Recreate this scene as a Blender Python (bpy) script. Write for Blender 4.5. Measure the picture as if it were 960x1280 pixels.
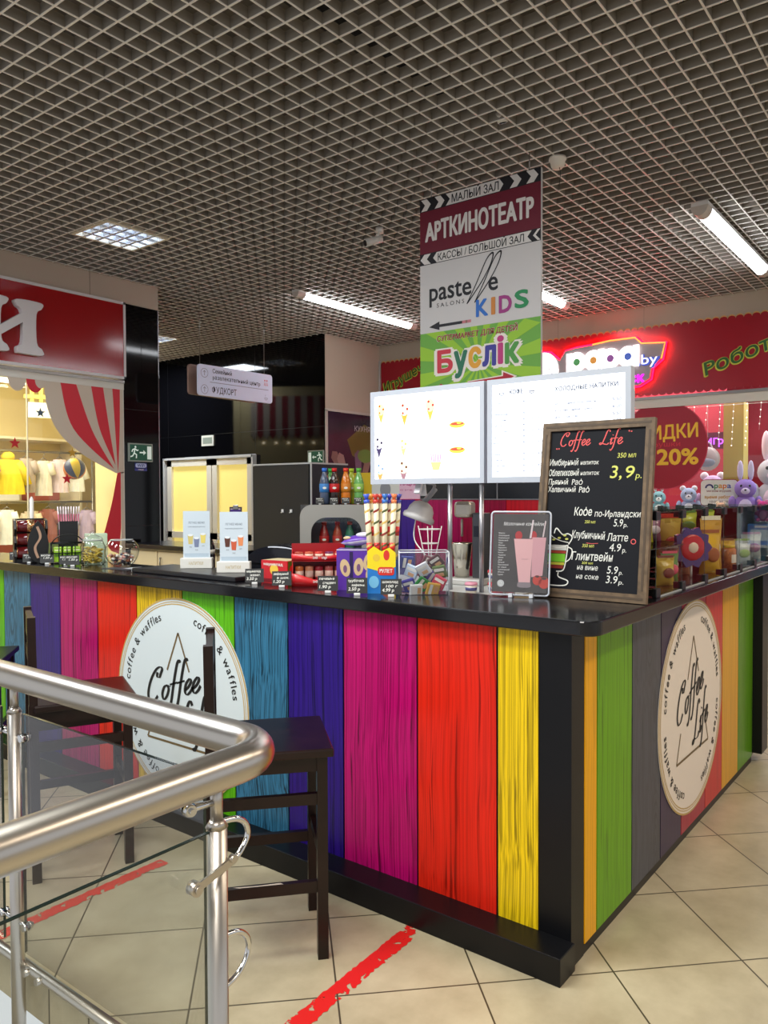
import bpy, bmesh, math, random
from mathutils import Vector, Matrix

for o in list(bpy.data.objects):
    bpy.data.objects.remove(o, do_unlink=True)
SC = bpy.context.scene
COL = SC.collection
PI = math.pi

# ------------------------------------------------------------------ camera, world, lights, exposure
AZ, PITCH, ROLL, FOCAL = 0.656702, 0.023575, -0.003813, 976.15
_fw = Vector((math.cos(AZ), math.sin(AZ), 0)); _rt = Vector((math.sin(AZ), -math.cos(AZ), 0)); _up = Vector((0, 0, 1))
_f2 = _fw * math.cos(PITCH) - _up * math.sin(PITCH)
_u2 = _up * math.cos(PITCH) + _fw * math.sin(PITCH)
_r3 = _rt * math.cos(ROLL) + _u2 * math.sin(ROLL)
_u3 = _u2 * math.cos(ROLL) - _rt * math.sin(ROLL)
cam_data = bpy.data.cameras.new('camera')
cam_data.sensor_fit = 'VERTICAL'
cam_data.sensor_height = 36.0
cam_data.lens = FOCAL / 1280.0 * 36.0
cam_data.clip_start = 0.05
cam = bpy.data.objects.new('camera', cam_data)
COL.objects.link(cam)
cam.matrix_world = Matrix(((_r3.x, _u3.x, -_f2.x, 0), (_r3.y, _u3.y, -_f2.y, 0), (_r3.z, _u3.z, -_f2.z, 1.5), (0, 0, 0, 1)))
SC.camera = cam

world = bpy.data.worlds.new('world')
SC.world = world
world.use_nodes = True
wb = world.node_tree.nodes['Background']
wb.inputs[0].default_value = (0.92, 0.95, 1.0, 1)
wb.inputs[1].default_value = 0.74

SC.view_settings.view_transform = 'Standard'
SC.view_settings.look = 'None'
SC.view_settings.gamma = 1.0
SC.view_settings.use_curve_mapping = False
SC.view_settings.exposure = 0.0


def area_light(name, loc, sx, sy, watts, color, rot=(0, 0, 0)):
    d = bpy.data.lights.new(name, 'AREA')
    d.shape = 'RECTANGLE'; d.size = sx; d.size_y = sy; d.energy = watts; d.color = color
    o = bpy.data.objects.new(name, d)
    o.location = loc; o.rotation_euler = rot
    COL.objects.link(o)
    return o


COOL = (0.86, 0.93, 1.0); WARM = (1.0, 0.84, 0.66); NEUT = (1.0, 0.95, 0.88)
CEIL = 3.5
area_light('ceiling_lamp_hall', (0.2, 3.6, 3.42), 1.6, 0.5, 62, COOL)
area_light('fill_light_stools', (1.0, 2.0, 3.42), 0.4, 1.2, 85, (0.95, 0.97, 0.92))  # added light out of view, brightens the floor around the stools
area_light('ceiling_lamp_entrance', (-0.6, 0.2, 3.42), 1.6, 1.0, 101, NEUT)
area_light('ceiling_lamp_aisle', (3.2, -1.0, 3.42), 2.0, 0.4, 46, WARM)
area_light('ceiling_lamp_aisle_end', (6.2, -0.9, 3.42), 2.0, 0.4, 46, WARM)
area_light('ceiling_lamp_kiosk', (1.0, 5.4, 3.42), 1.2, 0.5, 54, COOL)
area_light('ceiling_lamp_corridor', (6.5, 9.3, 3.42), 0.5, 1.2, 70, COOL)


# ------------------------------------------------------------------ materials
def lin(c):
    def f(v):
        v /= 255.0
        return v / 12.92 if v <= 0.04045 else ((v + 0.055) / 1.055) ** 2.4
    return (f(c[0]), f(c[1]), f(c[2]), 1.0)


_MC = {}


def mat(rgb, rough=0.5, metal=0.0, emit=0.0, spec=0.5, coat=0.0, trans=0.0, noise=0.0, nscale=8.0):
    key = (tuple(rgb), rough, metal, emit, spec, coat, trans, noise, nscale)
    if key in _MC:
        return _MC[key]
    m = bpy.data.materials.new('surface_%d_%d_%d' % tuple(rgb))
    m.use_nodes = True
    nt = m.node_tree
    b = nt.nodes['Principled BSDF']
    b.inputs['Base Color'].default_value = lin(rgb)
    b.inputs['Roughness'].default_value = rough
    b.inputs['Metallic'].default_value = metal
    b.inputs['Specular IOR Level'].default_value = spec
    b.inputs['Coat Weight'].default_value = coat
    b.inputs['Coat Roughness'].default_value = 0.08
    b.inputs['Transmission Weight'].default_value = trans
    if emit:
        b.inputs['Emission Color'].default_value = lin(rgb)
        b.inputs['Emission Strength'].default_value = emit
    if noise:
        tc = nt.nodes.new('ShaderNodeTexCoord')
        n = nt.nodes.new('ShaderNodeTexNoise'); n.inputs['Scale'].default_value = nscale
        n.inputs['Detail'].default_value = 4
        nt.links.new(tc.outputs['Object'], n.inputs['Vector'])
        r = nt.nodes.new('ShaderNodeMapRange')
        r.inputs['From Min'].default_value = 0.3; r.inputs['From Max'].default_value = 0.7
        r.inputs['To Min'].default_value = 1 - noise; r.inputs['To Max'].default_value = 1 + noise
        nt.links.new(n.outputs['Fac'], r.inputs['Value'])
        mx = nt.nodes.new('ShaderNodeVectorMath'); mx.operation = 'SCALE'
        mx.inputs[0].default_value = lin(rgb)[:3]
        nt.links.new(r.outputs['Result'], mx.inputs['Scale'])
        nt.links.new(mx.outputs['Vector'], b.inputs['Base Color'])
    _MC[key] = m
    return m


def plank_mat(rgb, seed, dark=0.35, amount=0.5, streak=1.0, knots=False):
    """printed wooden plank: fine vertical grain, darker cracks and optional knots"""
    m = bpy.data.materials.new('plank_%d_%d_%d' % tuple(rgb))
    m.use_nodes = True
    nt = m.node_tree; N = nt.nodes; L = nt.links
    b = N['Principled BSDF']
    b.inputs['Roughness'].default_value = 0.28
    b.inputs['Specular IOR Level'].default_value = 0.25
    tc = N.new('ShaderNodeTexCoord')
    off = N.new('ShaderNodeVectorMath'); off.operation = 'ADD'; off.inputs[1].default_value = (seed * 3.7, seed * 1.3, seed * 2.1)
    L.new(tc.outputs['Object'], off.inputs[0])
    # slow warp so the grain swirls around knots
    wn = N.new('ShaderNodeTexNoise'); wn.inputs['Scale'].default_value = 2.2; wn.inputs['Detail'].default_value = 1
    L.new(off.outputs[0], wn.inputs['Vector'])
    ws = N.new('ShaderNodeVectorMath'); ws.operation = 'SCALE'; ws.inputs['Scale'].default_value = 0.10 if knots else 0.03
    L.new(wn.outputs['Color'], ws.inputs[0])
    ad = N.new('ShaderNodeVectorMath'); ad.operation = 'ADD'
    L.new(off.outputs[0], ad.inputs[0]); L.new(ws.outputs[0], ad.inputs[1])
    def layer(sx, sz, lo, hi, detail):
        mp = N.new('ShaderNodeMapping'); mp.inputs['Scale'].default_value = (sx, sx, sz)
        L.new(ad.outputs[0], mp.inputs['Vector'])
        n = N.new('ShaderNodeTexNoise'); n.inputs['Scale'].default_value = 1.0; n.inputs['Detail'].default_value = detail
        L.new(mp.outputs[0], n.inputs['Vector'])
        r = N.new('ShaderNodeMapRange'); r.inputs['From Min'].default_value = lo; r.inputs['From Max'].default_value = hi
        L.new(n.outputs['Fac'], r.inputs['Value'])
        return r.outputs['Result']
    fine = layer(150, 0.45, 0.32, 0.58, 2)
    crack = layer(62, 0.9, 0.335, 0.385, 3)
    def mixc(fac, a, bcol):
        mx = N.new('ShaderNodeMix'); mx.data_type = 'RGBA'
        if isinstance(fac, float): mx.inputs[0].default_value = fac
        else: L.new(fac, mx.inputs[0])
        for i, v in ((6, a), (7, bcol)):
            if isinstance(v, tuple): mx.inputs[i].default_value = v
            else: L.new(v, mx.inputs[i])
        return mx.outputs[2]
    base = lin(rgb)
    dk = tuple(v * dark for v in base[:3]) + (1,)
    md = tuple(v * (1 - amount) for v in base[:3]) + (1,)
    c1 = mixc(fine, md, base)
    out = mixc(crack, dk, c1)
    if knots:
        mp = N.new('ShaderNodeMapping'); mp.inputs['Scale'].default_value = (5.5, 5.5, 1.6)
        L.new(off.outputs[0], mp.inputs['Vector'])
        v = N.new('ShaderNodeTexVoronoi'); v.inputs['Scale'].default_value = 1.0
        L.new(mp.outputs[0], v.inputs['Vector'])
        s = N.new('ShaderNodeMath'); s.operation = 'MULTIPLY'; s.inputs[1].default_value = 85.0
        L.new(v.outputs['Distance'], s.inputs[0])
        sn = N.new('ShaderNodeMath'); sn.operation = 'SINE'; L.new(s.outputs[0], sn.inputs[0])
        r2 = N.new('ShaderNodeMapRange'); r2.inputs['From Min'].default_value = 0.2; r2.inputs['From Max'].default_value = 0.8
        L.new(sn.outputs[0], r2.inputs['Value'])
        r3 = N.new('ShaderNodeMapRange'); r3.inputs['From Min'].default_value = 0.42; r3.inputs['From Max'].default_value = 0.2
        r3.inputs['To Min'].default_value = 0.0; r3.inputs['To Max'].default_value = 0.75
        L.new(v.outputs['Distance'], r3.inputs['Value'])
        ml = N.new('ShaderNodeMath'); ml.operation = 'MULTIPLY'
        L.new(r2.outputs[0], ml.inputs[0]); L.new(r3.outputs[0], ml.inputs[1])
        out = mixc(ml.outputs[0], out, dk)
    L.new(out, b.inputs['Base Color'])
    return m


def glass_mat(name, tint=(0.96, 0.99, 0.97), refl=1.0, rough=0.0):
    m = bpy.data.materials.new(name)
    m.use_nodes = True
    nt = m.node_tree; N = nt.nodes; L = nt.links
    N.clear()
    out = N.new('ShaderNodeOutputMaterial')
    mx = N.new('ShaderNodeMixShader')
    tr = N.new('ShaderNodeBsdfTransparent'); tr.inputs[0].default_value = (*tint, 1)
    gl = N.new('ShaderNodeBsdfGlossy'); gl.inputs['Roughness'].default_value = rough
    lw = N.new('ShaderNodeLayerWeight'); lw.inputs['Blend'].default_value = 0.5
    pw = N.new('ShaderNodeMath'); pw.operation = 'POWER'; pw.inputs[1].default_value = 4.0
    L.new(lw.outputs['Facing'], pw.inputs[0])
    ml = N.new('ShaderNodeMath'); ml.operation = 'MULTIPLY_ADD'; ml.inputs[1].default_value = 0.85 * refl; ml.inputs[2].default_value = 0.035 * refl
    L.new(pw.outputs[0], ml.inputs[0]); L.new(ml.outputs[0], mx.inputs[0])
    L.new(tr.outputs[0], mx.inputs[1]); L.new(gl.outputs[0], mx.inputs[2]); L.new(mx.outputs[0], out.inputs[0])
    return m


def tile_mat():
    """square beige stone tiles laid at 45 degrees, 43 cm, dark joints"""
    m = bpy.data.materials.new('floor_tiles')
    m.use_nodes = True
    nt = m.node_tree; N = nt.nodes; L = nt.links
    b = N['Principled BSDF']
    tc = N.new('ShaderNodeTexCoord')
    mp = N.new('ShaderNodeMapping'); mp.vector_type = 'TEXTURE'
    mp.inputs['Location'].default_value = TILE_O
    mp.inputs['Rotation'].default_value = (0, 0, TILE_A)
    mp.inputs['Scale'].default_value = (TILE_S, TILE_S, TILE_S)
    L.new(tc.outputs['Object'], mp.inputs['Vector'])
    sp = N.new('ShaderNodeSeparateXYZ'); L.new(mp.outputs[0], sp.inputs[0])
    def edge(o):
        f = N.new('ShaderNodeMath'); f.operation = 'PINGPONG'; f.inputs[1].default_value = 0.5
        L.new(o, f.inputs[0])
        return f.outputs[0]
    mn = N.new('ShaderNodeMath'); mn.operation = 'MINIMUM'
    L.new(edge(sp.outputs[0]), mn.inputs[0]); L.new(edge(sp.outputs[1]), mn.inputs[1])
    r = N.new('ShaderNodeMapRange'); r.inputs['From Min'].default_value = 0.0045; r.inputs['From Max'].default_value = 0.0085
    L.new(mn.outputs[0], r.inputs['Value'])
    # stone mottling and a per-tile shift
    no = N.new('ShaderNodeTexNoise'); no.inputs['Scale'].default_value = 5.0; no.inputs['Detail'].default_value = 6; no.inputs['Roughness'].default_value = 0.6
    L.new(tc.outputs['Object'], no.inputs['Vector'])
    fl = N.new('ShaderNodeVectorMath'); fl.operation = 'FLOOR'; L.new(mp.outputs[0], fl.inputs[0])
    wh = N.new('ShaderNodeTexWhiteNoise'); wh.noise_dimensions = '2D'; L.new(fl.outputs[0], wh.inputs['Vector'])
    cr = N.new('ShaderNodeValToRGB')
    cr.color_ramp.elements[0].position = 0.3; cr.color_ramp.elements[0].color = lin((166, 153, 124))
    cr.color_ramp.elements[1].position = 0.72; cr.color_ramp.elements[1].color = lin((196, 184, 154))
    L.new(no.outputs['Fac'], cr.inputs[0])
    sc = N.new('ShaderNodeVectorMath'); sc.operation = 'SCALE'
    r2 = N.new('ShaderNodeMapRange'); r2.inputs['To Min'].default_value = 0.94; r2.inputs['To Max'].default_value = 1.04
    L.new(wh.outputs['Value'], r2.inputs['Value']); L.new(r2.outputs[0], sc.inputs['Scale']); L.new(cr.outputs[0], sc.inputs[0])
    mx = N.new('ShaderNodeMix'); mx.data_type = 'RGBA'
    L.new(r.outputs[0], mx.inputs[0]); mx.inputs[6].default_value = lin((70, 62, 46)); L.new(sc.outputs[0], mx.inputs[7])
    L.new(mx.outputs[2], b.inputs['Base Color'])
    b.inputs['Roughness'].default_value = 0.36
    b.inputs['Specular IOR Level'].default_value = 0.4
    return m


TILE_A = math.radians(45.2); TILE_S = 0.4325; TILE_O = (2.652, 0.603, 0)

BLACK = mat((14, 14, 17), 0.35)
BLACKG = mat((7, 7, 10), 0.06, spec=0.32)
TOPBLK = mat((17, 17, 21), 0.16, spec=0.55)
WHITE = mat((235, 235, 232), 0.45)
OFFW = mat((214, 210, 200), 0.6)
BEIGE = mat((186, 172, 154), 0.75)
STEEL = mat((196, 190, 182), 0.33, metal=1.0)
STEELD = mat((150, 148, 145), 0.32, metal=1.0)
CHROME = mat((215, 215, 215), 0.12, metal=1.0)
GREYP = mat((150, 152, 156), 0.45)
WOODK = mat((30, 15, 12), 0.3, spec=0.35, noise=0.25, nscale=14)
RED = mat((190, 8, 22), 0.28)
GOLD = mat((196, 164, 96), 0.4)
GLASS = glass_mat('clear_glass')
GLASSG = glass_mat('railing_glass', (0.972, 0.992, 0.972), 1.1)
GLASSD = glass_mat('smoked_glass', (0.85, 0.85, 0.86), 1.0)
GLASSV = glass_mat('vessel_glass', (0.95, 0.97, 0.96), 2.2)
GEDGE = mat((22, 40, 36), 0.15)
GLASSC = glass_mat('case_glass', (0.988, 0.995, 0.99), 0.42)
ACRYL = glass_mat('acrylic', (0.95, 0.96, 0.98), 1.2)


# ------------------------------------------------------------------ mesh building
class Fr:
    """a flat frame: origin o, right u, up v, outward n"""
    def __init__(s, o, u, v=(0, 0, 1)):
        s.o = Vector(o); s.u = Vector(u).normalized(); s.v = Vector(v).normalized(); s.n = s.u.cross(s.v)
    def p(s, a, b, c=0.0):
        return s.o + s.u * a + s.v * b + s.n * c
    def shift(s, a=0, b=0, c=0):
        return Fr(s.p(a, b, c), s.u, s.v)


_TX = {}; LIFT = {}


def text_mesh(body, bold=0.0, shear=0.0, spacing=1.0):
    body = body.replace('\u0420', 'P').replace('\u0440', 'p').replace('\u0410', 'A')
    key = (body, bold, shear, spacing)
    if key in _TX:
        return _TX[key]
    c = bpy.data.curves.new('t', 'FONT')
    c.body = body; c.offset = bold; c.shear = shear; c.space_character = spacing; c.resolution_u = 3
    o = bpy.data.objects.new('t', c); COL.objects.link(o)
    dg = bpy.context.evaluated_depsgraph_get()
    e = o.evaluated_get(dg); me = e.to_mesh()
    V = [(v.co.x, v.co.y) for v in me.vertices]; F = [tuple(p.vertices) for p in me.polygons]
    par = list(range(len(V)))
    def root_(i):
        while par[i] != i: par[i] = par[par[i]]; i = par[i]
        return i
    for fc in F:
        for i in fc[1:]: par[root_(i)] = root_(fc[0])
    ids = {}; LIFT[key] = [(ids.setdefault(root_(i), len(ids)) % 3) * 1.2e-5 for i in range(len(V))]
    e.to_mesh_clear()
    bpy.data.objects.remove(o, do_unlink=True); bpy.data.curves.remove(c)
    xs = [v[0] for v in V] or [0]
    r = (V, F, min(xs), max(xs))
    _TX[key] = r
    return r


class MB:
    def __init__(s):
        s.bm = bmesh.new(); s.mats = []; s.cur = 0; s.M = Matrix.Identity(4)
    def m(s, material):
        if material not in s.mats: s.mats.append(material)
        s.cur = s.mats.index(material)
        return s
    def face(s, pts, smooth=False):
        vs = [s.bm.verts.new(s.M @ Vector(p)) for p in pts]
        f = s.bm.faces.new(vs); f.material_index = s.cur; f.smooth = smooth
        return f
    def mesh(s, V, F, smooth=False):
        vs = [s.bm.verts.new(s.M @ Vector(p)) for p in V]
        for q in F:
            try:
                f = s.bm.faces.new([vs[i] for i in q]); f.material_index = s.cur; f.smooth = smooth
            except ValueError:
                pass
        return s
    def box(s, x0, x1, y0, y1, z0, z1, bev=0.0):
        if bev:
            return s.rbox(Fr(((x0 + x1) / 2, (y0 + y1) / 2, (z0 + z1) / 2), (1, 0, 0), (0, 1, 0)), abs(x1 - x0), abs(y1 - y0), abs(z1 - z0), bev)
        V = [(x, y, z) for z in (z0, z1) for y in (y0, y1) for x in (x0, x1)]
        return s.mesh(V, [(0, 2, 3, 1), (4, 5, 7, 6), (0, 1, 5, 4), (2, 6, 7, 3), (0, 4, 6, 2), (1, 3, 7, 5)])
    def fbox(s, f, a0, a1, b0, b1, c0, c1):
        V = [f.p(a, b, c) for c in (c0, c1) for b in (b0, b1) for a in (a0, a1)]
        return s.mesh(V, [(0, 2, 3, 1), (4, 5, 7, 6), (0, 1, 5, 4), (2, 6, 7, 3), (0, 4, 6, 2), (1, 3, 7, 5)])
    def rbox(s, f, sx, sy, sz, bev):
        t = bmesh.new()
        bmesh.ops.create_cube(t, size=1.0)
        for v in t.verts: v.co = Vector((v.co.x * sx, v.co.y * sy, v.co.z * sz))
        bmesh.ops.bevel(t, geom=t.edges[:], offset=bev, segments=2, affect='EDGES', profile=0.5)
        t.verts.index_update()
        V = [f.p(v.co.x, v.co.y, v.co.z) for v in t.verts]; F = [[v.index for v in q.verts] for q in t.faces]
        t.free()
        return s.mesh(V, F)
    def beam(s, p0, p1, w, h, up=(0, 0, 1)):
        p0 = Vector(p0); p1 = Vector(p1); d = p1 - p0
        u = d.normalized(); r = u.cross(Vector(up))
        if r.length < 1e-5: r = u.cross(Vector((1, 0, 0)))
        r.normalize(); v = r.cross(u)
        V = [p + r * a * w / 2 + v * b * h / 2 for p in (p0, p1) for a, b in ((-1, -1), (1, -1), (1, 1), (-1, 1))]
        return s.mesh(V, [(0, 1, 2, 3), (7, 6, 5, 4), (0, 4, 5, 1), (1, 5, 6, 2), (2, 6, 7, 3), (3, 7, 4, 0)])
    def cyl(s, p0, p1, r, r2=None, seg=16, caps=True):
        p0 = Vector(p0); p1 = Vector(p1); r2 = r if r2 is None else r2
        w = (p1 - p0).normalized(); a = w.orthogonal().normalized(); b = w.cross(a)
        V = []
        for p, q in ((p0, r), (p1, r2)):
            for i in range(seg):
                t = 2 * PI * i / seg; V.append(p + a * math.cos(t) * q + b * math.sin(t) * q)
        F = [(i, (i + 1) % seg, seg + (i + 1) % seg, seg + i) for i in range(seg)]
        s.mesh(V, F, True)
        if caps:
            s.mesh(V[:seg], [tuple(reversed(range(seg)))]); s.mesh(V[seg:], [tuple(range(seg))])
        return s
    def tube(s, pts, r, seg=10, caps=True):
        pts = [Vector(p) for p in pts]; n = len(pts); V = []
        t0 = (pts[1] - pts[0]).normalized(); a = t0.orthogonal().normalized()
        for i, p in enumerate(pts):
            t = (pts[min(i + 1, n - 1)] - pts[max(i - 1, 0)]).normalized()
            a = (a - t * a.dot(t)).normalized(); b = t.cross(a)
            q = r[i] if isinstance(r, (list, tuple)) else r
            for k in range(seg):
                th = 2 * PI * k / seg; V.append(p + a * math.cos(th) * q + b * math.sin(th) * q)
        F = [(i * seg + k, i * seg + (k + 1) % seg, (i + 1) * seg + (k + 1) % seg, (i + 1) * seg + k) for i in range(n - 1) for k in range(seg)]
        s.mesh(V, F, True)
        if caps:
            s.mesh(V[:seg], [tuple(reversed(range(seg)))]); s.mesh(V[-seg:], [tuple(range(seg))])
        return s
    def lathe(s, prof, c, seg=24, axis=None):
        c = Vector(c); n = len(prof); V = []
        w = Vector(axis).normalized() if axis else Vector((0, 0, 1))
        a = w.orthogonal().normalized() if axis else Vector((1, 0, 0)); b = w.cross(a)
        for r, z in prof:
            for k in range(seg):
                t = 2 * PI * k / seg; V.append(c + a * r * math.cos(t) + b * r * math.sin(t) + w * z)
        F = [(i * seg + k, i * seg + (k + 1) % seg, (i + 1) * seg + (k + 1) % seg, (i + 1) * seg + k) for i in range(n - 1) for k in range(seg)]
        s.mesh(V, F, True)
        if prof[0][0] > 1e-4: s.mesh(V[:seg], [tuple(reversed(range(seg)))])
        if prof[-1][0] > 1e-4: s.mesh(V[-seg:], [tuple(range(seg))])
        return s
    def ball(s, c, rx, ry=None, rz=None, seg=16, rings=10, f=None):
        ry = rx if ry is None else ry; rz = rx if rz is None else rz
        f = f or Fr((0, 0, 0), (1, 0, 0), (0, 1, 0)); c = Vector(c); V = []
        for i in range(rings + 1):
            ph = PI * i / rings - PI / 2
            for k in range(seg):
                t = 2 * PI * k / seg
                V.append(c + f.u * rx * math.cos(ph) * math.cos(t) + f.v * ry * math.cos(ph) * math.sin(t) + f.n * rz * math.sin(ph))
        F = [(i * seg + k, i * seg + (k + 1) % seg, (i + 1) * seg + (k + 1) % seg, (i + 1) * seg + k) for i in range(rings) for k in range(seg)]
        return s.mesh(V, F, True)
    def prism(s, f, poly, c0=0.0, c1=0.002, smooth=False):
        n = len(poly)
        s.face([f.p(a, b, c1) for a, b in poly])
        if c1 - c0 > 0:
            s.face([f.p(a, b, c0) for a, b in reversed(poly)])
            for i in range(n):
                j = (i + 1) % n
                s.face([f.p(*poly[i], c0), f.p(*poly[j], c0), f.p(*poly[j], c1), f.p(*poly[i], c1)], smooth)
        return s
    def flat(s, f, poly, c=0.0):
        s.face([f.p(a, b, c) for a, b in poly]); return s
    def rect(s, f, a0, a1, b0, b1, c=0.0):
        return s.flat(f, [(a0, b0), (a1, b0), (a1, b1), (a0, b1)], c)
    def disc(s, f, a, b, r, c=0.0, ry=None, seg=24):
        ry = r if ry is None else ry
        return s.flat(f, [(a + r * math.cos(2 * PI * i / seg), b + ry * math.sin(2 * PI * i / seg)) for i in range(seg)], c)
    def ring(s, f, a, b, r0, r1, c=0.0, seg=64, t0=0.0, t1=2 * PI):
        V = []; closed = abs(t1 - t0 - 2 * PI) < 1e-6
        n = seg if closed else seg + 1
        for i in range(n):
            t = t0 + (t1 - t0) * i / seg
            V += [f.p(a + r0 * math.cos(t), b + r0 * math.sin(t), c), f.p(a + r1 * math.cos(t), b + r1 * math.sin(t), c)]
        F = []
        for i in range(seg):
            j = (i + 1) % n
            F.append((2 * i, 2 * i + 1, 2 * j + 1, 2 * j))
        return s.mesh(V, F)
    def stroke(s, f, pts, w, c=0.0, nib=None):
        """ribbon along a 2-d polyline; nib=(angle, thin) gives a broad-pen look"""
        P = [Vector(p) for p in pts]; n = len(P); V = []
        for i, p in enumerate(P):
            t = P[min(i + 1, n - 1)] - P[max(i - 1, 0)]
            if t.length < 1e-9: t = Vector((1, 0))
            t.normalize(); nn = Vector((-t.y, t.x)); q = w
            if nib:
                q = w * (nib[1] + (1 - nib[1]) * abs(math.sin(math.atan2(t.y, t.x) - nib[0])))
            for k in (1, -1):
                z = p + nn * q / 2 * k; V.append(f.p(z.x, z.y, c))
        return s.mesh(V, [(2 * i + 1, 2 * i + 3, 2 * i + 2, 2 * i) for i in range(n - 1)])
    def text(s, f, body, a, b, h, width=None, c=0.0, bold=0.0, shear=0.0, align='L', spacing=1.0, depth=0.0, slope=0.0):
        """letters with cap height h, baseline b; width squeezes them to fit"""
        fat = 0.0
        if bold > 0 and not depth: fat, bold = bold * h * 0.95, 0.0
        body = body.replace('\u0420', 'P').replace('\u0440', 'p').replace('\u0410', 'A')
        V, F, x0, x1 = text_mesh(body, bold, shear, spacing)
        if not V: return s
        if fat:
            nf = 4 if h < 0.03 else 8
            for i in range(nf):
                th = 2 * PI * (i + 0.5) / nf
                s.text(f, body, a + fat * math.cos(th), b + fat * math.sin(th), h, width, c + 4e-5 * i, 0.0, shear, align, spacing, 0.0, slope)
        k = h / 0.70; kx = k
        if width: kx = width / (x1 - x0)
        w = (x1 - x0) * kx
        st = a - (w if align == 'R' else w / 2 if align == 'C' else 0)
        ca, sa = math.cos(slope), math.sin(slope)
        if fat: c += 4e-4
        def q(x, y, d):
            X = (x - x0) * kx; Y = y * k
            X0 = st - a
            X += X0
            return f.p(a + X * ca - Y * sa, b + X * sa + Y * ca, d)
        lift = LIFT[(body, bold, shear, spacing)]
        s.mesh([q(x, y, c + depth + lift[i]) for i, (x, y) in enumerate(V)], F)
        if depth:
            ec = {}
            for fc in F:
                for i in range(len(fc)):
                    e = (fc[i], fc[(i + 1) % len(fc)])
                    if (e[1], e[0]) in ec: ec.pop((e[1], e[0]))
                    else: ec[e] = 1
            for i, j in ec:
                s.face([q(*V[i], c), q(*V[j], c), q(*V[j], c + depth), q(*V[i], c + depth)])
        return s
    def build(s, name, parent=None, label=None, keep=False):
        bm = s.bm
        bmesh.ops.remove_doubles(bm, verts=bm.verts[:], dist=1e-6)
        bmesh.ops.recalc_face_normals(bm, faces=bm.faces[:]) if not keep else None
        me = bpy.data.meshes.new(name)
        o = bpy.data.objects.new(name, me)
        if parent:
            M = WM[parent.name]
            if not s.local: bm.transform(M.inverted())
            o.parent = parent
            WM[o.name] = M.copy()
        else:
            xs = [v.co for v in bm.verts]
            lo = Vector((min(v.x for v in xs), min(v.y for v in xs), min(v.z for v in xs))); hi = Vector((max(v.x for v in xs), max(v.y for v in xs), max(v.z for v in xs)))
            org = Vector(((lo.x + hi.x) / 2, (lo.y + hi.y) / 2, lo.z))
            if s.origin is not None: org = Vector(s.origin)
            bm.transform(Matrix.Translation(-org)); o.location = org
            WM[o.name] = Matrix.Translation(org)
        bm.to_mesh(me); bm.free()
        for mt in s.mats: me.materials.append(mt)
        COL.objects.link(o)
        if label: o['label'] = label
        return o
    local = False
    origin = None


WM = {}


def thing(name, label, cat, loc=(0, 0, 0), rz=0.0, group=None, kind=None):
    o = bpy.data.objects.new(name, None); COL.objects.link(o)
    o.empty_display_size = 0.05
    o.location = loc; o.rotation_euler = (0, 0, rz)
    WM[o.name] = Matrix.Translation(Vector(loc)) @ Matrix.Rotation(rz, 4, 'Z')
    return tag(o, label, cat, group, kind)


def tag(o, label=None, cat=None, group=None, kind=None):
    if label: o['label'] = label
    if cat: o['category'] = cat
    if group: o['group'] = group
    if kind: o['kind'] = kind
    return o


def struct(o, label=None):
    o['kind'] = 'structure'
    if label: o['label'] = label
    return o


def dup(root, loc, rz, label=None, group=None, skip=()):
    r = root.copy(); COL.objects.link(r); r.location = loc; r.rotation_euler = (0, 0, rz)
    WM[r.name] = Matrix.Translation(Vector(loc)) @ Matrix.Rotation(rz, 4, 'Z')
    if label: r['label'] = label
    if group: r['group'] = group
    for ch in list(root.children):
        if ch.name.split('.')[0] in skip: continue
        c = ch.copy(); COL.objects.link(c); c.parent = r
        WM[c.name] = WM[r.name].copy()
        for g in list(ch.children):
            d = g.copy(); COL.objects.link(d); d.parent = c
            WM[d.name] = WM[r.name].copy()
    return r


def lmb():
    b = MB(); b.local = True
    return b


def bez(pts, n=8):
    """smooth 2-d or 3-d curve through points (Catmull-Rom)"""
    P = [Vector(p) for p in pts]; out = []
    for i in range(len(P) - 1):
        p0 = P[max(i - 1, 0)]; p1 = P[i]; p2 = P[i + 1]; p3 = P[min(i + 2, len(P) - 1)]
        for k in range(n):
            t = k / n
            out.append(0.5 * ((2 * p1) + (p2 - p0) * t + (2 * p0 - 5 * p1 + 4 * p2 - p3) * t * t + (3 * p1 - p0 - 3 * p2 + p3) * t ** 3))
    out.append(P[-1])
    return out


def rrect(a0, a1, b0, b1, r, n=4):
    out = []
    for cx, cy, t0 in ((a1 - r, b0 + r, -PI / 2), (a1 - r, b1 - r, 0), (a0 + r, b1 - r, PI / 2), (a0 + r, b0 + r, PI)):
        for i in range(n + 1):
            t = t0 + PI / 2 * i / n
            out.append((cx + r * math.cos(t), cy + r * math.sin(t)))
    return out


FL = Fr((2.275, 0, 0), (0, -1, 0))          # face of the left counter, a = -y
FRT = Fr((0, 1.017, 0), (1, 0, 0))          # face of the right counter, a = x

# ================================================================== the room
XE, YN = 13.0, 12.5                       # far ends of the hall
tm = tile_mat()
b = MB(); b.origin = (0, 0, 0); b.m(tm)
b.box(1.225, XE, -6, YN, -0.12, 0)
b.box(-6, 1.225, -6, 1.165, -0.12, 0)
struct(b.build('floor'))
b = MB(); b.m(mat((170, 160, 140), 0.4)); b.box(-6, 1.2, 1.2, YN, -4.12, -4.0)
struct(b.build('floor_lower'))
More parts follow.
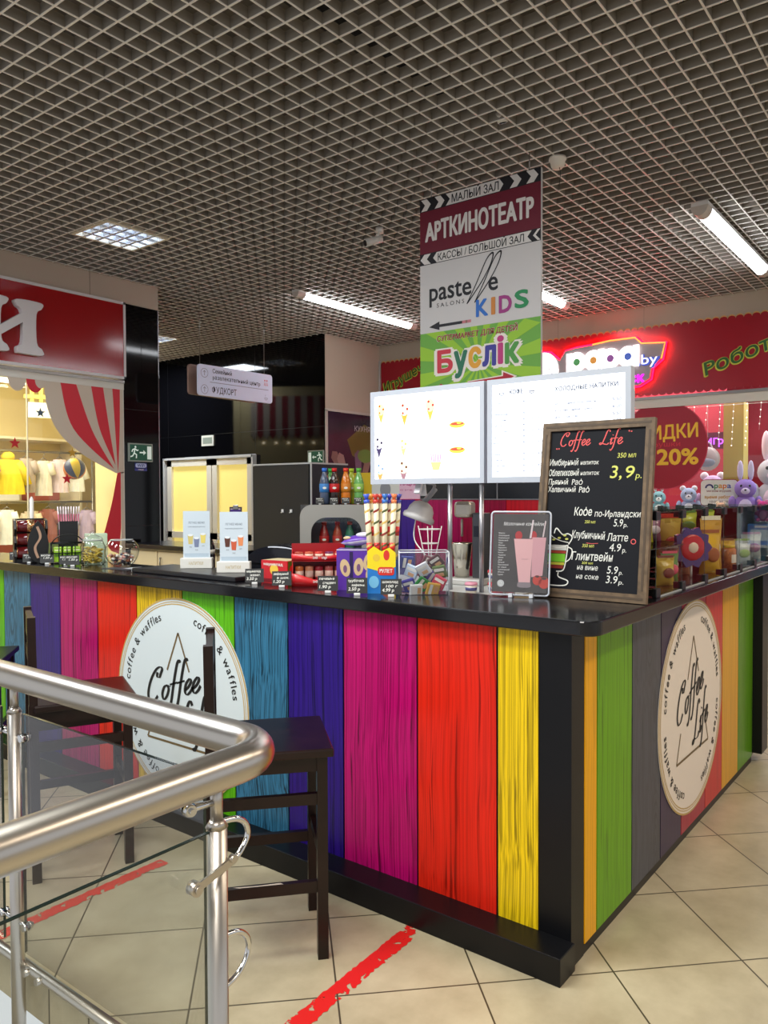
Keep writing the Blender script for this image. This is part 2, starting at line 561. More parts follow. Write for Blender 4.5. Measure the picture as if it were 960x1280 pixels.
# open-cell ceiling: thin aluminium blades 11 cm apart, slab above
GX0, GY0, GP = 3.409 % 0.1105, 0.9445 % 0.1105, 0.1105
blade_shaded = mat((150, 143, 134), 0.55); lip_lit = mat((232, 227, 220), 0.4)  # same metal: lamp-lit lips coloured lighter, shaded webs coloured darker
b = MB(); b.m(blade_shaded)
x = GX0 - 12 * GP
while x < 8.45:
    b.m(blade_shaded); b.box(x - 0.0016, x + 0.0016, -3.5, 10.0, CEIL + 0.004, CEIL + 0.054)
    b.m(lip_lit); b.box(x - 0.0042, x + 0.0042, -3.5, 10.0, CEIL, CEIL + 0.004); x += GP
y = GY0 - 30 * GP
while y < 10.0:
    b.m(blade_shaded); b.box(-1.3, 8.45, y - 0.0016, y + 0.0016, CEIL + 0.0045, CEIL + 0.0535)
    b.m(lip_lit); b.box(-1.3, 8.45, y - 0.0042, y + 0.0042, CEIL + 0.0004, CEIL + 0.0043); y += GP
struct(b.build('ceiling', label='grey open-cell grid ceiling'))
b = MB(); b.m(mat((120, 112, 102), 0.9, noise=0.2, nscale=1.5)); b.box(-6.2, XE, -6.2, YN, 4.25, 4.4)
struct(b.build('ceiling_slab'))
# ducts and cables above the grid
b = MB(); b.m(mat((60, 58, 56), 0.7))
for yy in (0.7, 2.6, 4.4, 7.0): b.box(-3, 9, yy, yy + 0.10, 3.86, 3.92)
for xx in (1.9, 4.6, 6.8): b.cyl((xx, -3, 3.99), (xx, 10, 3.99), 0.05, seg=8)
struct(b.build('ceiling_pipes'))

# --- left shop: beige fascia, its end clad in black glass
LY = 6.39
b = MB(); b.m(BEIGE)
b.box(0.4, 4.305, LY, LY + 0.45, 3.283, CEIL + 0.06)
b.box(4.305, 4.708, LY, LY + 0.45, 3.285, CEIL + 0.06)
b.m(mat((120, 110, 98), 0.8)); b.box(3.976, 3.981, LY - 0.001, LY, 3.285, CEIL)
struct(b.build('wall_left_fascia'))
b = MB(); b.m(BLACKG); b.box(4.31, 4.700, LY, LY + 0.45, 0, 3.283)
b.m(mat((150, 150, 155), 0.3, metal=1)); b.box(4.700, 4.710, LY - 0.002, LY + 0.45, 0, 3.283)
for z in (1.2, 2.3): b.m(mat((2, 2, 3), 0.5)); b.box(4.31, 4.70, LY - 0.0006, LY, z, z + 0.004)
struct(b.build('column_black'))
CREAM = mat((232, 214, 160), 0.7)
b = MB(); b.m(CREAM)
b.box(0.4, 6.2, 9.4, 9.5, 0, 3.2); struct(b.build('wall_left_shop_back')); b = MB(); b.m(CREAM); b.prism(Fr((0, 0, 0), (1, 0, 0), (0, 1, 0)), [(4.305, LY + 0.45), (4.42, LY + 0.45), (6.25, 9.5), (6.1, 9.4)], 0, 3.2); struct(b.build('wall_left_shop_side')); b = MB(); b.m(CREAM)
b.box(0.3, 0.4, LY, 9.5, 0, 3.2); struct(b.build('wall_left_shop_end')); b = MB(); b.m(CREAM); b.prism(Fr((0, 0, 0), (1, 0, 0), (0, 1, 0)), [(0.4, LY + 0.05), (4.3, LY + 0.05), (4.36, LY + 0.46), (6.15, 9.45), (0.4, 9.45)], 3.1, 3.2)
struct(b.build('ceiling_left_shop'))
b = MB(); b.m(CREAM); b.box(4.296, 4.309, LY + 0.055, LY + 0.455, 0, 3.09); struct(b.build('wall_left_shop_reveal'))
# striped lambrequin and little bulbs along the corridor side of the left shop
g = Fr((4.47, LY + 0.47, 0), (1.83, 2.66, 0)); L_ = 2.9
t_ = thing('striped_lambrequin', 'red and cream striped lambrequin along the corridor side of the left shop', 'lambrequin', (5.3, 8.1, 2.35))
b = MB()
for i in range(29):
    b.m(mat((150, 30, 44), 0.7) if i % 2 else mat((200, 186, 170), 0.7)); b.fbox(g, 0.1 * i, 0.1 * i + 0.1, 2.45, 3.05, -0.03, -0.01)
    b.flat(g, [(0.1 * i, 2.45), (0.1 * i + 0.05, 2.36), (0.1 * i + 0.1, 2.45)], -0.012)
b.build('cloth', t_)
for i in range(14):
    b = MB(); b.m(mat((255, 240, 210), 0.4, emit=8.0)); b.ball(g.p(0.1 + 0.2 * i, 2.31, -0.015), 0.02, seg=8, rings=5); b.build('bulb', t_)
b = MB(); b.m(OFFW)
b.box(4.27, 4.31, LY - 0.005, LY + 0.05, 0, 2.545); b.box(0.4, 4.31, LY - 0.01, LY + 0.05, 2.475, 2.55)
b.m(STEELD); b.box(0.4, 4.31, LY - 0.022, LY + 0.0, 2.535, 2.562)
struct(b.build('trim_left_shop'))
b = MB(); b.m(GLASS); b.box(0.4, 4.27, LY + 0.01, LY + 0.02, 0, 2.475)
b.m(mat((225, 215, 190), 0.4)); b.box(3.385, 3.39, LY + 0.005, LY + 0.025, 0, 2.475)
struct(b.build('window_left_shop'))

# --- black glazed wall with a white double door, beige return wall with a poster
BX = 7.33
b = MB(); b.m(BLACKG)
b.box(BX, BX + 0.3, 6.58, 7.84, 0, CEIL + 0.06); b.box(BX, BX + 0.3, 9.73, YN, 0, CEIL + 0.06); b.box(BX, BX + 0.3, 7.84, 9.73, 2.045, CEIL + 0.06)
b.m(mat((3, 3, 4), 0.5))
for z in (2.35,): b.box(BX - 0.0008, BX, 6.58, YN, z, z + 0.004)
for y in (7.84, 9.73): b.box(BX - 0.0008, BX, y, y + 0.004, 2.1, CEIL)
struct(b.build('wall_black'))
b = MB(); b.m(BEIGE); b.box(BX + 0.005, 8.47, 6.578, 6.75, 2.56, CEIL + 0.06)
b.box(BX + 0.005, 8.47, 6.585, 6.75, 0, 2.56)
b.m(mat((190, 186, 178), 0.5)); b.box(BX + 0.0, BX + 0.045, 6.57, 6.60, 0, 2.56); b.box(BX, 8.45, 6.57, 6.59, 2.545, 2.575)
struct(b.build('wall_beige'))
fd = Fr((BX - 0.002, 0, 0), (0, -1, 0))
b = MB(); b.m(mat((232, 226, 212), 0.45))
DZ = 2.0
for (y0, y1) in ((9.70, 8.70), (8.68, 7.86)):
    a0, a1 = -y0, -y1
    b.fbox(fd, a0, a0 + 0.10, 0.02, DZ, 0, 0.05); b.fbox(fd, a1 - 0.10, a1, 0.02, DZ, 0, 0.05)
    b.fbox(fd, a0, a1, DZ - 0.09, DZ, 0, 0.05); b.fbox(fd, a0, a1, 0.02, 0.16, 0, 0.05); b.fbox(fd, a0, a1, 0.86, 0.95, 0, 0.05)
b.m(mat((205, 205, 205), 0.3)); b.fbox(fd, -9.76, -7.83, DZ + 0.005, DZ + 0.035, -0.1, 0.07); b.fbox(fd, -7.855, -7.825, 0, DZ + 0.035, -0.1, 0.07); b.fbox(fd, -9.775, -9.745, 0, DZ + 0.035, -0.1, 0.07)
d1 = struct(b.build('door_1'))
pane = mat((232, 212, 124), 0.5, emit=0.62, noise=0.05, nscale=3)
b = MB(); b.m(pane)
b.fbox(fd, -9.62, -8.78, 0.15, DZ - 0.08, -0.02, 0.01); b.fbox(fd, -8.6, -7.94, 0.15, DZ - 0.08, -0.02, 0.01)
b.build('door_pane', d1)

# --- right shop front
RX = 8.45
fr = Fr((RX, 0, 0), (0, -1, 0))
b = MB(); b.m(BEIGE); b.box(RX, RX + 0.3, -3, 6.6, 3.05, CEIL + 0.06)
b.m(mat((150, 140, 126), 0.8))
for y in (5.4, 3.95, 2.95, 1.2): b.box(RX - 0.001, RX, y, y + 0.005, 3.28, CEIL)
struct(b.build('wall_right_fascia'))
b = MB(); b.m(OFFW); b.box(RX - 0.02, RX + 0.05, -3, 6.57, 2.41, 2.53)
b.m(STEELD); b.box(RX - 0.03, RX + 0.0, -3, 6.57, 2.50, 2.53)
b.m(BLACK); b.box(RX - 0.02, RX + 0.04, 0.9, 1.0, 0, 2.41)
b.m(mat((196, 170, 80), 0.6)); b.box(RX + 0.35, RX + 0.55, 2.02, 2.22, 0, 2.45)
struct(b.build('trim_right_shop'))
b = MB(); b.m(GLASS); b.box(RX, RX + 0.01, 1.0, 6.57, 0, 2.41)
b.m(mat((190, 196, 196), 0.3)); b.box(RX - 0.006, RX + 0.012, 2.915, 2.92, 0, 2.41); b.box(RX - 0.006, RX + 0.012, 5.1, 5.105, 0, 2.41)
struct(b.build('window_right_shop'))
CRIM = mat((176, 40, 62), 0.7)
b = MB(); b.m(CRIM)
b.box(11.6, 11.7, -3, 6.6, 0, 3.3); b.box(RX + 0.3, 11.6, 6.5, 6.6, 0, 3.3)
b.box(9.35, 9.45, 2.35, 6.5, 0, 3.05)
b.m(mat((225, 225, 225), 0.7)); b.box(RX + 0.05, 11.7, -3, 6.6, 3.0, 3.1)
struct(b.build('wall_right_shop'))
b = MB(); b.m(mat((70, 66, 64), 0.7)); b.box(0.4, BX, YN - 0.1, YN, 0, 4.3); struct(b.build('wall_corridor_end'))

# red tape stuck on the tiles, worn through in patches
TAPE = bpy.data.materials.new('worn_red_tape'); TAPE.use_nodes = True
_n = TAPE.node_tree.nodes; _l = TAPE.node_tree.links
_n['Principled BSDF'].inputs['Base Color'].default_value = lin((216, 32, 26)); _n['Principled BSDF'].inputs['Roughness'].default_value = 0.4
_tc = _n.new('ShaderNodeTexCoord'); _no = _n.new('ShaderNodeTexNoise'); _no.inputs['Scale'].default_value = 26; _no.inputs['Detail'].default_value = 5
_l.new(_tc.outputs['Object'], _no.inputs['Vector'])
_lo = _n.new('ShaderNodeTexNoise'); _lo.inputs['Scale'].default_value = 3.5; _l.new(_tc.outputs['Object'], _lo.inputs['Vector'])
_ad = _n.new('ShaderNodeMath'); _ad.operation = 'ADD'; _l.new(_no.outputs['Fac'], _ad.inputs[0]); _l.new(_lo.outputs['Fac'], _ad.inputs[1])
_mr = _n.new('ShaderNodeMapRange'); _mr.inputs['From Min'].default_value = 1.13; _mr.inputs['From Max'].default_value = 1.10; _l.new(_ad.outputs[0], _mr.inputs['Value'])
_l.new(_mr.outputs['Result'], _n['Principled BSDF'].inputs['Alpha'])
def tape(name, p0, p1, w, seed, label):
    rnd = random.Random(seed)
    p0 = Vector(p0); p1 = Vector(p1); d = (p1 - p0); L = d.length; u = d.normalized(); v = Vector((-u.y, u.x, 0))
    b = MB(); b.m(TAPE)
    n = int(L / 0.012); prev = None
    for i in range(n + 1):
        t = L * i / n
        j = (rnd.random() - 0.5) * (0.012 if rnd.random() < 0.55 else 0.002)
        q = (p0 + u * t + v * (w / 2 + j), p0 + u * t - v * (w / 2 + (rnd.random() - 0.5) * 0.006))
        if prev: b.face([prev[0] + Vector((0, 0, .0012)), prev[1] + Vector((0, 0, .0012)), q[1] + Vector((0, 0, .0012)), q[0] + Vector((0, 0, .0012))])
        prev = q
    o = b.build(name); tag(o, label, 'floor tape')
tape('floor_tape', (2.166, 1.546, 0), (1.30, 1.517, 0), 0.062, 4, 'scuffed red tape on floor tiles running from the counter foot')
tape('floor_tape', (1.95, 2.645, 0), (1.26, 2.645, 0), 0.055, 9, 'red floor tape seen through the railing glass under the stools')

# ================================================================== counters
BLK = mat((11, 11, 14), 0.35, spec=0.3)
pl_left = [(1.127, 1.280, (238, 200, 22), 1, .3, .62, 0), (1.280, 1.605, (220, 38, 20), 2, .38, .3, 0), (1.605, 1.953, (186, 10, 104), 3, .22, .52, 0),
           (1.953, 2.250, (46, 18, 126), 4, .3, .5, 0), (2.250, 2.573, (56, 118, 152), 5, .18, .74, 1), (2.573, 2.929, (96, 184, 18), 6, .35, .4, 0),
           (2.929, 3.280, (232, 190, 30), 7, .35, .58, 0), (3.280, 3.616, (220, 38, 20), 8, .38, .3, 0), (3.616, 3.975, (186, 10, 104), 9, .22, .52, 0),
           (3.975, 4.287, (46, 18, 126), 10, .3, .5, 0), (4.287, 4.589, (56, 118, 152), 5, .18, .74, 1), (4.589, 4.93, (96, 184, 18), 6, .35, .4, 0), (4.93, 5.25, (238, 200, 22), 1, .4, .5, 0)]
pl_right = [(2.371, 2.473, (246, 176, 16), 11, .8, .15, 0), (2.473, 2.798, (110, 172, 8), 12, .45, .3, 0), (2.798, 3.116, (76, 80, 92), 13, .45, .4, 1),
            (3.116, 3.384, (56, 44, 78), 14, .5, .25, 0), (3.384, 3.742, (176, 40, 66), 15, .6, .2, 0), (3.742, 4.031, (206, 40, 44), 16, .6, .2, 0),
            (4.031, 4.343, (226, 164, 22), 17, .7, .2, 0), (4.343, 4.665, (92, 148, 22), 18, .5, .3, 0)]

def plank_panel(parent, f, planks, z0, z1, flip):
    b = MB()
    for (s0, s1, rgb, seed, dk, am, kn) in planks:
        b.m(plank_mat(rgb, seed, dk, am, knots=bool(kn)))
        g = 0.004
        a0, a1 = (-s1 + g, -s0 - g) if flip else (s0 + g, s1 - g)
        b.fbox(f, a0, a1, z0, z1, -0.012, 0.002)
    return b.build('front_panel', parent)

LC = thing('bar_counter', 'long bar counter facing the stools, rainbow plank front and black plinth', 'counter', (2.275, 3.1, 0))
b = MB(); b.m(BLK)
b.box(2.277, 2.371, 1.127, 5.28, 0.02, 1.06)
b.box(2.275, 2.371, 1.017, 1.127, 0.0, 1.062)
b.build('body', LC)
plank_panel(LC, FL, pl_left, 0.05, 1.062, True)
b = MB(); b.m(BLK); b.box(2.166, 2.277, 1.004, 5.28, 0, 0.088, 0.003); b.build('plinth', LC)
RC = thing('display_counter', 'shorter counter carrying the glass display case, rainbow plank front and black end post', 'counter', (3.6, 1.017, 0))
b = MB(); b.m(BLK)
b.box(2.373, 4.70, 1.019, 1.20, 0.035, 1.06)
b.build('body', RC)
plank_panel(RC, FRT, pl_right, 0.036, 1.06, False)
b = MB(); b.m(BLK); b.box(2.373, 4.66, 1.019, 1.15, 0.0, 0.034); b.build('plinth', RC)
b = MB(); b.m(BLK); b.box(4.665, 4.80, 0.965, 1.42, 0.05, 1.06, 0.003); b.build('end_post', RC)

# L-shaped worktop with a rounded corner
b = MB(); b.m(TOPBLK)
x0, y0, r = 2.235, 0.925, 0.06
poly = [(x0 + r - r * math.cos(t), y0 + r - r * math.sin(t)) for t in [PI / 2 * i / 8 for i in range(9)]]
poly = [(2.235, 5.30)] + poly + [(5.2, 0.925), (5.2, 1.42), (2.66, 1.42), (2.62, 1.46), (2.62, 5.30)]
f = Fr((0, 0, 0), (1, 0, 0), (0, 1, 0))
t = MB(); t.m(TOPBLK); t.prism(f, poly, 1.062, 1.11)
wt = t.build('worktop')
bv = wt.modifiers.new('edge', 'BEVEL'); bv.width = 0.005; bv.segments = 2; bv.limit_method = 'ANGLE'
tag(wt, 'glossy black L-shaped worktop lying over both rainbow counters', 'worktop')


# calligraphic lettering of the logo: strokes in a unit box, baseline 0, x-height about 0.4
def script_word(word):
    S = {
        'C': (0.62, [[(0.60, 0.80), (0.66, 0.92), (0.56, 1.0), (0.36, 0.92), (0.14, 0.62), (0.04, 0.26), (0.12, 0.02), (0.30, 0.0), (0.46, 0.14)], [(0.60, 0.80), (0.54, 0.70), (0.44, 0.74), (0.46, 0.86)]]),
        'o': (0.34, [[(0.26, 0.40), (0.12, 0.36), (0.04, 0.16), (0.10, 0.0), (0.22, 0.06), (0.31, 0.26), (0.26, 0.40)], [(0.27, 0.38), (0.40, 0.34)]]),
        'f': (0.30, [[(0.46, 0.98), (0.42, 1.06), (0.33, 0.96), (0.20, 0.48), (0.06, -0.16), (-0.08, -0.42), (-0.14, -0.34)], [(0.02, 0.40), (0.34, 0.42)]]),
        'e': (0.32, [[(0.06, 0.14), (0.20, 0.22), (0.30, 0.36), (0.24, 0.44), (0.10, 0.32), (0.05, 0.12), (0.13, 0.0), (0.26, 0.06), (0.36, 0.18)]]),
        'L': (0.56, [[(0.60, 0.86), (0.52, 1.0), (0.40, 0.88), (0.26, 0.46), (0.12, 0.10), (0.0, 0.0), (-0.06, 0.07), (0.04, 0.11), (0.26, 0.02), (0.44, 0.0), (0.52, 0.10)]]),
        'i': (0.20, [[(0.06, 0.28), (0.17, 0.42), (0.08, 0.10), (0.10, 0.0), (0.22, 0.12)], [(0.215, 0.60), (0.235, 0.64)]]),
    }
    out = []; x = 0
    for ch in word:
        if ch == ' ':
            x += 0.4; continue
        w, st = S[ch]
        for s in st: out.append([(p[0] + x, p[1]) for p in s])
        x += w
    return out, x


def script(b, f, word, a, base, h, w, c, weight=0.09, nib=0.22, slope=0.0):
    st, L = script_word(word)
    k = w / L
    for s in st:
        pts = [(a + p.x * k, base + p.y * h + p.x * k * slope) for p in bez([(q[0], q[1]) for q in s], 6)]
        b.stroke(f, pts, weight * h, c, nib=(math.radians(0), nib))


def logo_sign(f, ca, cb, R, label, paper):
    b = MB(); b.m(paper)
    N = 72
    poly = [(ca + R * math.cos(2 * PI * i / N), cb + R * math.sin(2 * PI * i / N)) for i in range(N)]
    b.prism(f, poly, 0.0035, 0.0065)
    b.m(GOLD); b.ring(f, ca, cb, R * 0.983, R, 0.0072); b.ring(f, ca, cb, R * 0.958, R * 0.966, 0.0072); b.ring(f, ca, cb, R * 0.935, R * 0.946, 0.0072)
    INK = mat((16, 15, 15), 0.5)
    b.m(INK)
    # four times around the rim
    word = 'coffee & waffles'
    hh = R * 0.083
    def adv(ch):
        if ch == ' ': return 0.36
        V, F, a0, a1 = text_mesh(ch); return a1 - a0 + 0.13
    k = hh / 0.70
    for start in (175, 74, 0, 290):
        pass
    tot = sum(adv(c) for c in word) * k
    rr = R * 0.80
    for mid in (141, 41, -39, -141):
        th = math.radians(mid) + (tot * 0.98 / rr) / 2
        for ch in word:
            w = adv(ch) * k * 0.98; tc = th - w / rr / 2
            if ch != ' ':
                u = (math.sin(tc), -math.cos(tc)); v = (math.cos(tc), math.sin(tc))
                g = Fr(f.p(ca + v[0] * rr, cb + v[1] * rr, 0), f.u * u[0] + f.v * u[1], f.u * v[0] + f.v * v[1])
                b.text(g, ch, 0, 0, hh, c=0.0075, align='C', bold=0.012)
            th -= w / rr
    b.m(mat((112, 92, 58), 0.5))
    lw = R * 0.022
    A = (ca, cb + R * 0.66); Lp = (ca - R * 0.50, cb - R * 0.44); Rp = (ca + R * 0.50, cb - R * 0.44)
    def lerp(p, q, t): return (p[0] + (q[0] - p[0]) * t, p[1] + (q[1] - p[1]) * t)
    b.stroke(f, [A, lerp(A, Lp, 0.35)], lw, 0.0074); b.stroke(f, [A, lerp(A, Rp, 0.33)], lw, 0.0074)
    b.stroke(f, [lerp(A, Lp, 0.76), Lp, ], lw, 0.0074); b.stroke(f, [Lp, Rp], lw, 0.0076); b.stroke(f, [lerp(A, Rp, 0.80), Rp], lw, 0.0074)
    b.m(INK)
    script(b, f, 'Coffee', ca - R * 0.50, cb - R * 0.10, R * 0.33, R * 0.82, 0.0078, weight=0.12, slope=0.28)
    script(b, f, 'Life', ca + R * 0.0, cb - R * 0.37, R * 0.34, R * 0.48, 0.0078, weight=0.12, slope=0.28)
    o = b.build('logo_sign'); tag(o, label, 'sign')
    return o


logo_sign(FL, -2.955, 0.545, 0.475, 'round pale coffee and waffles sign on the counter behind the bar stools', mat((216, 226, 228), 0.4))
logo_sign(FRT, 3.535, 0.563, 0.465, 'round cream coffee and waffles sign on the counter below the display case', mat((238, 226, 212), 0.4))

# ================================================================== railing
RZ = 0.95
rail = thing('railing', 'stainless steel handrail with glass panels and posts in the foreground', 'railing', (1.18, 1.2, 0))
b = MB(); b.m(mat((192, 186, 178), 0.30, metal=1.0))
cx, cy, R = 1.18 - 0.11, 1.2 + 0.11, 0.11
path = [(1.18, 6.0, RZ), (1.18, 4.0, RZ), (1.18, 2.0, RZ), (1.18, cy + 0.02, RZ)]
path += [(cx + R * math.cos(t), cy + R * math.sin(t), RZ) for t in [-PI / 2 * i / 10 for i in range(11)]]
path += [(cx - 0.02, 1.2, RZ), (0.4, 1.2, RZ), (-1.6, 1.2, RZ)]
b.tube(path, 0.039, seg=24); b.build('handrail', rail)
for (px, py) in ((1.18, 2.33), (1.01, 1.2), (1.18, 3.55), (-0.55, 1.2)):
    b = MB(); b.m(STEEL)
    b.cyl((px, py, -0.5), (px, py, 0.842), 0.0205, seg=20)
    b.cyl((px, py, 0.842), (px, py, 0.856), 0.0225, 0.0135, seg=20)
    b.cyl((px, py, 0.856), (px, py, RZ - 0.02), 0.0125, seg=14)
    b.build('post', rail)
def gpanel(f, a0, a1, z0, z1, tintm):
    b = MB(); b.m(tintm); b.fbox(f, a0, a1, z0, z1, -0.004, 0.004)
    b.m(GEDGE); b.fbox(f, a0, a1, z1, z1 + 0.0022, -0.004, 0.004); b.fbox(f, a0 - 0.001, a0, z0, z1, -0.004, 0.004); b.fbox(f, a1, a1 + 0.001, z0, z1, -0.004, 0.004)
    b.build('glass_panel', rail)
fx = Fr((1.18, 0, 0), (0, -1, 0)); fy = Fr((0, 1.2, 0), (1, 0, 0))
gpanel(fx, -2.28, -1.445, 0.12, 0.843, GLASSD)
gpanel(fx, -3.49, -2.41, 0.12, 0.843, GLASSD)
gpanel(fx, -4.75, -3.60, 0.12, 0.843, GLASSD)
gpanel(fy, -0.48, 1.032, 0.12, 0.836, GLASSG)
def clamp(p, d, L=0.055):
    p = Vector(p); d = Vector(d).normalized(); n = Vector((-d.y, d.x, 0))
    b = MB(); b.m(CHROME)
    b.cyl(p, p + d * L, 0.007, seg=10)
    for s in (-1, 1): b.cyl(p + d * L + n * s * 0.004, p + d * L + n * s * 0.014, 0.014, 0.011, seg=14)
    b.cyl(p + d * L + n * 0.014, p + d * L + n * 0.02, 0.006, seg=8)
    b.build('clamp', rail)
for z in (0.772, 0.20):
    clamp((1.18, 2.33, z), (0, -1, 0)); clamp((1.18, 2.36, z), (0, 1, 0)); clamp((1.18, 3.54, z), (0, -1, 0))
    clamp((1.0, 1.2, z + 0.12 if z > .5 else z), (-1, 0.25, 0), 0.05)
# bent rods and the lock arm on the corner post
for (z0, z1) in ((0.845, 0.762), (0.612, 0.52)):
    b = MB(); b.m(CHROME)
    b.tube(bez([(1.02, 1.205, z0), (1.06, 1.200, z0 - 0.004), (1.086, 1.200, (z0 * 0.72 + z1 * 0.28)), (1.090, 1.200, (z0 * 0.38 + z1 * 0.62)), (1.060, 1.195, z1 + 0.006), (1.02, 1.188, z1)], 6), 0.0062, seg=10)
    b.build('bent_rod', rail)
b = MB(); b.m(STEEL)
fa = Fr((1.03, 1.168, 0.776), (1, 0, 0))
b.M = Matrix.Identity(4)
b.beam((1.030, 1.174, 0.775), (0.938, 1.170, 0.757), 0.005, 0.016)
b.cyl((0.934, 1.164, 0.756), (0.934, 1.184, 0.756), 0.0135, seg=20)
b.cyl((0.934, 1.160, 0.756), (0.934, 1.164, 0.756), 0.008, seg=14); b.cyl((1.027, 1.166, 0.779), (1.027, 1.178, 0.779), 0.008, seg=12)
b.build('lock_arm', rail)
b = MB(); b.m(STEEL); b.cyl((1.205, 4.6, 0.05), (1.205, 1.24, 0.05), 0.016, seg=14)
for y in (2.29, 2.22, 1.6): b.cyl((1.205, y, 0.05), (1.175, y, 0.05), 0.010, seg=10)
b.build('bottom_rail', rail)

# ================================================================== bar stools
def make_stool(label):
    t = thing('bar_stool', label, 'bar stool', (0, 0, 0), 0, 'bar stools along the counter')
    W, D, H = 0.385, 0.385, 0.69
    b = lmb(); b.m(WOODK); b.rbox(Fr((-D / 2, 0, H - 0.014), (1, 0, 0), (0, 1, 0)), D, W, 0.028, 0.006); b.build('seat', t)
    lw = 0.034; yy = W / 2 - 0.042
    for s in (-1, 1):
        b = lmb(); b.m(WOODK); b.beam((-0.035, s * yy, 0), (-0.035, s * yy, H - 0.028), lw, lw, (1, 0, 0)); b.build('leg', t)
    for s in (-1, 1):
        b = lmb(); b.m(WOODK)
        b.beam((-D + 0.005, s * (yy + 0.012), 0), (-D + 0.0, s * (yy + 0.012), H), lw, lw, (1, 0, 0))
        b.beam((-D + 0.0, s * (yy + 0.012), H - 0.01), (-D - 0.004, s * (yy + 0.012), 1.03), lw * 0.95, lw * 0.9, (1, 0, 0))
        b.build('leg', t)
    b = lmb(); b.m(WOODK)
    for z, h in ((0.975, 0.09), (0.86, 0.045)): 
        xo = -D - 0.002
        b.beam((xo, -yy, z), (xo, yy, z), 0.022, h)
    b.build('backrest', t)
    b = lmb(); b.m(WOODK)
    for s in (-1, 1): b.beam((-0.05, s * yy, 0.635), (-D + 0.015, s * yy, 0.635), 0.018, 0.05)
    b.beam((-0.035, -yy, 0.635), (-0.035, yy, 0.635), 0.018, 0.05); b.beam((-D + 0.015, -yy, 0.635), (-D + 0.015, yy, 0.635), 0.018, 0.05)
    b.build('apron', t)
    for s in (-1, 1):
        for z in (0.52, 0.235) if s < 0 else (0.52, 0.27):
            b = lmb(); b.m(WOODK); b.beam((-0.05, s * yy, z), (-D + 0.015, s * yy, z), 0.020, 0.036)
            if z < 0.3 and s < 0:
                b.m(mat((190, 176, 160), 0.7)); b.mesh([(-0.16, s * yy - 0.007, z + 0.0185), (-0.30, s * yy - 0.006, z + 0.0185), (-0.32, s * yy + 0.002, z + 0.0185), (-0.24, s * yy - 0.001, z + 0.0185), (-0.17, s * yy + 0.003, z + 0.0185)], [(0, 1, 2, 3, 4)])
            b.build('rung', t)
    b = lmb(); b.m(WOODK); b.beam((-0.035, -yy, 0.33), (-0.035, yy, 0.33), 0.020, 0.036); b.build('rung', t)
    return t
st = make_stool('dark wooden bar stool nearest the handrail bend, in front of the blue plank')
def place(o, near, far):
    # near / far: front corners of the seat on the floor plan
    d = Vector((far[0] - near[0], far[1] - near[1])); ang = math.atan2(d.y, d.x)
    mid = ((near[0] + far[0]) / 2, (near[1] + far[1]) / 2)
    return (mid[0], mid[1], 0), ang - PI / 2
lo, rz = place(st, (1.847, 1.625), (2.112, 1.929)); st.location = lo; st.rotation_euler = (0, 0, rz)
lo, rz = place(st, (1.881, 2.715), (2.037, 3.04)); dup(st, lo, rz, 'dark wooden bar stool in front of the magenta plank, left of the round sign')
lo, rz = place(st, (1.875, 3.82), (2.12, 4.12)); dup(st, lo, rz, 'dark wooden bar stool cut off at the edge, farthest along the counter')
# ================================================================== lamps and signs under the ceiling
TUBE = mat((246, 250, 255), 0.4, emit=16.0)
def bar_lamp(x0, x1, y, z, label, r=0.045, hung=0.0):
    t = thing('bar_lamp', label, 'ceiling lamp', ((x0 + x1) / 2, y, z), 0, 'long bar lamps under the grid ceiling')
    b = MB(); b.m(mat((225, 225, 225), 0.4)); b.fbox(Fr((0, y, z), (1, 0, 0)), x0, x1, r * 0.5, r * 1.0, -r * 1.0, r * 1.0)
    if hung:
        for x in (x0 + 0.12, x1 - 0.12): b.cyl((x, y, z + r), (x, y, CEIL + 0.02), 0.006, seg=8)
    b.build('housing', t)
    b = MB(); b.m(TUBE)
    n = 12; V = []
    for x in (x0 + 0.11, x1 - 0.11):
        for i in range(n + 1):
            a = -PI * i / n; V.append((x, y + r * math.cos(a), z + r * 0.5 + r * 1.1 * math.sin(a)))
    b.mesh(V, [(i, i + 1, n + 2 + i, n + 1 + i) for i in range(n)] + [tuple(range(n + 1)), tuple(range(2 * n + 1, n, -1))], False)
    b.build('diffuser', t)
    for xa, xb in ((x0, x0 + 0.11), (x1 - 0.11, x1)):
        b = MB(); b.m(mat((206, 198, 190), 0.45)); V = []
        for x in (xa, xb):
            for i in range(n + 1):
                a = -PI * i / n; V.append((x, y + r * 1.05 * math.cos(a), z + r * 0.5 + r * 1.2 * math.sin(a)))
        b.mesh(V, [(i, i + 1, n + 2 + i, n + 1 + i) for i in range(n)] + [tuple(range(n + 1)), tuple(range(2 * n + 1, n, -1))])
        b.build('end_cap', t)
bar_lamp(5.60, 7.62, 5.41, 3.47, 'long bar lamp over the corridor beside the cinema sign')
bar_lamp(5.55, 7.50, 1.565, 3.42, 'bar lamp hanging on rods over the right shop front', 0.055, 1)
bar_lamp(5.80, 7.78, 3.55, 3.47, 'bar lamp mostly hidden behind the hanging cinema sign')

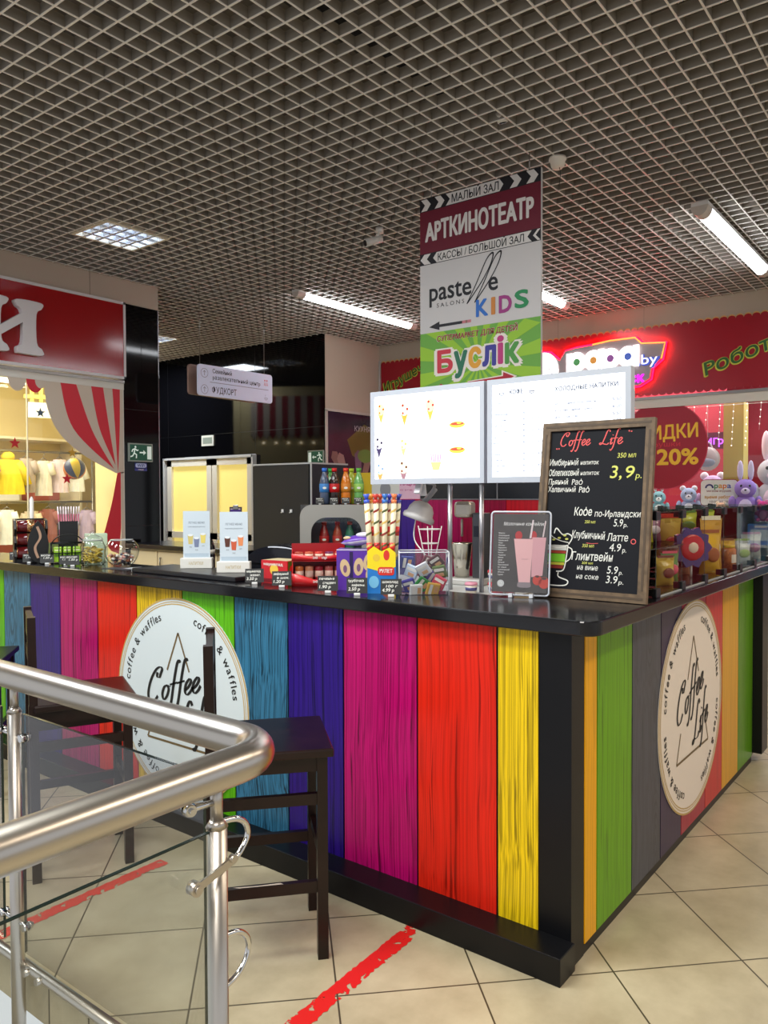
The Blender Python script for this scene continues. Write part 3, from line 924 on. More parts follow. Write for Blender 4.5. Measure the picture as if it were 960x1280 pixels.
def square_lamp(x0, x1, y0, y1, label):
    t = thing('louvre_lamp', label, 'ceiling lamp', ((x0 + x1) / 2, (y0 + y1) / 2, CEIL - 0.004), 0, 'square louvre lamps in the grid ceiling')
    b = MB(); b.m(mat((216, 208, 188), 0.4))
    w = 0.022
    for q in ((x0, x1, y0, y0 + w), (x0, x1, y1 - w, y1), (x0, x0 + w, y0 + w, y1 - w), (x1 - w, x1, y0 + w, y1 - w)): b.box(*q, CEIL - 0.004, CEIL + 0.09)
    b.build('frame', t)
    b = MB(); b.m(mat((190, 215, 255), 0.4, emit=2.6)); b.box(x0 + w, x1 - w, y0 + w, y1 - w, CEIL + 0.080, CEIL + 0.088)
    b.m(mat((235, 245, 255), 0.4, emit=9.0))
    for k in range(4):
        y = y0 + (y1 - y0) * (k + 0.5) / 4; b.cyl((x0 + w, y, CEIL + 0.066), (x1 - w, y, CEIL + 0.066), 0.012, seg=8)
    b.build('tubes', t)
    b = MB(); b.m(mat((226, 230, 236), 0.25, metal=0.6))
    for k in range(1, 5):
        x = x0 + (x1 - x0) * k / 5; b.box(x - 0.004, x + 0.004, y0 + w, y1 - w, CEIL, CEIL + 0.05)
    for k in range(1, 4):
        y = y0 + (y1 - y0) * k / 4; b.box(x0 + w, x1 - w, y - 0.004, y + 0.004, CEIL + 0.0005, CEIL + 0.0495)
    b.build('louvre', t)
square_lamp(3.32, 3.865, 5.09, 5.58, 'square louvre ceiling lamp above the left shop fascia')
square_lamp(5.87, 6.41, 8.25, 8.77, 'square louvre ceiling lamp half hidden behind the black column')

# smoke detector, cctv camera, small spot
b = MB(); b.m(mat((232, 224, 210), 0.5)); b.lathe([(0.050, 0), (0.052, 0.014), (0.046, 0.018), (0.040, 0.05), (0.026, 0.066), (0.0, 0.068)], (4.36, 2.045, 3.497), axis=(0, 0, -1))
b.m(mat((60, 60, 60), 0.5)); b.tube(bez([(4.35, 2.03, 3.44), (4.345, 2.02, 3.40), (4.36, 2.03, 3.36), (4.36, 2.035, 3.33)], 5), 0.002, seg=6)
tag(b.build('smoke_detector'), 'white smoke detector with a dangling wire beside the cinema sign', 'smoke detector')
t = thing('security_camera', 'small white bullet camera under the grid left of the cinema sign', 'camera', (4.66, 3.67, 3.5))
b = MB(); b.m(mat((225, 222, 215), 0.4)); b.cyl((4.68, 3.64, 3.5), (4.68, 3.64, 3.46), 0.03); b.cyl((4.68, 3.64, 3.46), (4.65, 3.66, 3.42), 0.012); b.build('bracket', t)
b = MB(); b.m(mat((225, 222, 215), 0.4)); b.cyl((4.70, 3.64, 3.425), (4.585, 3.70, 3.375), 0.030); b.m(BLACK); b.cyl((4.585, 3.70, 3.375), (4.580, 3.703, 3.373), 0.023); b.build('body', t)
b = MB(); b.m(mat((225, 220, 212), 0.4)); b.cyl((3.775, 2.09, 3.5), (3.76, 2.09, 3.55), 0.028, 0.034); b.m(BLACK); b.cyl((3.777, 2.09, 3.495), (3.775, 2.09, 3.5), 0.02)
tag(b.build('ceiling_spotlight'), 'tiny white spotlight set in the ceiling grid above the cinema sign', 'spotlight')

# ---- hanging cinema / shop sign
fs = Fr((4.2, 2.932, 0), (0, -1, 0)); SW = 0.858
sg = thing('hanging_sign', 'tall hanging sign with cinema, salon and toy shop panels over the kiosk', 'sign', (4.21, 2.5, 2.05))
INK = mat((18, 18, 26), 0.5); SWH = mat((222, 218, 216), 0.5); MAR = mat((106, 12, 40), 0.45)
b = MB(); b.m(mat((200, 200, 200), 0.4)); b.fbox(fs, 0, SW, 2.06, 3.40, -0.022, 0)
for a in (0.08, SW - 0.08): b.m(STEELD); b.cyl(fs.p(a, 3.40, -0.011), fs.p(a, CEIL + 0.03, -0.011), 0.003, seg=6)
b.build('panel', sg)
b = MB(); c1 = 0.0012; c2 = 0.0022; c3 = 0.0032
b.m(MAR); b.rect(fs, 0, SW, 3.048, 3.318, c1)
def chev(a, z0, z1, w, d, right=True):
    zm = (z0 + z1) / 2
    if right: return [(a, z0), (a + w, z0), (a + w + d, zm), (a + w, z1), (a, z1), (a + d, zm)]
    return [(a + d, z0), (a + d + w, z0), (a + w, zm), (a + d + w, z1), (a + d, z1), (a, zm)]
for z0, z1 in ((3.318, 3.40), (2.975, 3.048)):
    b.m(INK); b.rect(fs, 0, SW, z0, z1, c1)
z0, z1 = 3.322, 3.396
b.m(SWH)
for a in (0.01, 0.115): b.flat(fs, chev(a, z0, z1, 0.045, 0.03), c2)
b.flat(fs, [(0.20, z0), (0.585, z0), (0.612, (z0 + z1) / 2), (0.585, z1), (0.20, z1), (0.23, (z0 + z1) / 2)], c2)
for a in (0.655, 0.765): b.flat(fs, chev(a, z0, z1, 0.048, 0.03), c2)
z0, z1 = 2.979, 3.044
b.flat(fs, chev(0.004, z0, z1, 0.05, 0.03, False), c2)
b.flat(fs, [(0.13, z0), (0.80, z0), (0.772, (z0 + z1) / 2), (0.80, z1), (0.13, z1), (0.102, (z0 + z1) / 2)], c2)
b.flat(fs, chev(0.808, z0, z1, 0.018, 0.03, False), c2)
b.m(INK); b.text(fs, 'МАЛЫЙ ЗАЛ', 0.245, 3.332, 0.050, 0.335, c3, bold=0.012); b.text(fs, 'КАССЫ / БОЛЬШОЙ ЗАЛ', 0.14, 2.988, 0.044, 0.61, c3, bold=0.01)
b.m(SWH); b.text(fs, 'АРТКИНОТЕАТР', 0.045, 3.125, 0.115, 0.765, c2, bold=0.045)
b.m(mat((208, 205, 206), 0.5)); b.rect(fs, 0, SW, 2.535, 2.975, c1)
b.m(INK)
b.text(fs, 'paste', 0.075, 2.738, 0.118, 0.31, c2, bold=0.022); b.text(fs, 'e', 0.51, 2.738, 0.118, 0.062, c2, bold=0.022)
for x in (0.34, 0.395):
    P = bez([(x + 0.015, 2.68), (x + 0.085, 2.80), (x + 0.155, 2.93), (x + 0.20, 2.962), (x + 0.185, 2.90), (x + 0.12, 2.80), (x + 0.02, 2.685)], 6)
    b.stroke(fs, P, 0.013, c2, nib=(1.0, 0.5))
b.text(fs, 'SALONS', 0.13, 2.690, 0.026, 0.205, c2, spacing=1.5)
b.flat(fs, [(0.07, 2.572), (0.15, 2.545), (0.15, 2.60)], c2); b.rect(fs, 0.15, 0.32, 2.563, 2.581, c2)
b.m(mat((196, 120, 130), 0.5)); b.rect(fs, 0.32, 0.345, 2.563, 2.581, c2); b.rect(fs, 0.358, 0.385, 2.563, 2.581, c2)
b.m(mat((140, 100, 90), 0.5)); b.rect(fs, 0.345, 0.358, 2.563, 2.581, c2)
for ch, x, w, rgb in (('K', 0.425, 0.078, (40, 110, 200)), ('I', 0.532, 0.02, (205, 130, 56)), ('D', 0.585, 0.08, (160, 50, 130)), ('S', 0.692, 0.085, (30, 140, 84))):
    b.m(mat(rgb, 0.5)); b.text(fs, ch, x, 2.592 if ch != 'S' else 2.605, 0.10, w, c3, bold=0.05)
# green toy shop panel with rays
b.m(mat((104, 168, 60), 0.5)); b.rect(fs, 0, SW, 2.06, 2.535, c1)
b.m(mat((150, 198, 42), 0.5))
cx, cz = 0.44, 2.30
def clip_ray(t0, t1):
    def edge(t):
        dx, dz = math.cos(t), math.sin(t); k = []
        if abs(dx) > 1e-6: k.append(((SW if dx > 0 else 0) - cx) / dx)
        if abs(dz) > 1e-6: k.append(((2.535 if dz > 0 else 2.06) - cz) / dz)
        q = min(v for v in k if v > 0); return (cx + dx * q, cz + dz * q)
    return [(cx, cz), edge(t0), edge(t1)]
for i in range(16): b.flat(fs, clip_ray(2 * PI * i / 16 + 0.05, 2 * PI * i / 16 + 0.05 + 0.2), c2)
b.m(mat((236, 226, 214), 0.5)); b.text(fs, 'СУПЕРМАРКЕТ ДЛЯ ДЕТЕЙ', 0.13, 2.472, 0.034, 0.58, c3, bold=0.05, shear=0.1)
b.m(mat((150, 16, 44), 0.5)); b.text(fs, 'СУПЕРМАРКЕТ ДЛЯ ДЕТЕЙ', 0.132, 2.4725, 0.033, 0.576, c3 + 0.001, bold=0.03, shear=0.1)
X = 0.14
for ch, w, rgb, dz in (('Б', 0.105, (204, 40, 60), 0.0), ('у', 0.085, (24, 110, 80), 0.0), ('с', 0.078, (226, 160, 40), 0.01), ('л', 0.082, (52, 50, 150), 0.01), ('і', 0.030, (190, 40, 120), 0.015), ('к', 0.082, (70, 150, 60), 0.01)):
    h = 0.135 if ch == 'Б' else 0.155
    b.m(mat((238, 230, 222), 0.5)); b.text(fs, ch, X - 0.014, 2.268 + dz, h, w + 0.028, c3, bold=0.14)
    b.m(mat(rgb, 0.45)); b.text(fs, ch, X, 2.275 + dz, h * 0.95, w, c3 + 0.0012, bold=0.06)
    X += w + 0.022
b.m(mat((238, 225, 215), 0.5)); b.flat(fs, [(0.36, 2.165), (0.60, 2.175), (0.60, 2.15), (0.705, 2.20), (0.60, 2.245), (0.60, 2.215), (0.36, 2.20)], c3)
b.m(mat((176, 16, 44), 0.5)); b.flat(fs, [(0.36, 2.172), (0.61, 2.182), (0.612, 2.165), (0.685, 2.20), (0.612, 2.232), (0.61, 2.208), (0.36, 2.194)], c3 + 0.001)
b.text(fs, '2 этаж', 0.15, 2.14, 0.06, 0.2, c3, bold=0.03)
b.build('printed_face', sg)

# ---- floating direction sign on two wires
ff = Fr((4.79, 5.9, 0), (1, 0, 0))
dsg = thing('direction_sign', 'pale lilac direction sign on two wires by the black glass wall', 'sign', (5.27, 5.9, 2.44))
b = MB(); b.m(mat((222, 230, 255), 0.4)); b.prism(ff, rrect(0, 0.965, 2.44, 2.735, 0.03), -0.02, 0.0); b.build('front_plate', dsg)
b = MB(); b.m(mat((150, 120, 108), 0.5)); g = Fr((4.76, 5.98, 0), (1, 0.10, 0)); b.prism(g, rrect(-0.02, 0.93, 2.45, 2.735, 0.03), -0.02, 0.0); b.build('rear_plate', dsg)
for a in (0.045, 0.88):
    b = MB(); b.m(STEELD); b.cyl(ff.p(a, 2.73, -0.03), ff.p(a, CEIL + 0.03, -0.03), 0.003, seg=6); b.build('wire', dsg)
b = MB(); b.m(mat((40, 38, 60), 0.5))
b.text(ff, 'Семейный', 0.175, 2.665, 0.040, 0.24, 0.001, bold=0.012); b.text(ff, 'развлекательный центр', 0.175, 2.605, 0.040, 0.62, 0.001, bold=0.012)
b.text(ff, 'ФУДКОРТ', 0.165, 2.475, 0.058, 0.31, 0.001, bold=0.008)
b.m(mat((130, 126, 150), 0.5)); b.rect(ff, 0.14, 0.91, 2.572, 2.577, 0.001)
for z in (2.655, 2.50):
    b.ring(ff, 0.075, z, 0.040, 0.044, 0.001, seg=24); b.stroke(ff, [(0.075, z - 0.024), (0.075, z + 0.022)], 0.005, 0.001); b.stroke(ff, [(0.058, z + 0.006), (0.075, z + 0.024), (0.092, z + 0.006)], 0.005, 0.0012)
b.m(mat((220, 90, 90), 0.5))
for a in (0.86, 0.89): b.disc(ff, a, 2.668, 0.009, 0.001, seg=10); b.stroke(ff, [(a - 0.01, 2.615), (a, 2.655), (a + 0.01, 2.615)], 0.006, 0.001)
b.m(mat((110, 110, 130), 0.5)); b.ring(ff, 0.875, 2.49, 0.018, 0.022, 0.001, seg=14, t0=PI, t1=2 * PI); b.stroke(ff, [(0.853, 2.49), (0.897, 2.49)], 0.004, 0.001); b.stroke(ff, [(0.865, 2.505), (0.87, 2.525)], 0.003, 0.001)
b.build('lettering', dsg)

# ---- left shop sign with one white channel letter in view
ls = Fr((0, LY - 0.06, 0), (1, 0, 0))
shp = thing('shop_sign', 'glossy red sign box with a big white letter on the left shop', 'sign', (2.6, LY - 0.03, 2.56))
b = MB(); b.m(mat((150, 4, 14), 0.12, spec=0.6)); b.fbox(ls, 0.6, 4.28, 2.59, 3.252, -0.05, 0); b.build('panel', shp)
b = MB(); b.m(mat((208, 204, 204), 0.35))
b.fbox(ls, 0.6, 4.300, 3.252, 3.276, -0.06, 0.006); b.fbox(ls, 0.6, 4.300, 2.566, 2.590, -0.06, 0.006); b.fbox(ls, 4.278, 4.300, 2.566, 3.276, -0.06, 0.006)
b.build('frame', shp)
b = MB(); b.m(mat((206, 202, 202), 0.4))
# slab-serif letter with swelling ends
def serif_stem(a0, a1, z0, z1):
    m = (a0 + a1) / 2; h = (a1 - a0) / 2; e = 0.055
    P = [(a0 - e, z0), (a1 + e, z0), (a1 + e, z0 + 0.05), (a1 + 0.01, z0 + 0.10), (a1 + 0.01, z1 - 0.10), (a1 + e, z1 - 0.05), (a1 + e, z1), (a0 - e, z1), (a0 - e, z1 - 0.05), (a0 - 0.01, z1 - 0.10), (a0 - 0.01, z0 + 0.10), (a0 - e, z0 + 0.05)]
    Q = bez(P + [P[0]], 4)[:-1]
    b.prism(ls, [(q.x, q.y) for q in Q], 0.0, 0.055)
serif_stem(3.305, 3.405, 2.665, 3.10); serif_stem(3.01, 3.11, 2.665, 3.10)
b.prism(ls, [(3.10, 2.78), (3.315, 2.93), (3.315, 3.01), (3.10, 2.86)], 0.0, 0.0545)
b.build('letter', shp)

# striped curtain graphic on the left window glass
lw_ = Fr((0, LY - 0.0065, 0), (1, 0, 0))
cg = MB(); cg.m(mat((204, 190, 172), 0.6)); GW = []
def cur(pts): return [(p.x, p.y) for p in bez(pts, 8)]
outer = cur([(3.53, 2.475), (3.56, 2.24), (3.67, 2.03), (3.90, 1.85), (4.215, 1.70)])
cg.flat(lw_, outer + [(4.30, 1.70), (4.30, 2.475)], 0.0)
cg.flat(lw_, [(4.272, 0.9), (4.30, 0.9), (4.30, 1.71), (4.272, 1.71)], 0.0)
cg.m(mat((206, 36, 52), 0.5))
def stripe(x0, x1, xm0, xm1, zm, tip):
    L = cur([(x0, 2.475), (xm0, zm), tip]); R = cur([(x1, 2.475), (xm1, zm), tip])
    cg.flat(lw_, L + list(reversed(R[:-1])), 0.001)
stripe(3.68, 3.83, 3.80, 3.98, 2.08, (4.20, 1.735))
stripe(3.975, 4.095, 4.055, 4.155, 2.10, (4.215, 1.77))
stripe(4.19, 4.268, 4.215, 4.262, 2.10, (4.24, 1.70))
cg.flat(lw_, cur([(4.232, 1.70), (4.17, 1.42), (4.07, 1.09)]) + [(4.16, 0.98), (4.24, 0.95), (4.266, 1.2), (4.268, 1.71)], 0.001)
cg.m(mat((206, 36, 52), 0.5)); cg.flat(lw_, [(3.375 + 0.075 + 0.075 * math.cos(a), 2.475 - 0.11 * math.sin(a)) for a in [PI * i / 12 for i in range(13)]], 0.001)
cg.m(mat((204, 190, 172), 0.6)); cg.flat(lw_, [(3.22 + 0.075 + 0.078 * math.cos(a), 2.475 - 0.11 * math.sin(a)) for a in [PI * i / 12 for i in range(13)]], 0.001)
cg.flat(lw_, [(3.50 + 0.05 * math.cos(a), 2.475 - 0.07 * math.sin(a)) for a in [PI * i / 12 for i in range(13)]], 0.0015)
tag(cg.build('curtain_decal'), 'red and cream striped curtain graphic stuck to the left shop window', 'window graphic')

# exit signs, wifi sticker, small wall sign
def exit_sign(f, a0, a1, z0, z1, label, right, dim=1.0):
    t = thing('exit_sign', label, 'exit sign', f.p((a0 + a1) / 2, z0, 0)[:])
    b = MB(); b.m(mat((150, 160, 150), 0.4)); b.fbox(f, a0, a1, z0, z1, 0.0005, 0.018)
    b.build('housing', t)
    b = MB(); w = a1 - a0; h = z1 - z0
    b.m(mat((8, 84, 62), 0.35, emit=0.12)); b.rect(f, a0 + 0.012, a1 - 0.012, z0 + 0.012, z1 - 0.012, 0.019)
    b.m(mat((225, 240, 230), 0.4, emit=0.25))
    def q(u): return a0 + (u if right else 1 - u) * w
    def fp(P, c=0.02):
        P = [(q(u), z0 + v * h) for u, v in P]; b.flat(f, P, c)
    fp([(0.76, 0.14), (0.94, 0.14), (0.94, 0.86), (0.76, 0.86)])
    fp([(0.44, 0.46), (0.60, 0.46), (0.60, 0.36), (0.71, 0.5), (0.60, 0.64), (0.60, 0.54), (0.44, 0.54)])
    b.disc(f, q(0.27), z0 + 0.80 * h, 0.06 * h, 0.02, seg=12)
    for P in ([(0.25, 0.72), (0.21, 0.45)], [(0.25, 0.70), (0.34, 0.60), (0.39, 0.64)], [(0.25, 0.70), (0.15, 0.64), (0.12, 0.52)], [(0.21, 0.46), (0.31, 0.38), (0.30, 0.18)], [(0.21, 0.46), (0.15, 0.30), (0.06, 0.26)]):
        b.stroke(f, [(q(u), z0 + v * h) for u, v in P], 0.075 * h, 0.0205)
    b.build('face', t)
fcol = Fr((0, LY, 0), (1, 0, 0))
exit_sign(fcol, 4.35, 4.615, 1.812, 1.985, 'green running man exit sign on the black column', True)
exit_sign(fd.shift(0, 0, 0.002), -6.86, -6.59, 1.88, 2.05, 'dim green exit sign at the corner of the black glass wall', False)
b = MB(); b.m(mat((40, 50, 130), 0.4)); b.fbox(fcol, 4.425, 4.56, 1.745, 1.80, 0.0003, 0.002); b.m(mat((60, 70, 150), 0.4)); b.fbox(fcol, 4.425, 4.56, 1.725, 1.75, 0.0003, 0.002)
b.m(mat((190, 200, 235), 0.4)); b.flat(fcol, rrect(4.432, 4.553, 1.756, 1.797, 0.018), 0.0025); b.m(mat((40, 50, 130), 0.4)); b.text(fcol, 'WiFi', 4.45, 1.764, 0.026, 0.085, 0.003, bold=0.03)
b.m(WHITE); b.text(fcol, 'FREE', 4.462, 1.730, 0.014, 0.06, 0.003, bold=0.03)
tag(b.build('wifi_sticker'), 'small blue free WiFi sticker under the exit sign on the column', 'sticker')
b = MB(); b.m(mat((205, 205, 195), 0.4)); b.fbox(fd, -8.94, -8.68, 2.19, 2.34, 0.0025, 0.02); b.m(mat((130, 140, 130), 0.4)); b.rect(fd, -8.91, -8.71, 2.22, 2.31, 0.021)
tag(b.build('door_plate'), 'small pale sign plate above the white double door', 'sign')

# poster on the beige wall
fp_ = Fr((0, 6.583, 0), (1, 0, 0))
t = thing('wall_poster', 'dark food poster with glasses and greens on the beige wall', 'poster', (7.85, 6.58, 1.0))
b = MB(); b.m(mat((46, 36, 52), 0.2, noise=0.3, nscale=3)); b.fbox(fp_, 7.385, 8.36, 0.6, 2.54, 0.0005, 0.01)
rnd = random.Random(3)
b.m(mat((92, 90, 30), 0.3)); b.flat(fp_, [(7.75, 2.2), (8.1, 2.42), (8.35, 2.35), (8.35, 1.95), (8.1, 1.9), (7.85, 2.0)], 0.011)
for a, z, ang, L, rgb in ((7.62, 1.82, 2.2, 0.55, (120, 98, 92)), (7.70, 1.75, 1.95, 0.6, (150, 128, 120)), (7.98, 1.78, 1.62, 0.6, (104, 84, 110)), (8.12, 1.80, 1.2, 0.6, (128, 104, 96)), (8.26, 1.74, 0.9, 0.5, (110, 86, 90))):
    b.m(mat(rgb, 0.3)); d = (math.cos(ang), math.sin(ang)); n = (-d[1], d[0]); w = 0.07
    b.flat(fp_, [(a - d[0] * L * .5 + n[0] * w * .6, z - d[1] * L * .5 + n[1] * w * .6), (a - d[0] * L * .5 - n[0] * w * .6, z - d[1] * L * .5 - n[1] * w * .6), (a + d[0] * L * .4 - n[0] * w, z + d[1] * L * .4 - n[1] * w), (a + d[0] * L * .5, z + d[1] * L * .5), (a + d[0] * L * .4 + n[0] * w, z + d[1] * L * .4 + n[1] * w)], 0.0112 + rnd.random() * .001)
b.m(mat((96, 130, 60), 0.3)); b.disc(fp_, 8.12, 2.0, 0.16, 0.0125, 0.09)
b.m(mat((92, 60, 170), 0.3)); b.disc(fp_, 7.98, 1.50, 0.09, 0.0126, 0.16)
b.m(mat((170, 166, 196), 0.3))
for a in (8.12, 8.2, 8.28): b.flat(fp_, [(a, 1.1), (a + 0.05, 1.1), (a + 0.09, 1.34), (a + 0.04, 1.34)], 0.0127)
b.m(mat((180, 180, 190), 0.3)); b.text(fp_, 'КУХНЯ', 7.9, 2.32, 0.07, 0.32, 0.0125)
b.build('print', t)

# ---- right shop sign board
BZ0, BZ1 = 2.545, 3.272
rs = Fr((RX - 0.03, 0, 0), (0, -1, 0))
rsb = thing('shop_sign', 'wide crimson sign board with scalloped edges and lit letters on the right shop', 'sign', (RX - 0.02, 3.0, BZ0))
b = MB(); b.m(mat((158, 16, 36), 0.25)); b.fbox(rs, -6.53, 2.5, BZ0 + 0.02, BZ1 - 0.02, -0.03, 0)
n = 118
for i in range(n):
    a = -6.53 + 9.03 * (i + 0.5) / n; r = 9.03 / n / 2
    for zc, sgn in ((BZ1 - 0.02, 1), (BZ0 + 0.02, -1)):
        b.flat(rs, [(a + r * math.cos(k * PI / 6), zc + sgn * 0.03 * math.sin(k * PI / 6)) for k in range(7)], -0.001)
b.m(mat((222, 172, 92), 0.5))
for i in range(n):
    a = -6.53 + 9.03 * (i + 0.5) / n; r = 9.03 / n / 2
    b.mesh([rs.p(a + (r) * math.cos(k * PI / 6), BZ1 - 0.02 + (0.03 + d) * math.sin(k * PI / 6) + d * .3, -0.002) for d in (0, 0.010) for k in range(7)], [(k, k + 1, k + 8, k + 7) for k in range(6)])
b.m(mat((196, 190, 186), 0.5)); b.fbox(rs, -6.57, -6.545, BZ0, BZ1 + 0.03, -0.03, 0.004)
b.build('board', rsb)
def grow(P, d):
    cx = sum(p[0] for p in P) / len(P); cz = sum(p[1] for p in P) / len(P); out = []; n = len(P)
    for i in range(n):
        a = Vector(P[i - 1]); q = Vector(P[i]); c = Vector(P[(i + 1) % n])
        t = (c - a).normalized(); nn = Vector((t.y, -t.x))
        out.append((q.x + nn.x * d, q.y + nn.y * d))
    return out
# contour of the lit logo: grey backing plate with red neon all round
cont = [(-4.40, 2.62), (-2.97, 2.66), (-2.86, 2.72), (-2.84, 2.84), (-2.74, 2.92), (-2.70, 3.08), (-2.95, 3.10), (-3.02, 3.17), (-3.30, 3.17), (-3.50, 3.15), (-3.70, 3.14), (-3.83, 3.12), (-3.90, 3.02), (-4.02, 3.12), (-4.20, 3.15), (-4.36, 3.06), (-4.44, 2.85)]
b = MB(); b.m(mat((168, 156, 160), 0.4)); b.prism(rs, cont, 0.03, 0.05)
for a, z in ((-4.2, 2.8), (-3.4, 2.9), (-2.9, 2.8)): b.cyl(rs.p(a, z, 0), rs.p(a, z, 0.03), 0.015, seg=8)
b.build('logo_plate', rsb)
g = grow(cont, 0.012); NEON = mat((255, 2, 18), 0.4, emit=42.0)
b = MB(); b.m(NEON); b.tube([rs.p(a, z, 0.016) for a, z in g] + [rs.p(*g[0], 0.016)], 0.011, seg=8); b.build('neon_tube', rsb)
g2 = grow(cont, 0.004)
b = MB(); b.m(mat((255, 150, 60), 0.4, emit=2.2)); b.tube([rs.p(a, z, 0.056) for a, z in g2[4:10]], 0.007, seg=6); b.build('amber_edge', rsb)
LIT = mat((255, 252, 248), 0.4, emit=2.2)
b = MB(); b.m(LIT)
X = -3.79
for i in range(4):
    r0, r1 = 0.040, 0.112; cxx = X + r1 + (0 if i % 2 == 0 else 0); zc = 2.975 + 0.012 * i * 0
    b.ring(rs, cxx, zc, r0, r1, 0.075, seg=32)
    if i % 2 == 0: b.rect(rs, X - 0.012, X + 0.055, zc - 0.30, zc + 0.105, 0.0755)
    else: b.rect(rs, cxx + r1 - 0.055, cxx + r1 + 0.012, zc - 0.115, zc + 0.115, 0.0755)
    X += 0.196
b.disc(rs, -4.10, 2.93, 0.19, 0.06, 0.20, seg=40)
b.fbox(rs, -4.29, -3.91, 2.66, 2.93, 0.052, 0.0601)
b.build('lit_letters', rsb)
b = MB()
X = -3.79
for rgb in ((80, 150, 90), (214, 150, 70), (140, 80, 150), (70, 100, 190)):
    b.m(mat(rgb, 0.4, emit=0.5)); b.disc(rs, X + 0.112, 2.975, 0.042, 0.074); X += 0.196
b.m(mat((70, 90, 200), 0.4, emit=0.5)); b.text(rs, '.by', -2.985, 2.865, 0.115, 0.235, 0.062, bold=0.05)
b.m(mat((240, 240, 255), 0.4, emit=1.2)); b.text(rs, '.by', -2.99, 2.875, 0.105, 0.215, 0.066, bold=0.0)
b.m(mat((226, 30, 224), 0.4, emit=1.3)); b.text(rs, 'Минск', -3.38, 2.69, 0.10, 0.46, 0.062, bold=0.08)
b.m(mat((200, 180, 190), 0.4, emit=0.6))
for a, z in ((-4.13, 3.04), (-4.04, 3.02), (-4.02, 2.93), (-3.99, 2.88)): b.disc(rs, a, z, 0.014, 0.0615, 0.008, seg=8)
b.build('logo_print', rsb)
L0 = mat((36, 96, 30), 0.4); L1 = mat((204, 206, 70), 0.4)
for body, a, z, h, w, sl in (('Роботы', -2.30, 2.70, 0.135, 0.84, 0.33), ('Игрушечный', -6.46, 2.87, 0.12, 0.98, 0.35), ('магазин', -6.05, 2.73, 0.12, 0.9, 0.35)):
    b = MB(); b.m(L1); b.text(rs, body, a - 0.008, z - 0.008, h, w * 1.02, 0.003, bold=0.085, shear=0.15, slope=sl); b.m(L0); b.text(rs, body, a, z, h * 0.98, w, 0.006, bold=0.02, shear=0.15, slope=sl); b.build('lettering', rsb)

# ================================================================== menu light boxes on poles
LX = 2.85
fb = Fr((LX, 0, 0), (0, -1, 0))
LITE = mat((244, 248, 255), 0.4, emit=1.12)
def lbox(y0, y1, label):
    t = thing('menu_lightbox', label, 'lightbox', (LX + 0.02, (y0 + y1) / 2, 1.543), 0)
    b = MB(); b.m(mat((190, 196, 208), 0.4))
    a0, a1 = -y1, -y0; w = 0.022
    b.fbox(fb, a0, a1, 1.543, 1.545 + w, -0.04, 0.0); b.fbox(fb, a0, a1, 1.97 - w, 1.97, -0.04, 0.0); b.fbox(fb, a0, a0 + w, 1.545 + w, 1.97 - w, -0.04, 0.0); b.fbox(fb, a1 - w, a1, 1.545 + w, 1.97 - w, -0.04, 0.0)
    b.fbox(fb, a0 + 0.01, a1 - 0.01, 1.55, 1.965, -0.04, -0.03)
    b.build('frame', t)
    b = MB(); b.m(LITE); b.fbox(fb, a0 + w, a1 - w, 1.545 + w, 1.97 - w, -0.03, -0.004); b.build('lit_face', t)
    return t, a0, a1
LB1, A0, A1 = lbox(1.667, 2.275, 'glowing white menu lightbox with waffle and ice cream pictures')
b = MB()
def em(rgb, e=0.75): return b.m(mat(rgb, 0.5, emit=e))
def cone(a, z, k, cr, fl, cup):
    em(cup); b.flat(fb, [(a - 0.022 * k, z), (a, z - 0.062 * k), (a + 0.022 * k, z)], -0.002)
    em(cr, 0.9); b.disc(fb, a, z + 0.012 * k, 0.024 * k, -0.0015, 0.03 * k, seg=14)
    em(fl)
    for i in range(5): b.disc(fb, a + 0.016 * k * math.cos(i * 2.1), z + 0.012 * k + 0.02 * k * math.sin(i * 2.1), 0.006 * k, -0.001, seg=8)
H = 1.97 - 1.543
def ps(u, v): return A0 + 0.608 * u, 1.97 - H * v
for u, v, k, cr, fl, cup in ((0.10, 0.22, .9, (250, 225, 160), (220, 120, 60), (226, 170, 80)), (0.32, 0.24, 1.0, (245, 225, 200), (190, 70, 60), (216, 160, 60)), (0.55, 0.22, .95, (240, 205, 160), (230, 90, 90), (222, 172, 70)),
                             (0.08, 0.58, .95, (220, 215, 230), (40, 30, 60), (60, 50, 90)), (0.31, 0.60, .8, (252, 235, 180), (240, 200, 120), (236, 206, 130)), (0.09, 0.86, .9, (240, 215, 180), (120, 170, 200), (226, 150, 80)), (0.31, 0.85, 1.0, (230, 235, 190), (130, 60, 70), (150, 110, 120))):
    b = MB(); a, z = ps(u, v); cone(a, z, k, cr, fl, cup); b.build('picture', LB1)
for u, v in ((0.78, 0.41), (0.78, 0.665)):
    b = MB(); a, z = ps(u, v); em((240, 180, 70)); b.disc(fb, a, z, 0.04, -0.002, 0.014, seg=16); em((206, 70, 50)); b.disc(fb, a, z + 0.004, 0.034, -0.0015, 0.006, seg=14); em((190, 200, 80)); b.disc(fb, a + 0.01, z + 0.006, 0.012, -0.001, 0.004, seg=10); b.build('picture', LB1)
b = MB(); a, z = ps(0.60, 0.78); em((236, 214, 130)); b.flat(fb, [(a - 0.028, z), (a - 0.016, z - 0.035), (a + 0.016, z - 0.035), (a + 0.028, z)], -0.002); em((214, 150, 200))
for i in range(5): b.stroke(fb, [(a - 0.02 + 0.01 * i, z), (a - 0.026 + 0.013 * i, z + 0.036)], 0.007, -0.0015)
b.build('picture', LB1); b = MB(); em((214, 214, 224), 0.75)
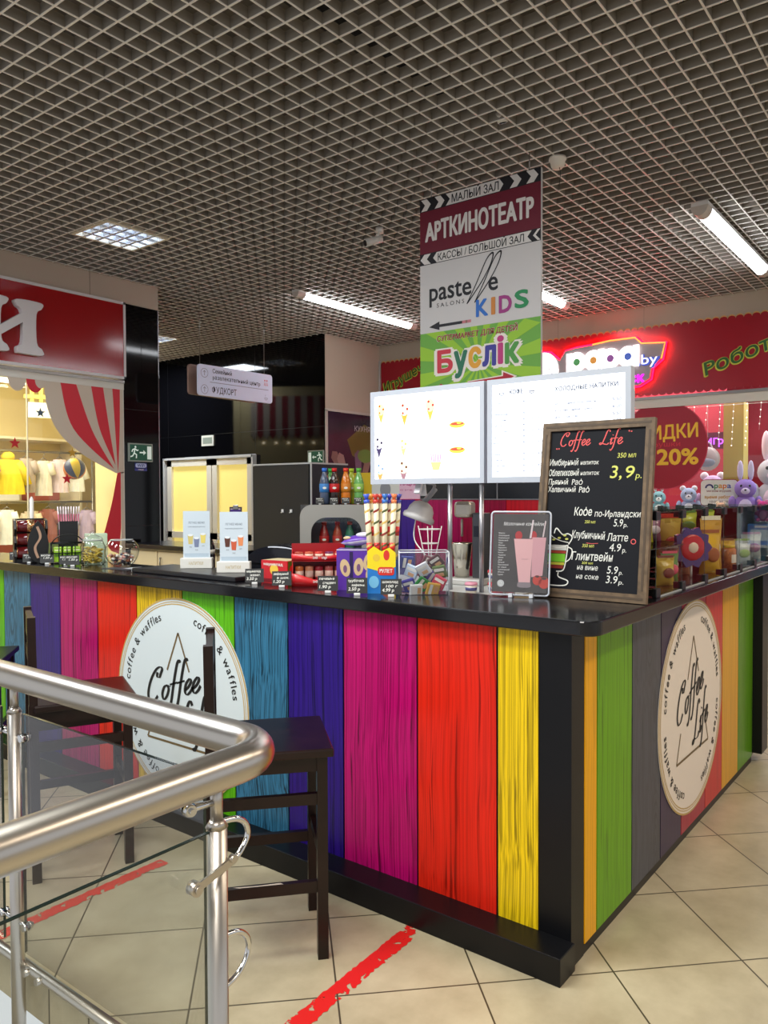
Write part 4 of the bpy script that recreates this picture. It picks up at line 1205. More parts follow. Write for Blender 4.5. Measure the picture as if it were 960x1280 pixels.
for u, v, body, w in ((0.72, 0.30, 'горячие вафли', 0.12), (0.46, 0.55, 'гонконгская вафля', 0.14), (0.72, 0.56, 'хот-дог', 0.09)):
    a, z = ps(u, v); b.text(fb, body, a, z, 0.009, w, -0.002)
b.build('lettering', LB1)
LB2, A0, A1 = lbox(1.043, 1.652, 'glowing white menu lightbox with printed drink prices behind the chalkboard')
b = MB(); em((90, 98, 116), 0.2)
a, z = ps(0.17, 0.155); b.text(fb, 'КОФЕ', a, z, 0.018, 0.062, -0.002, bold=0.045)
a, z = ps(0.50, 0.165); b.text(fb, 'ХОЛОДНЫЕ НАПИТКИ', a, z, 0.017, 0.255, -0.002, bold=0.045)
for u, v in ((0.11, 0.14), (0.335, 0.14)):
    a, z = ps(u, v); b.ring(fb, a, z, 0.008, 0.011, -0.002, seg=14, t0=PI, t1=2 * PI); b.stroke(fb, [(a - 0.014, z), (a + 0.014, z)], 0.003, -0.002)
em((120, 128, 150), 0.3)
L1 = ['эспрессо', '', 'американо', 'капучино', 'латте', 'флэт уайт', 'раф', 'мокко', '', 'какао', 'глясе', 'шоколад', 'чай']
for i, s_ in enumerate(L1):
    if not s_: continue
    a, z = ps(0.045, 0.24 + i * 0.055); b.text(fb, s_, a, z, 0.0085, 0.0085 * len(s_), -0.002, bold=0.045)
    for k, p_ in enumerate(('2.90', '3.50', '4.20')[:2 + i % 2]):
        a, z = ps(0.25 + 0.065 * k, 0.24 + i * 0.055); b.text(fb, p_, a, z, 0.0085, 0.026, -0.002, bold=0.045)
for i, s_ in enumerate(['молочный коктейль', 'клубничный фреш', 'айс латте', 'лимонад', 'смузи', 'морс']):
    a, z = ps(0.50, 0.29 + i * 0.062); b.text(fb, s_, a, z, 0.0095, min(0.17, 0.0105 * len(s_)), -0.002, bold=0.045)
    a, z = ps(0.885, 0.29 + i * 0.062); b.text(fb, ('5.50', '6.00', '5.50', '4.90', '6.50', '3.50')[i], a, z, 0.011, 0.034, -0.002, bold=0.045)
b.build('price_list', LB2)
for y, owner in ((1.848, LB1), (1.69, LB1), (1.22, LB2), (2.15, LB1)):
    if y in (2.15,): continue
    b = MB(); b.m(mat((176, 176, 182), 0.3, metal=0.9)); b.cyl((LX + 0.018, y, 1.11 if y == 1.22 else 1.0805), (LX + 0.018, y, 1.56), 0.0105, seg=12); b.build('pole', owner)
# ================================================================== things on the worktop
ZT = 1.11
def facing(x, y, tweak=0.0): return math.atan2(y, x) - PI / 2 + tweak
def item(name, label, cat, x, y, z=ZT, tweak=0.0, group=None, rz=None):
    return thing(name, label, cat, (x, y, z), facing(x, y, tweak) if rz is None else rz, group)
def lf(y=0.0, z=0.0): return Fr((0, y, z), (1, 0, 0))
CHALKW = mat((228, 228, 222), 0.8); CHALKY = mat((214, 216, 110), 0.8); CHALKR = mat((226, 96, 96), 0.8)

# ---- chalkboard leaning back on its strut
cb = thing('chalkboard', 'framed chalkboard with handwritten coffee prices at the worktop corner', 'chalkboard', (2.70, 1.145, ZT))
fc = Fr((2.70, 1.362, ZT + 0.001), (0, -1, 0), (0.092, 0, 0.654)); BWd, BHt = 0.432, 0.662
FRAMEW = mat((104, 84, 62), 0.6, noise=0.35, nscale=30)
fw_ = 0.032
for nm, q in (('frame_rail', (0, BWd, 0, fw_)), ('frame_rail', (0, BWd, BHt - fw_, BHt)), ('frame_stile', (0, fw_, fw_, BHt - fw_)), ('frame_stile', (BWd - fw_, BWd, fw_, BHt - fw_))):
    b = MB(); b.m(FRAMEW); b.fbox(fc, q[0], q[1], q[2], q[3], -0.012, 0.010)
    ins = 0.004
    b.m(mat((78, 62, 46), 0.6)); b.fbox(fc, q[0] + ins * 3, q[1] - ins * 3, q[2] + ins * 3, q[3] - ins * 3, 0.0101, 0.0112)
    b.build(nm, cb)
b = MB(); b.m(mat((14, 16, 24), 0.65, spec=0.25)); b.fbox(fc, fw_, BWd - fw_, fw_, BHt - fw_, -0.008, 0.0); b.build('board', cb)
b = MB(); b.m(FRAMEW); b.beam(fc.p(BWd / 2, 0.45, -0.02), (2.90, 1.145, ZT + 0.006), 0.03, 0.012); b.build('strut', cb)
b = MB(); C0 = 0.0009
def uv(u, v): return BWd * u, BHt * (1 - v)
def chalk(m_, body, u, v, h, u1=None, bold=0.012, shear=0.12, slope=0.0):
    b.m(m_); a, z = uv(u, v); b.text(fc, body, a, z, h, None if u1 is None else BWd * (u1 - u), C0, bold=bold, shear=shear, slope=slope)
b.m(CHALKR)
a, z = uv(0.165, 0.135); script(b, fc, 'Coffee', a, z, 0.052, BWd * 0.275, C0, weight=0.085, nib=0.7)
a, z = uv(0.535, 0.135); script(b, fc, 'Life', a, z, 0.054, BWd * 0.19, C0, weight=0.085, nib=0.7)
for u, v in ((0.135, 0.15), (0.155, 0.15), (0.78, 0.065), (0.80, 0.068)): a, z = uv(u, v); b.disc(fc, a, z, 0.003, C0, seg=8)
chalk(CHALKW, 'Имбирный', 0.075, 0.248, 0.024, 0.345, 0.014); chalk(CHALKW, 'напиток', 0.365, 0.246, 0.016, 0.53, 0.02)
chalk(CHALKW, 'Облепиховый', 0.075, 0.308, 0.024, 0.355, 0.015); chalk(CHALKW, 'напиток', 0.37, 0.306, 0.016, 0.54, 0.012)
chalk(CHALKW, 'Пряный', 0.075, 0.358, 0.021, 0.26, 0.014); chalk(CHALKW, 'Раф', 0.295, 0.36, 0.021, 0.395, 0.012)
chalk(CHALKW, 'Халвичный', 0.075, 0.402, 0.021, 0.335, 0.014); chalk(CHALKW, 'Раф', 0.365, 0.404, 0.022, 0.46, 0.015)
chalk(CHALKY, '350 мл', 0.69, 0.213, 0.018, 0.85, 0.012)
chalk(CHALKY, '3,', 0.635, 0.325, 0.046, 0.735, 0.01); chalk(CHALKY, '9', 0.77, 0.325, 0.044, 0.845, 0.01); chalk(CHALKY, 'р.', 0.852, 0.328, 0.022, 0.905, 0.01)
chalk(CHALKW, 'Кофе', 0.335, 0.535, 0.030, 0.495, 0.016); chalk(CHALKW, 'по-Ирландски', 0.52, 0.54, 0.023, 0.915, 0.013)
chalk(CHALKY, '250 мл', 0.435, 0.578, 0.011, 0.53, 0.015); chalk(CHALKW, '5.9', 0.69, 0.592, 0.027, 0.77, 0.004); chalk(CHALKW, 'р.', 0.775, 0.594, 0.016, 0.81, 0.004)
chalk(CHALKW, 'Клубничный', 0.325, 0.662, 0.028, 0.62, 0.012, slope=-0.03); chalk(CHALKW, 'Латте', 0.64, 0.672, 0.027, 0.82, 0.013)
b.m(CHALKR); a, z = uv(0.46, 0.688); b.stroke(fc, [(a, z), (a + 0.02, z - 0.002), (a + 0.045, z)], 0.002, C0); a, z = uv(0.865, 0.672); b.ring(fc, a, z, 0.007, 0.010, C0, seg=12)
chalk(CHALKY, '350 мл', 0.425, 0.712, 0.012, 0.53, 0.015); chalk(CHALKW, '4.9', 0.665, 0.728, 0.028, 0.765, 0.004); chalk(CHALKW, 'р.', 0.775, 0.732, 0.018, 0.81, 0.004)
chalk(CHALKW, 'Глинтвейн', 0.335, 0.785, 0.030, 0.70, 0.012)
chalk(CHALKY, '300 мл', 0.43, 0.806, 0.009, 0.53, 0.015); chalk(CHALKW, 'на вине', 0.39, 0.838, 0.019, 0.575, 0.008); chalk(CHALKW, '5.9', 0.655, 0.85, 0.027, 0.75, 0.004); chalk(CHALKW, 'р.', 0.757, 0.853, 0.016, 0.79, 0.004)
chalk(CHALKW, 'на соке', 0.385, 0.888, 0.018, 0.585, 0.006); chalk(CHALKW, '3.9', 0.65, 0.902, 0.027, 0.75, 0.004); chalk(CHALKW, 'р.', 0.757, 0.905, 0.016, 0.80, 0.004)
# drawn irish coffee glass
def R(u0, u1, v0, v1, rgb): b.m(mat(rgb, 0.8)); a0, z1 = uv(u0, v0); a1, z0 = uv(u1, v1); b.rect(fc, a0, a1, z0, z1, C0)
R(0.10, 0.285, 0.705, 0.735, (206, 206, 200)); R(0.10, 0.28, 0.738, 0.752, (170, 60, 40)); R(0.10, 0.275, 0.755, 0.80, (120, 196, 40)); R(0.10, 0.27, 0.803, 0.818, (196, 190, 60)); R(0.105, 0.26, 0.82, 0.838, (140, 40, 30))
b.m(CHALKW)
def ch_line(P, w=0.0045, cyc=True):
    b.stroke(fc, bez([uv(*p) for p in P], 5), w, C0 + 0.0003)
ch_line([(0.295, 0.705), (0.285, 0.78), (0.265, 0.845), (0.20, 0.855)]); ch_line([(0.09, 0.705), (0.20, 0.72), (0.295, 0.705)]); ch_line([(0.295, 0.715), (0.335, 0.73), (0.325, 0.775), (0.285, 0.80)], 0.004)
ch_line([(0.22, 0.86), (0.225, 0.885), (0.31, 0.905), (0.29, 0.93), (0.18, 0.935), (0.09, 0.93)]); ch_line([(0.30, 0.70), (0.33, 0.66), (0.29, 0.64), (0.24, 0.645), (0.18, 0.61), (0.16, 0.64)]); ch_line([(0.30, 0.69), (0.22, 0.68), (0.15, 0.66), (0.12, 0.64)], 0.003)
b.m(CHALKY)
for u, v in ((0.21, 0.665), (0.26, 0.65), (0.16, 0.675), (0.28, 0.67)): a, z = uv(u, v); b.disc(fc, a, z, 0.007, C0 + 0.0005, 0.004, seg=8)
b.build('chalk_lettering', cb)

# ---- acrylic holder with milkshake leaflet
mh = thing('menu_holder', 'clear acrylic stand holding a dark leaflet with two pink milkshakes', 'menu stand', (2.618, 1.382, ZT))
fh = Fr((2.584, 1.488, ZT + 0.008), (0.069, -0.211, 0), (0.02, 0.0, 0.31)); HW, HH = 0.222, 0.312
b = MB(); b.m(ACRYL); b.prism(fh, rrect(0, HW, 0, HH, 0.012), 0.002, 0.0045); b.build('front_sheet', mh)
b = MB(); b.m(mat((206, 210, 220), 0.15)); w = 0.006
P = rrect(0, HW, 0, HH, 0.012); n = len(P)
b.tube([fh.p(a, z, 0.001) for a, z in P] + [fh.p(*P[0], 0.001)], 0.0035, seg=6); b.build('edge', mh)
b = MB(); b.m(mat((214, 218, 226), 0.2))
for a in (0.075, 0.152): b.fbox(fh, a, a + 0.014, -0.008, 0.006, -0.03, 0.022)
b.build('foot', mh)
b = MB(); b.m(mat((74, 66, 60), 0.5, noise=0.2, nscale=22)); b.rect(fh, 0.008, HW - 0.008, 0.010, HH - 0.008, 0.0)
def hv(u, v): return HW * u, HH * (1 - v)
def hp(P, rgb, c): b.m(mat(rgb, 0.5)); b.flat(fh, [hv(*p) for p in P], c)
b.m(mat((232, 226, 220), 0.5)); a, z = hv(0.21, 0.165); b.text(fh, 'Молочные коктейли', a, z, 0.013, HW * 0.68, 0.0006, bold=0.02, shear=0.25)
names = ['Ваниль', 'Шоколадный', 'Клубничный', 'Банановый', 'Киви', 'Малина', 'Карамель', 'Ореховый', 'Кокос', 'Черника', 'Вишня', 'Дыня', 'Мятный', 'Персиковый', 'Кофейный', 'Тропический', 'Яблоко', 'Груша']
for i, s_ in enumerate(names):
    a, z = hv(0.13, 0.265 + i * 0.0295); b.text(fh, s_, a, z, 0.0048, HW * 0.017 * len(s_) * 1.05, 0.0006, bold=0.03)
b.m(mat((190, 44, 40), 0.5)); a, z = hv(0.47, 0.285); b.disc(fh, a, z, 0.0135, 0.0004, 0.017, seg=14); a, z = hv(0.72, 0.28); b.disc(fh, a, z, 0.012, 0.0004, 0.016, seg=14)
hp([(0.70, 0.305), (0.93, 0.305), (0.885, 0.76), (0.70, 0.78)], (226, 166, 168), 0.0005)
hp([(0.392, 0.325), (0.712, 0.325), (0.682, 0.85), (0.49, 0.85)], (240, 184, 180), 0.0008)
hp([(0.475, 0.845), (0.69, 0.845), (0.70, 0.895), (0.65, 0.91), (0.52, 0.91), (0.465, 0.895)], (150, 134, 134), 0.0011)
hp([(0.652, 0.315), (0.685, 0.315), (0.72, 0.10), (0.695, 0.095)], (236, 214, 212), 0.0010); hp([(0.865, 0.30), (0.89, 0.30), (0.925, 0.11), (0.905, 0.105)], (226, 204, 200), 0.0010)
for u, v, k in ((0.80, 0.815, 0.017), (0.915, 0.845, 0.020)):
    a, z = hv(u, v); b.m(mat((206, 66, 44), 0.4)); b.disc(fh, a, z, k, 0.0012, k * 1.1, seg=16); b.m(mat((90, 50, 40), 0.5)); b.disc(fh, a, z + k * 0.8, k * 0.5, 0.0014, k * 0.25, seg=8)
b.m(mat((230, 228, 222), 0.5)); a, z = hv(0.185, 0.865); b.disc(fh, a, z, 0.013, 0.0006, seg=20)
b.m(mat((150, 140, 130), 0.5)); b.ring(fh, a, z, 0.009, 0.010, 0.0008, seg=20); b.text(fh, 'CL', a, z - 0.003, 0.006, 0.009, 0.0008, align='C')
b.m(mat((170, 110, 110), 0.5)); a, z = hv(0.585, 0.575); b.text(fh, 'МОЛОКО', a, z, 0.004, 0.024, 0.001, align='C')
b.build('printed_leaflet', mh)

# ---- small black price cards on white clips
def price_tag(x, y, label, lines, tweak=0.0, k=1.0, z=ZT, grp='black price cards'):
    t = item('price_card', label, 'price card', x, y, z, tweak, grp)
    b = lmb(); b.m(mat((225, 225, 225), 0.3)); b.box(-0.012 * k, 0.012 * k, -0.012 * k, 0.016 * k, 0, 0.010 * k, 0.002)
    b.build('clip_base', t)
    g = Fr((0, 0, 0.008 * k), (1, 0, 0), (0, 0.25, 1))
    b = lmb(); b.m(mat((20, 22, 26), 0.5)); b.fbox(g, -0.040 * k, 0.040 * k, 0, 0.060 * k, -0.001, 0.001)
    b.m(CHALKW)
    for i, (s_, w, h) in enumerate(lines):
        b.text(g, s_, -0.034 * k if i % 2 == 0 else -0.020 * k, (0.044 - 0.0165 * i) * k, h * k, w * k, 0.0016, bold=0.03, shear=0.15)
    b.build('card', t)
    return t
price_tag(2.325, 2.50, 'black price card in front of the red and green sweets carton', [('мармелад', .06, .010), ('жеват.', .045, .010), ('3.50 р', .045, .012)])
price_tag(2.315, 2.325, 'black price card in front of the red two-tier sweets display', [('зефирный', .062, .010), ('в шок.', .05, .010), ('1.20 р', .045, .012)])
price_tag(2.29, 2.045, 'black price card in front of the purple biscuit carton', [('печенье', .06, .010), ('сэндвич', .05, .010), ('1.90 р', .045, .012)])
price_tag(2.30, 1.905, 'black price card in front of the blue wafer roll carton', [('трубочка', .06, .010), ('вафельн.', .05, .009), ('2.50 р', .045, .012)])
price_tag(2.345, 1.775, 'black price card in front of the clear chocolate case', [('шоколад', .06, .010), ('100 г', .045, .010), ('4.99 р', .045, .013)])

# ---- sweets carton, red and green
t = item('sweets_carton', 'low carton of sweets with red end and green fruit side', 'carton', 2.455, 2.46, ZT, 0.85)
b = lmb(); b.m(mat((196, 30, 40), 0.35)); b.box(-0.055, 0.055, -0.075, 0.075, 0, 0.10)
b.m(mat((206, 190, 150), 0.5)); b.rect(Fr((0, 0, 0.1005), (1, 0, 0), (0, 1, 0)), -0.052, 0.052, -0.072, 0.072, 0.0)
g = lf(-0.0755); b.m(mat((70, 120, 40), 0.35)); b.rect(g, -0.05, 0.055, 0.002, 0.098, 0.0)
b.m(mat((150, 190, 40), 0.35)); b.disc(g, 0.015, 0.035, 0.03, 0.0004, 0.032); b.m(mat((230, 200, 60), 0.35)); b.disc(g, 0.03, 0.075, 0.018, 0.0006, 0.015); b.m(mat((206, 40, 40), 0.35)); b.disc(g, -0.02, 0.06, 0.022, 0.0008); b.disc(g, -0.035, 0.03, 0.014, 0.0008)
g = Fr((-0.0555, 0, 0), (0, -1, 0)); b.m(mat((230, 190, 70), 0.35)); b.disc(g, 0.0, 0.06, 0.024, 0.0004); b.m(mat((240, 236, 228), 0.4)); b.text(g, 'мармелад', -0.06, 0.078, 0.012, 0.11, 0.0008, bold=0.03); b.m(mat((120, 14, 24), 0.35)); b.rect(g, -0.07, 0.07, 0.004, 0.02, 0.0005)
b.build('carton', t)

# ---- red two-tier display with little pots
t = item('sweets_display', 'red two-tier shelf display tray filled with small sweet pots', 'display box', 2.485, 2.27, ZT, 0.05)
RD = mat((204, 30, 36), 0.3); RDD = mat((150, 16, 24), 0.35)
b = lmb(); b.m(RDD); b.box(-0.115, 0.115, 0.05, 0.056, 0, 0.175); b.m(RD); b.box(-0.115, -0.112, -0.05, 0.05, 0, 0.15); b.box(0.112, 0.115, -0.05, 0.05, 0, 0.15); b.box(-0.112, 0.112, -0.05, 0.05, 0, 0.004)
b.build('carton', t)
def lip(z, h, name):
    b = lmb(); b.m(RD); V = []; n = 16
    for i in range(n + 1):
        a = -0.118 + 0.236 * i / n; d = -0.056 - 0.020 * math.sin(PI * i / n); top = h * (0.75 + 0.25 * math.cos(2 * PI * i / n))
        V += [(a, d, z), (a, d - 0.004, z + top)]
    b.mesh(V, [(2 * i, 2 * i + 2, 2 * i + 3, 2 * i + 1) for i in range(n)], True)
    b.m(mat((240, 220, 215), 0.4)); b.text(Fr((0, -0.0795, z), (1, 0, 0)), 'зефир', 0, h * 0.3, 0.012, 0.06, 0.002, align='C', bold=0.03)
    o = b.build(name, t); md = o.modifiers.new('thick', 'SOLIDIFY'); md.thickness = 0.002
lip(0.0, 0.055, 'tray_lip'); lip(0.108, 0.030, 'tray_lip')
b = lmb(); b.m(RD); b.box(-0.112, 0.112, -0.055, 0.05, 0.104, 0.108); b.build('shelf', t)
pots = []
def pot(x, y, z, rgb, lab, grp):
    p = item('sweet_pot', lab, 'sweet pot', x, y, z, 0, grp)
    b = lmb(); b.m(mat(rgb, 0.35)); b.lathe([(0.0, 0), (0.015, 0), (0.018, 0.03), (0.018, 0.034), (0.0, 0.036)], (0, 0, 0), seg=14); b.build('pot_body', p)
    b = lmb(); b.m(mat((230, 200, 180), 0.35)); b.lathe([(0.0187, 0.014), (0.0187, 0.026)], (0, 0, 0), seg=14); b.build('label_band', p)
    return p
def rel(t_, x, y): v = WM[t_.name] @ Vector((x, y, 0)); return v.x, v.y
for k, (rgb, nm) in enumerate((((170, 70, 50), 'brown'), ((190, 90, 60), 'tan'), ((200, 60, 50), 'red'), ((110, 40, 80), 'plum'), ((190, 80, 70), 'pink-brown'))):
    x, y = rel(t, -0.086 + 0.043 * k, -0.018); pot(x, y, ZT + 0.108, rgb, 'small %s sweet pot on the upper tier of the red display' % nm, 'pots on the red display')
for k, (rgb, nm) in enumerate((((210, 120, 60), 'orange'), ((220, 150, 110), 'peach'), ((160, 40, 50), 'dark red'), ((190, 100, 90), 'rose'), ((150, 60, 50), 'chestnut'))):
    x, y = rel(t, -0.084 + 0.042 * k, -0.015); pot(x, y, ZT + 0.045 * 0 + 0.005, rgb, 'small %s sweet pot on the lower tier of the red display' % nm, 'pots on the red display').scale = (1, 1, 2.2)

# ---- purple biscuit carton and bag
PUR = mat((92, 48, 160), 0.35)
t = item('biscuit_carton', 'tall purple biscuit carton printed with pale oval biscuits', 'carton', 2.47, 2.035, ZT, -0.12)
b = lmb(); b.m(PUR); b.box(-0.085, 0.085, -0.05, 0.05, 0, 0.165)
g = lf(-0.0505)
for a, z, an in ((-0.05, 0.09, 0.2), (0.005, 0.095, -0.1), (0.045, 0.115, -0.2), (0.055, 0.05, 0.3)):
    b.m(mat((214, 184, 140), 0.4)); b.flat(g, [(a + 0.020 * math.cos(k * PI / 10) * math.cos(an) - 0.036 * math.sin(k * PI / 10) * math.sin(an), z + 0.020 * math.cos(k * PI / 10) * math.sin(an) + 0.036 * math.sin(k * PI / 10) * math.cos(an)) for k in range(20)], 0.0006)
    b.m(mat((120, 80, 120), 0.4)); b.disc(g, a, z - 0.004, 0.008, 0.001, 0.016, seg=12)
b.m(mat((40, 22, 80), 0.4)); b.rect(g, -0.032, -0.018, 0.02, 0.155, 0.0005); b.m(mat((220, 210, 230), 0.4)); b.rect(g, -0.085, 0.085, 0.161, 0.165, 0.0007)
g = Fr((0.0855, 0, 0), (0, 1, 0)); b.m(mat((24, 26, 34), 0.4)); b.rect(g, -0.05, 0.05, 0, 0.165, 0.0); b.m(mat((200, 190, 120), 0.4))
for i in range(3): b.text(Fr(g.p(-0.03 + 0.025 * i, 0.03, 0.0006), (0, 0, 1), (0, -1, 0)), 'БИСКВИТ', 0, 0, 0.010, 0.10)
b.build('carton', t)
t = item('biscuit_bag', 'crumpled purple and white biscuit bag lying on the purple carton', 'sweets bag', 2.475, 2.04, ZT + 0.1655, -0.1)
b = lmb(); b.m(mat((98, 56, 170), 0.3)); rnd = random.Random(5)
V = []; nx, ny = 9, 6
for s in (1, -1):
    for j in range(ny + 1):
        for i in range(nx + 1):
            u, v = i / nx, j / ny; h = math.sin(PI * u) ** 0.6 * math.sin(PI * v) ** 0.6 * 0.022 + (rnd.random() - .5) * 0.004 * (0 < i < nx and 0 < j < ny)
            V.append((-0.07 + 0.14 * u, -0.045 + 0.09 * v, 0.024 + 0.018 * u + s * h))
q = (nx + 1) * (ny + 1)
b.mesh(V, [(j * (nx + 1) + i, j * (nx + 1) + i + 1, (j + 1) * (nx + 1) + i + 1, (j + 1) * (nx + 1) + i) for j in range(ny) for i in range(nx)], True)
b.m(mat((214, 212, 226), 0.3)); b.mesh(V, [(q + j * (nx + 1) + i, q + (j + 1) * (nx + 1) + i, q + (j + 1) * (nx + 1) + i + 1, q + j * (nx + 1) + i + 1) for j in range(ny) for i in range(nx)], True)
b.m(mat((214, 184, 140), 0.4)); b.ball((-0.045, -0.02, 0.043), 0.016, 0.012, 0.008, seg=10, rings=6)
b.m(mat((220, 216, 232), 0.3)); b.ball((0.03, -0.02, 0.056), 0.04, 0.016, 0.012, seg=12, rings=6)
b.build('bag', t)

# ---- wafer rolls in a blue and yellow carton
t = item('roll_carton', 'blue and yellow counter carton holding long wafer rolls', 'carton', 2.43, 1.88, ZT, -0.15)
b = lmb(); b.m(mat((36, 120, 200), 0.35)); b.box(-0.056, 0.056, -0.035, 0.035, 0, 0.128)
g = lf(-0.0356)
b.m(mat((240, 214, 30), 0.35)); b.flat(g, [(-0.056, 0.10), (0.0, 0.085), (0.056, 0.105), (0.056, 0.16), (0.03, 0.18), (0.0, 0.165), (-0.03, 0.185), (-0.056, 0.165)], 0.0004)
b.prism(lf(-0.0352), [(-0.056, 0.125), (0.056, 0.125), (0.056, 0.16), (0.03, 0.18), (0.0, 0.165), (-0.03, 0.185), (-0.056, 0.165)], -0.002, 0.0)
b.m(mat((230, 110, 40), 0.35)); b.flat(g, [(0.0, 0.0), (0.056, 0.0), (0.056, 0.05)], 0.0006); b.m(mat((240, 214, 30), 0.35)); b.flat(g, [(0.02, 0.0), (0.056, 0.0), (0.056, 0.03)], 0.0009)
b.m(mat((214, 50, 40), 0.35)); b.prism(g, rrect(-0.014, 0.05, 0.072, 0.104, 0.01), 0.0006, 0.0009); b.m(mat((240, 240, 235), 0.35)); b.text(g, 'РУЛЕТ', 0.018, 0.082, 0.014, 0.05, 0.0014, align='C', bold=0.04)
b.m(mat((226, 190, 60), 0.35)); b.disc(g, -0.02, 0.14, 0.014, 0.001); b.m(mat((214, 50, 40), 0.35)); b.disc(g, 0.02, 0.15, 0.012, 0.001, 0.02); b.m(mat((120, 190, 230), 0.35)); b.disc(g, -0.03, 0.045, 0.02, 0.0006, 0.024)
b.build('carton', t)
WR = mat((234, 222, 190), 0.3)
caps = [(60, 90, 200), (230, 150, 60), (200, 60, 50), (210, 90, 60), (50, 110, 190), (70, 80, 190), (220, 120, 70), (60, 70, 160)]
def roll(k, x, y, lean, label):
    tr = thing('wafer_roll', label, 'wafer roll', (x, y, ZT + 0.129), facing(x, y), 'wafer rolls in the carton')
    L = 0.225; top = Vector((lean, 0.01, L)); r = 0.0112
    b = lmb(); b.m(WR); b.cyl((0, 0, 0), top, r, seg=12)
    b.build('wrapper', tr)
    b = lmb(); n = 5
    for i in range(n):                                             # printed diagonal bands
        t0 = (i + 0.3) / n; c = top * t0; hh = 0.011
        b.m(mat((150, 50, 46) if (i + k) % 3 == 0 else (226, 190, 110) if (i + k) % 3 == 1 else (90, 100, 60), 0.35))
        V = []
        for q in range(13):
            th = PI + PI * q / 12; zz = hh * (q / 12 - 0.5) * 1.6
            for dz in (-hh * .4, hh * .4): V.append((c.x + (r + .0006) * math.cos(th), c.y + (r + .0006) * math.sin(th), c.z + zz + dz))
        b.mesh(V, [(2 * q, 2 * q + 2, 2 * q + 3, 2 * q + 1) for q in range(12)], True)
    b.build('print', tr)
    b = lmb(); b.m(mat(caps[k], 0.3)); d = top.normalized()
    b.cyl(top - d * 0.004, top + d * 0.012, r * 1.02, r * 1.05, seg=10); b.cyl(top + d * 0.012, top + d * 0.034, r * 0.4, r * 1.25, seg=9)
    b.build('twist', tr)
    b = lmb(); b.m(mat((220, 50, 46), 0.35)); b.cyl(top * 0.42, top * 0.58, r * 1.04, seg=12) if k % 2 else b.cyl(top * 0.15, top * 0.3, r * 1.04, seg=12)
    b.build('band', tr)
nm = ['first wafer roll from the left, with blue twist', 'second wafer roll from the left, with orange twist', 'third wafer roll from the left, with red twist', 'fourth wafer roll from the left, with brick red twist', 'fifth wafer roll from the left, with sky blue twist', 'sixth wafer roll from the left, with blue violet twist', 'seventh wafer roll from the left, with amber twist', 'last wafer roll on the right, with navy twist']
cr, sr = math.cos(facing(2.43, 1.88)), math.sin(facing(2.43, 1.88))
for k in range(8):
    dx = -0.048 + 0.0137 * k * 1.0; dy = 0.012 * (1 if k % 2 else -1)
    roll(k, 2.43 + cr * dx - sr * dy, 1.88 + sr * dx + cr * dy, -0.014 + 0.004 * k, nm[k])

# ---- clear case with chocolate bars
t = item('chocolate_case', 'clear acrylic box full of wrapped square chocolate bars', 'acrylic case', 2.50, 1.735, ZT, 0.05)
W, D, Hc = 0.19, 0.12, 0.165
for nm_, q in (('front_wall', (-W / 2, W / 2, -D / 2, -D / 2 + .003, 0, Hc)), ('rear_wall', (-W / 2, W / 2, D / 2 - .003, D / 2, 0, Hc)), ('side_wall', (-W / 2, -W / 2 + .003, -D / 2 + .003, D / 2 - .003, 0, Hc)), ('side_wall', (W / 2 - .003, W / 2, -D / 2 + .003, D / 2 - .003, 0, Hc)), ('base', (-W / 2 + .003, W / 2 - .003, -D / 2 + .003, D / 2 - .003, 0, 0.003))):
    b = lmb(); b.m(ACRYL); b.box(*q); b.build(nm_, t)
b = lmb(); b.m(mat((226, 228, 236), 0.15))
P = [(-W / 2, -D / 2), (W / 2, -D / 2), (W / 2, D / 2), (-W / 2, D / 2)]
for i in range(4): b.cyl((*P[i], Hc), (*P[(i + 1) % 4], Hc), 0.0022, seg=6); b.cyl((*P[i], 0), (*P[i], Hc), 0.0018, seg=6)
b.build('edge', t)
M = WM[t.name]
bars = [(-.055, -.02, .035, .3, (70, 60, 150), 'violet'), (-.045, .01, .085, -.4, (196, 210, 226), 'ice blue'), (-.005, -.03, .04, .9, (30, 140, 60), 'green'), (.0, -.01, .095, .5, (224, 224, 228), 'white'), (.05, .0, .125, .6, (84, 36, 40), 'dark brown'), (.02, .015, .12, 1.1, (110, 50, 60), 'maroon'),
        (.06, -.02, .045, -.5, (206, 70, 90), 'pink'), (.065, .0, .085, .2, (90, 110, 50), 'olive'), (.035, -.03, .02, 1.3, (220, 170, 70), 'yellow'), (-.065, .015, .12, 1.4, (50, 60, 140), 'navy'), (.01, .02, .065, .1, (40, 30, 44), 'black'), (-.03, -.035, .015, 1.5, (230, 230, 225), 'cream'), (.04, .015, .06, 1.0, (90, 60, 150), 'purple')]
for x, y, z, an, rgb, nm_ in bars:
    p = M @ Vector((x, y, 0))
    o = thing('chocolate_bar', '%s wrapped chocolate bar heaped inside the clear case' % nm_, 'chocolate bar', (p.x, p.y, ZT + z), facing(p.x, p.y), 'chocolate bars in the clear case')
    g = Fr((0, 0, 0), (math.cos(an), -0.25, math.sin(an)), (-math.sin(an), -0.35, math.cos(an)))
    g = Fr((0, 0, 0), g.u, (g.v - g.u * g.v.dot(g.u)))
    b = lmb(); b.m(mat(rgb, 0.28)); b.rbox(g, 0.052, 0.052, 0.012, 0.004); b.build('wrapper', o)
    b = lmb(); b.m(mat((235, 230, 220), 0.3)); b.fbox(g, -0.020, 0.020, 0.004, 0.016, 0.006, 0.0068); b.m(mat((214, 160, 110), 0.3)); b.fbox(g, -0.01, 0.014, -0.018, -0.004, 0.006, 0.0068); b.build('print', o)

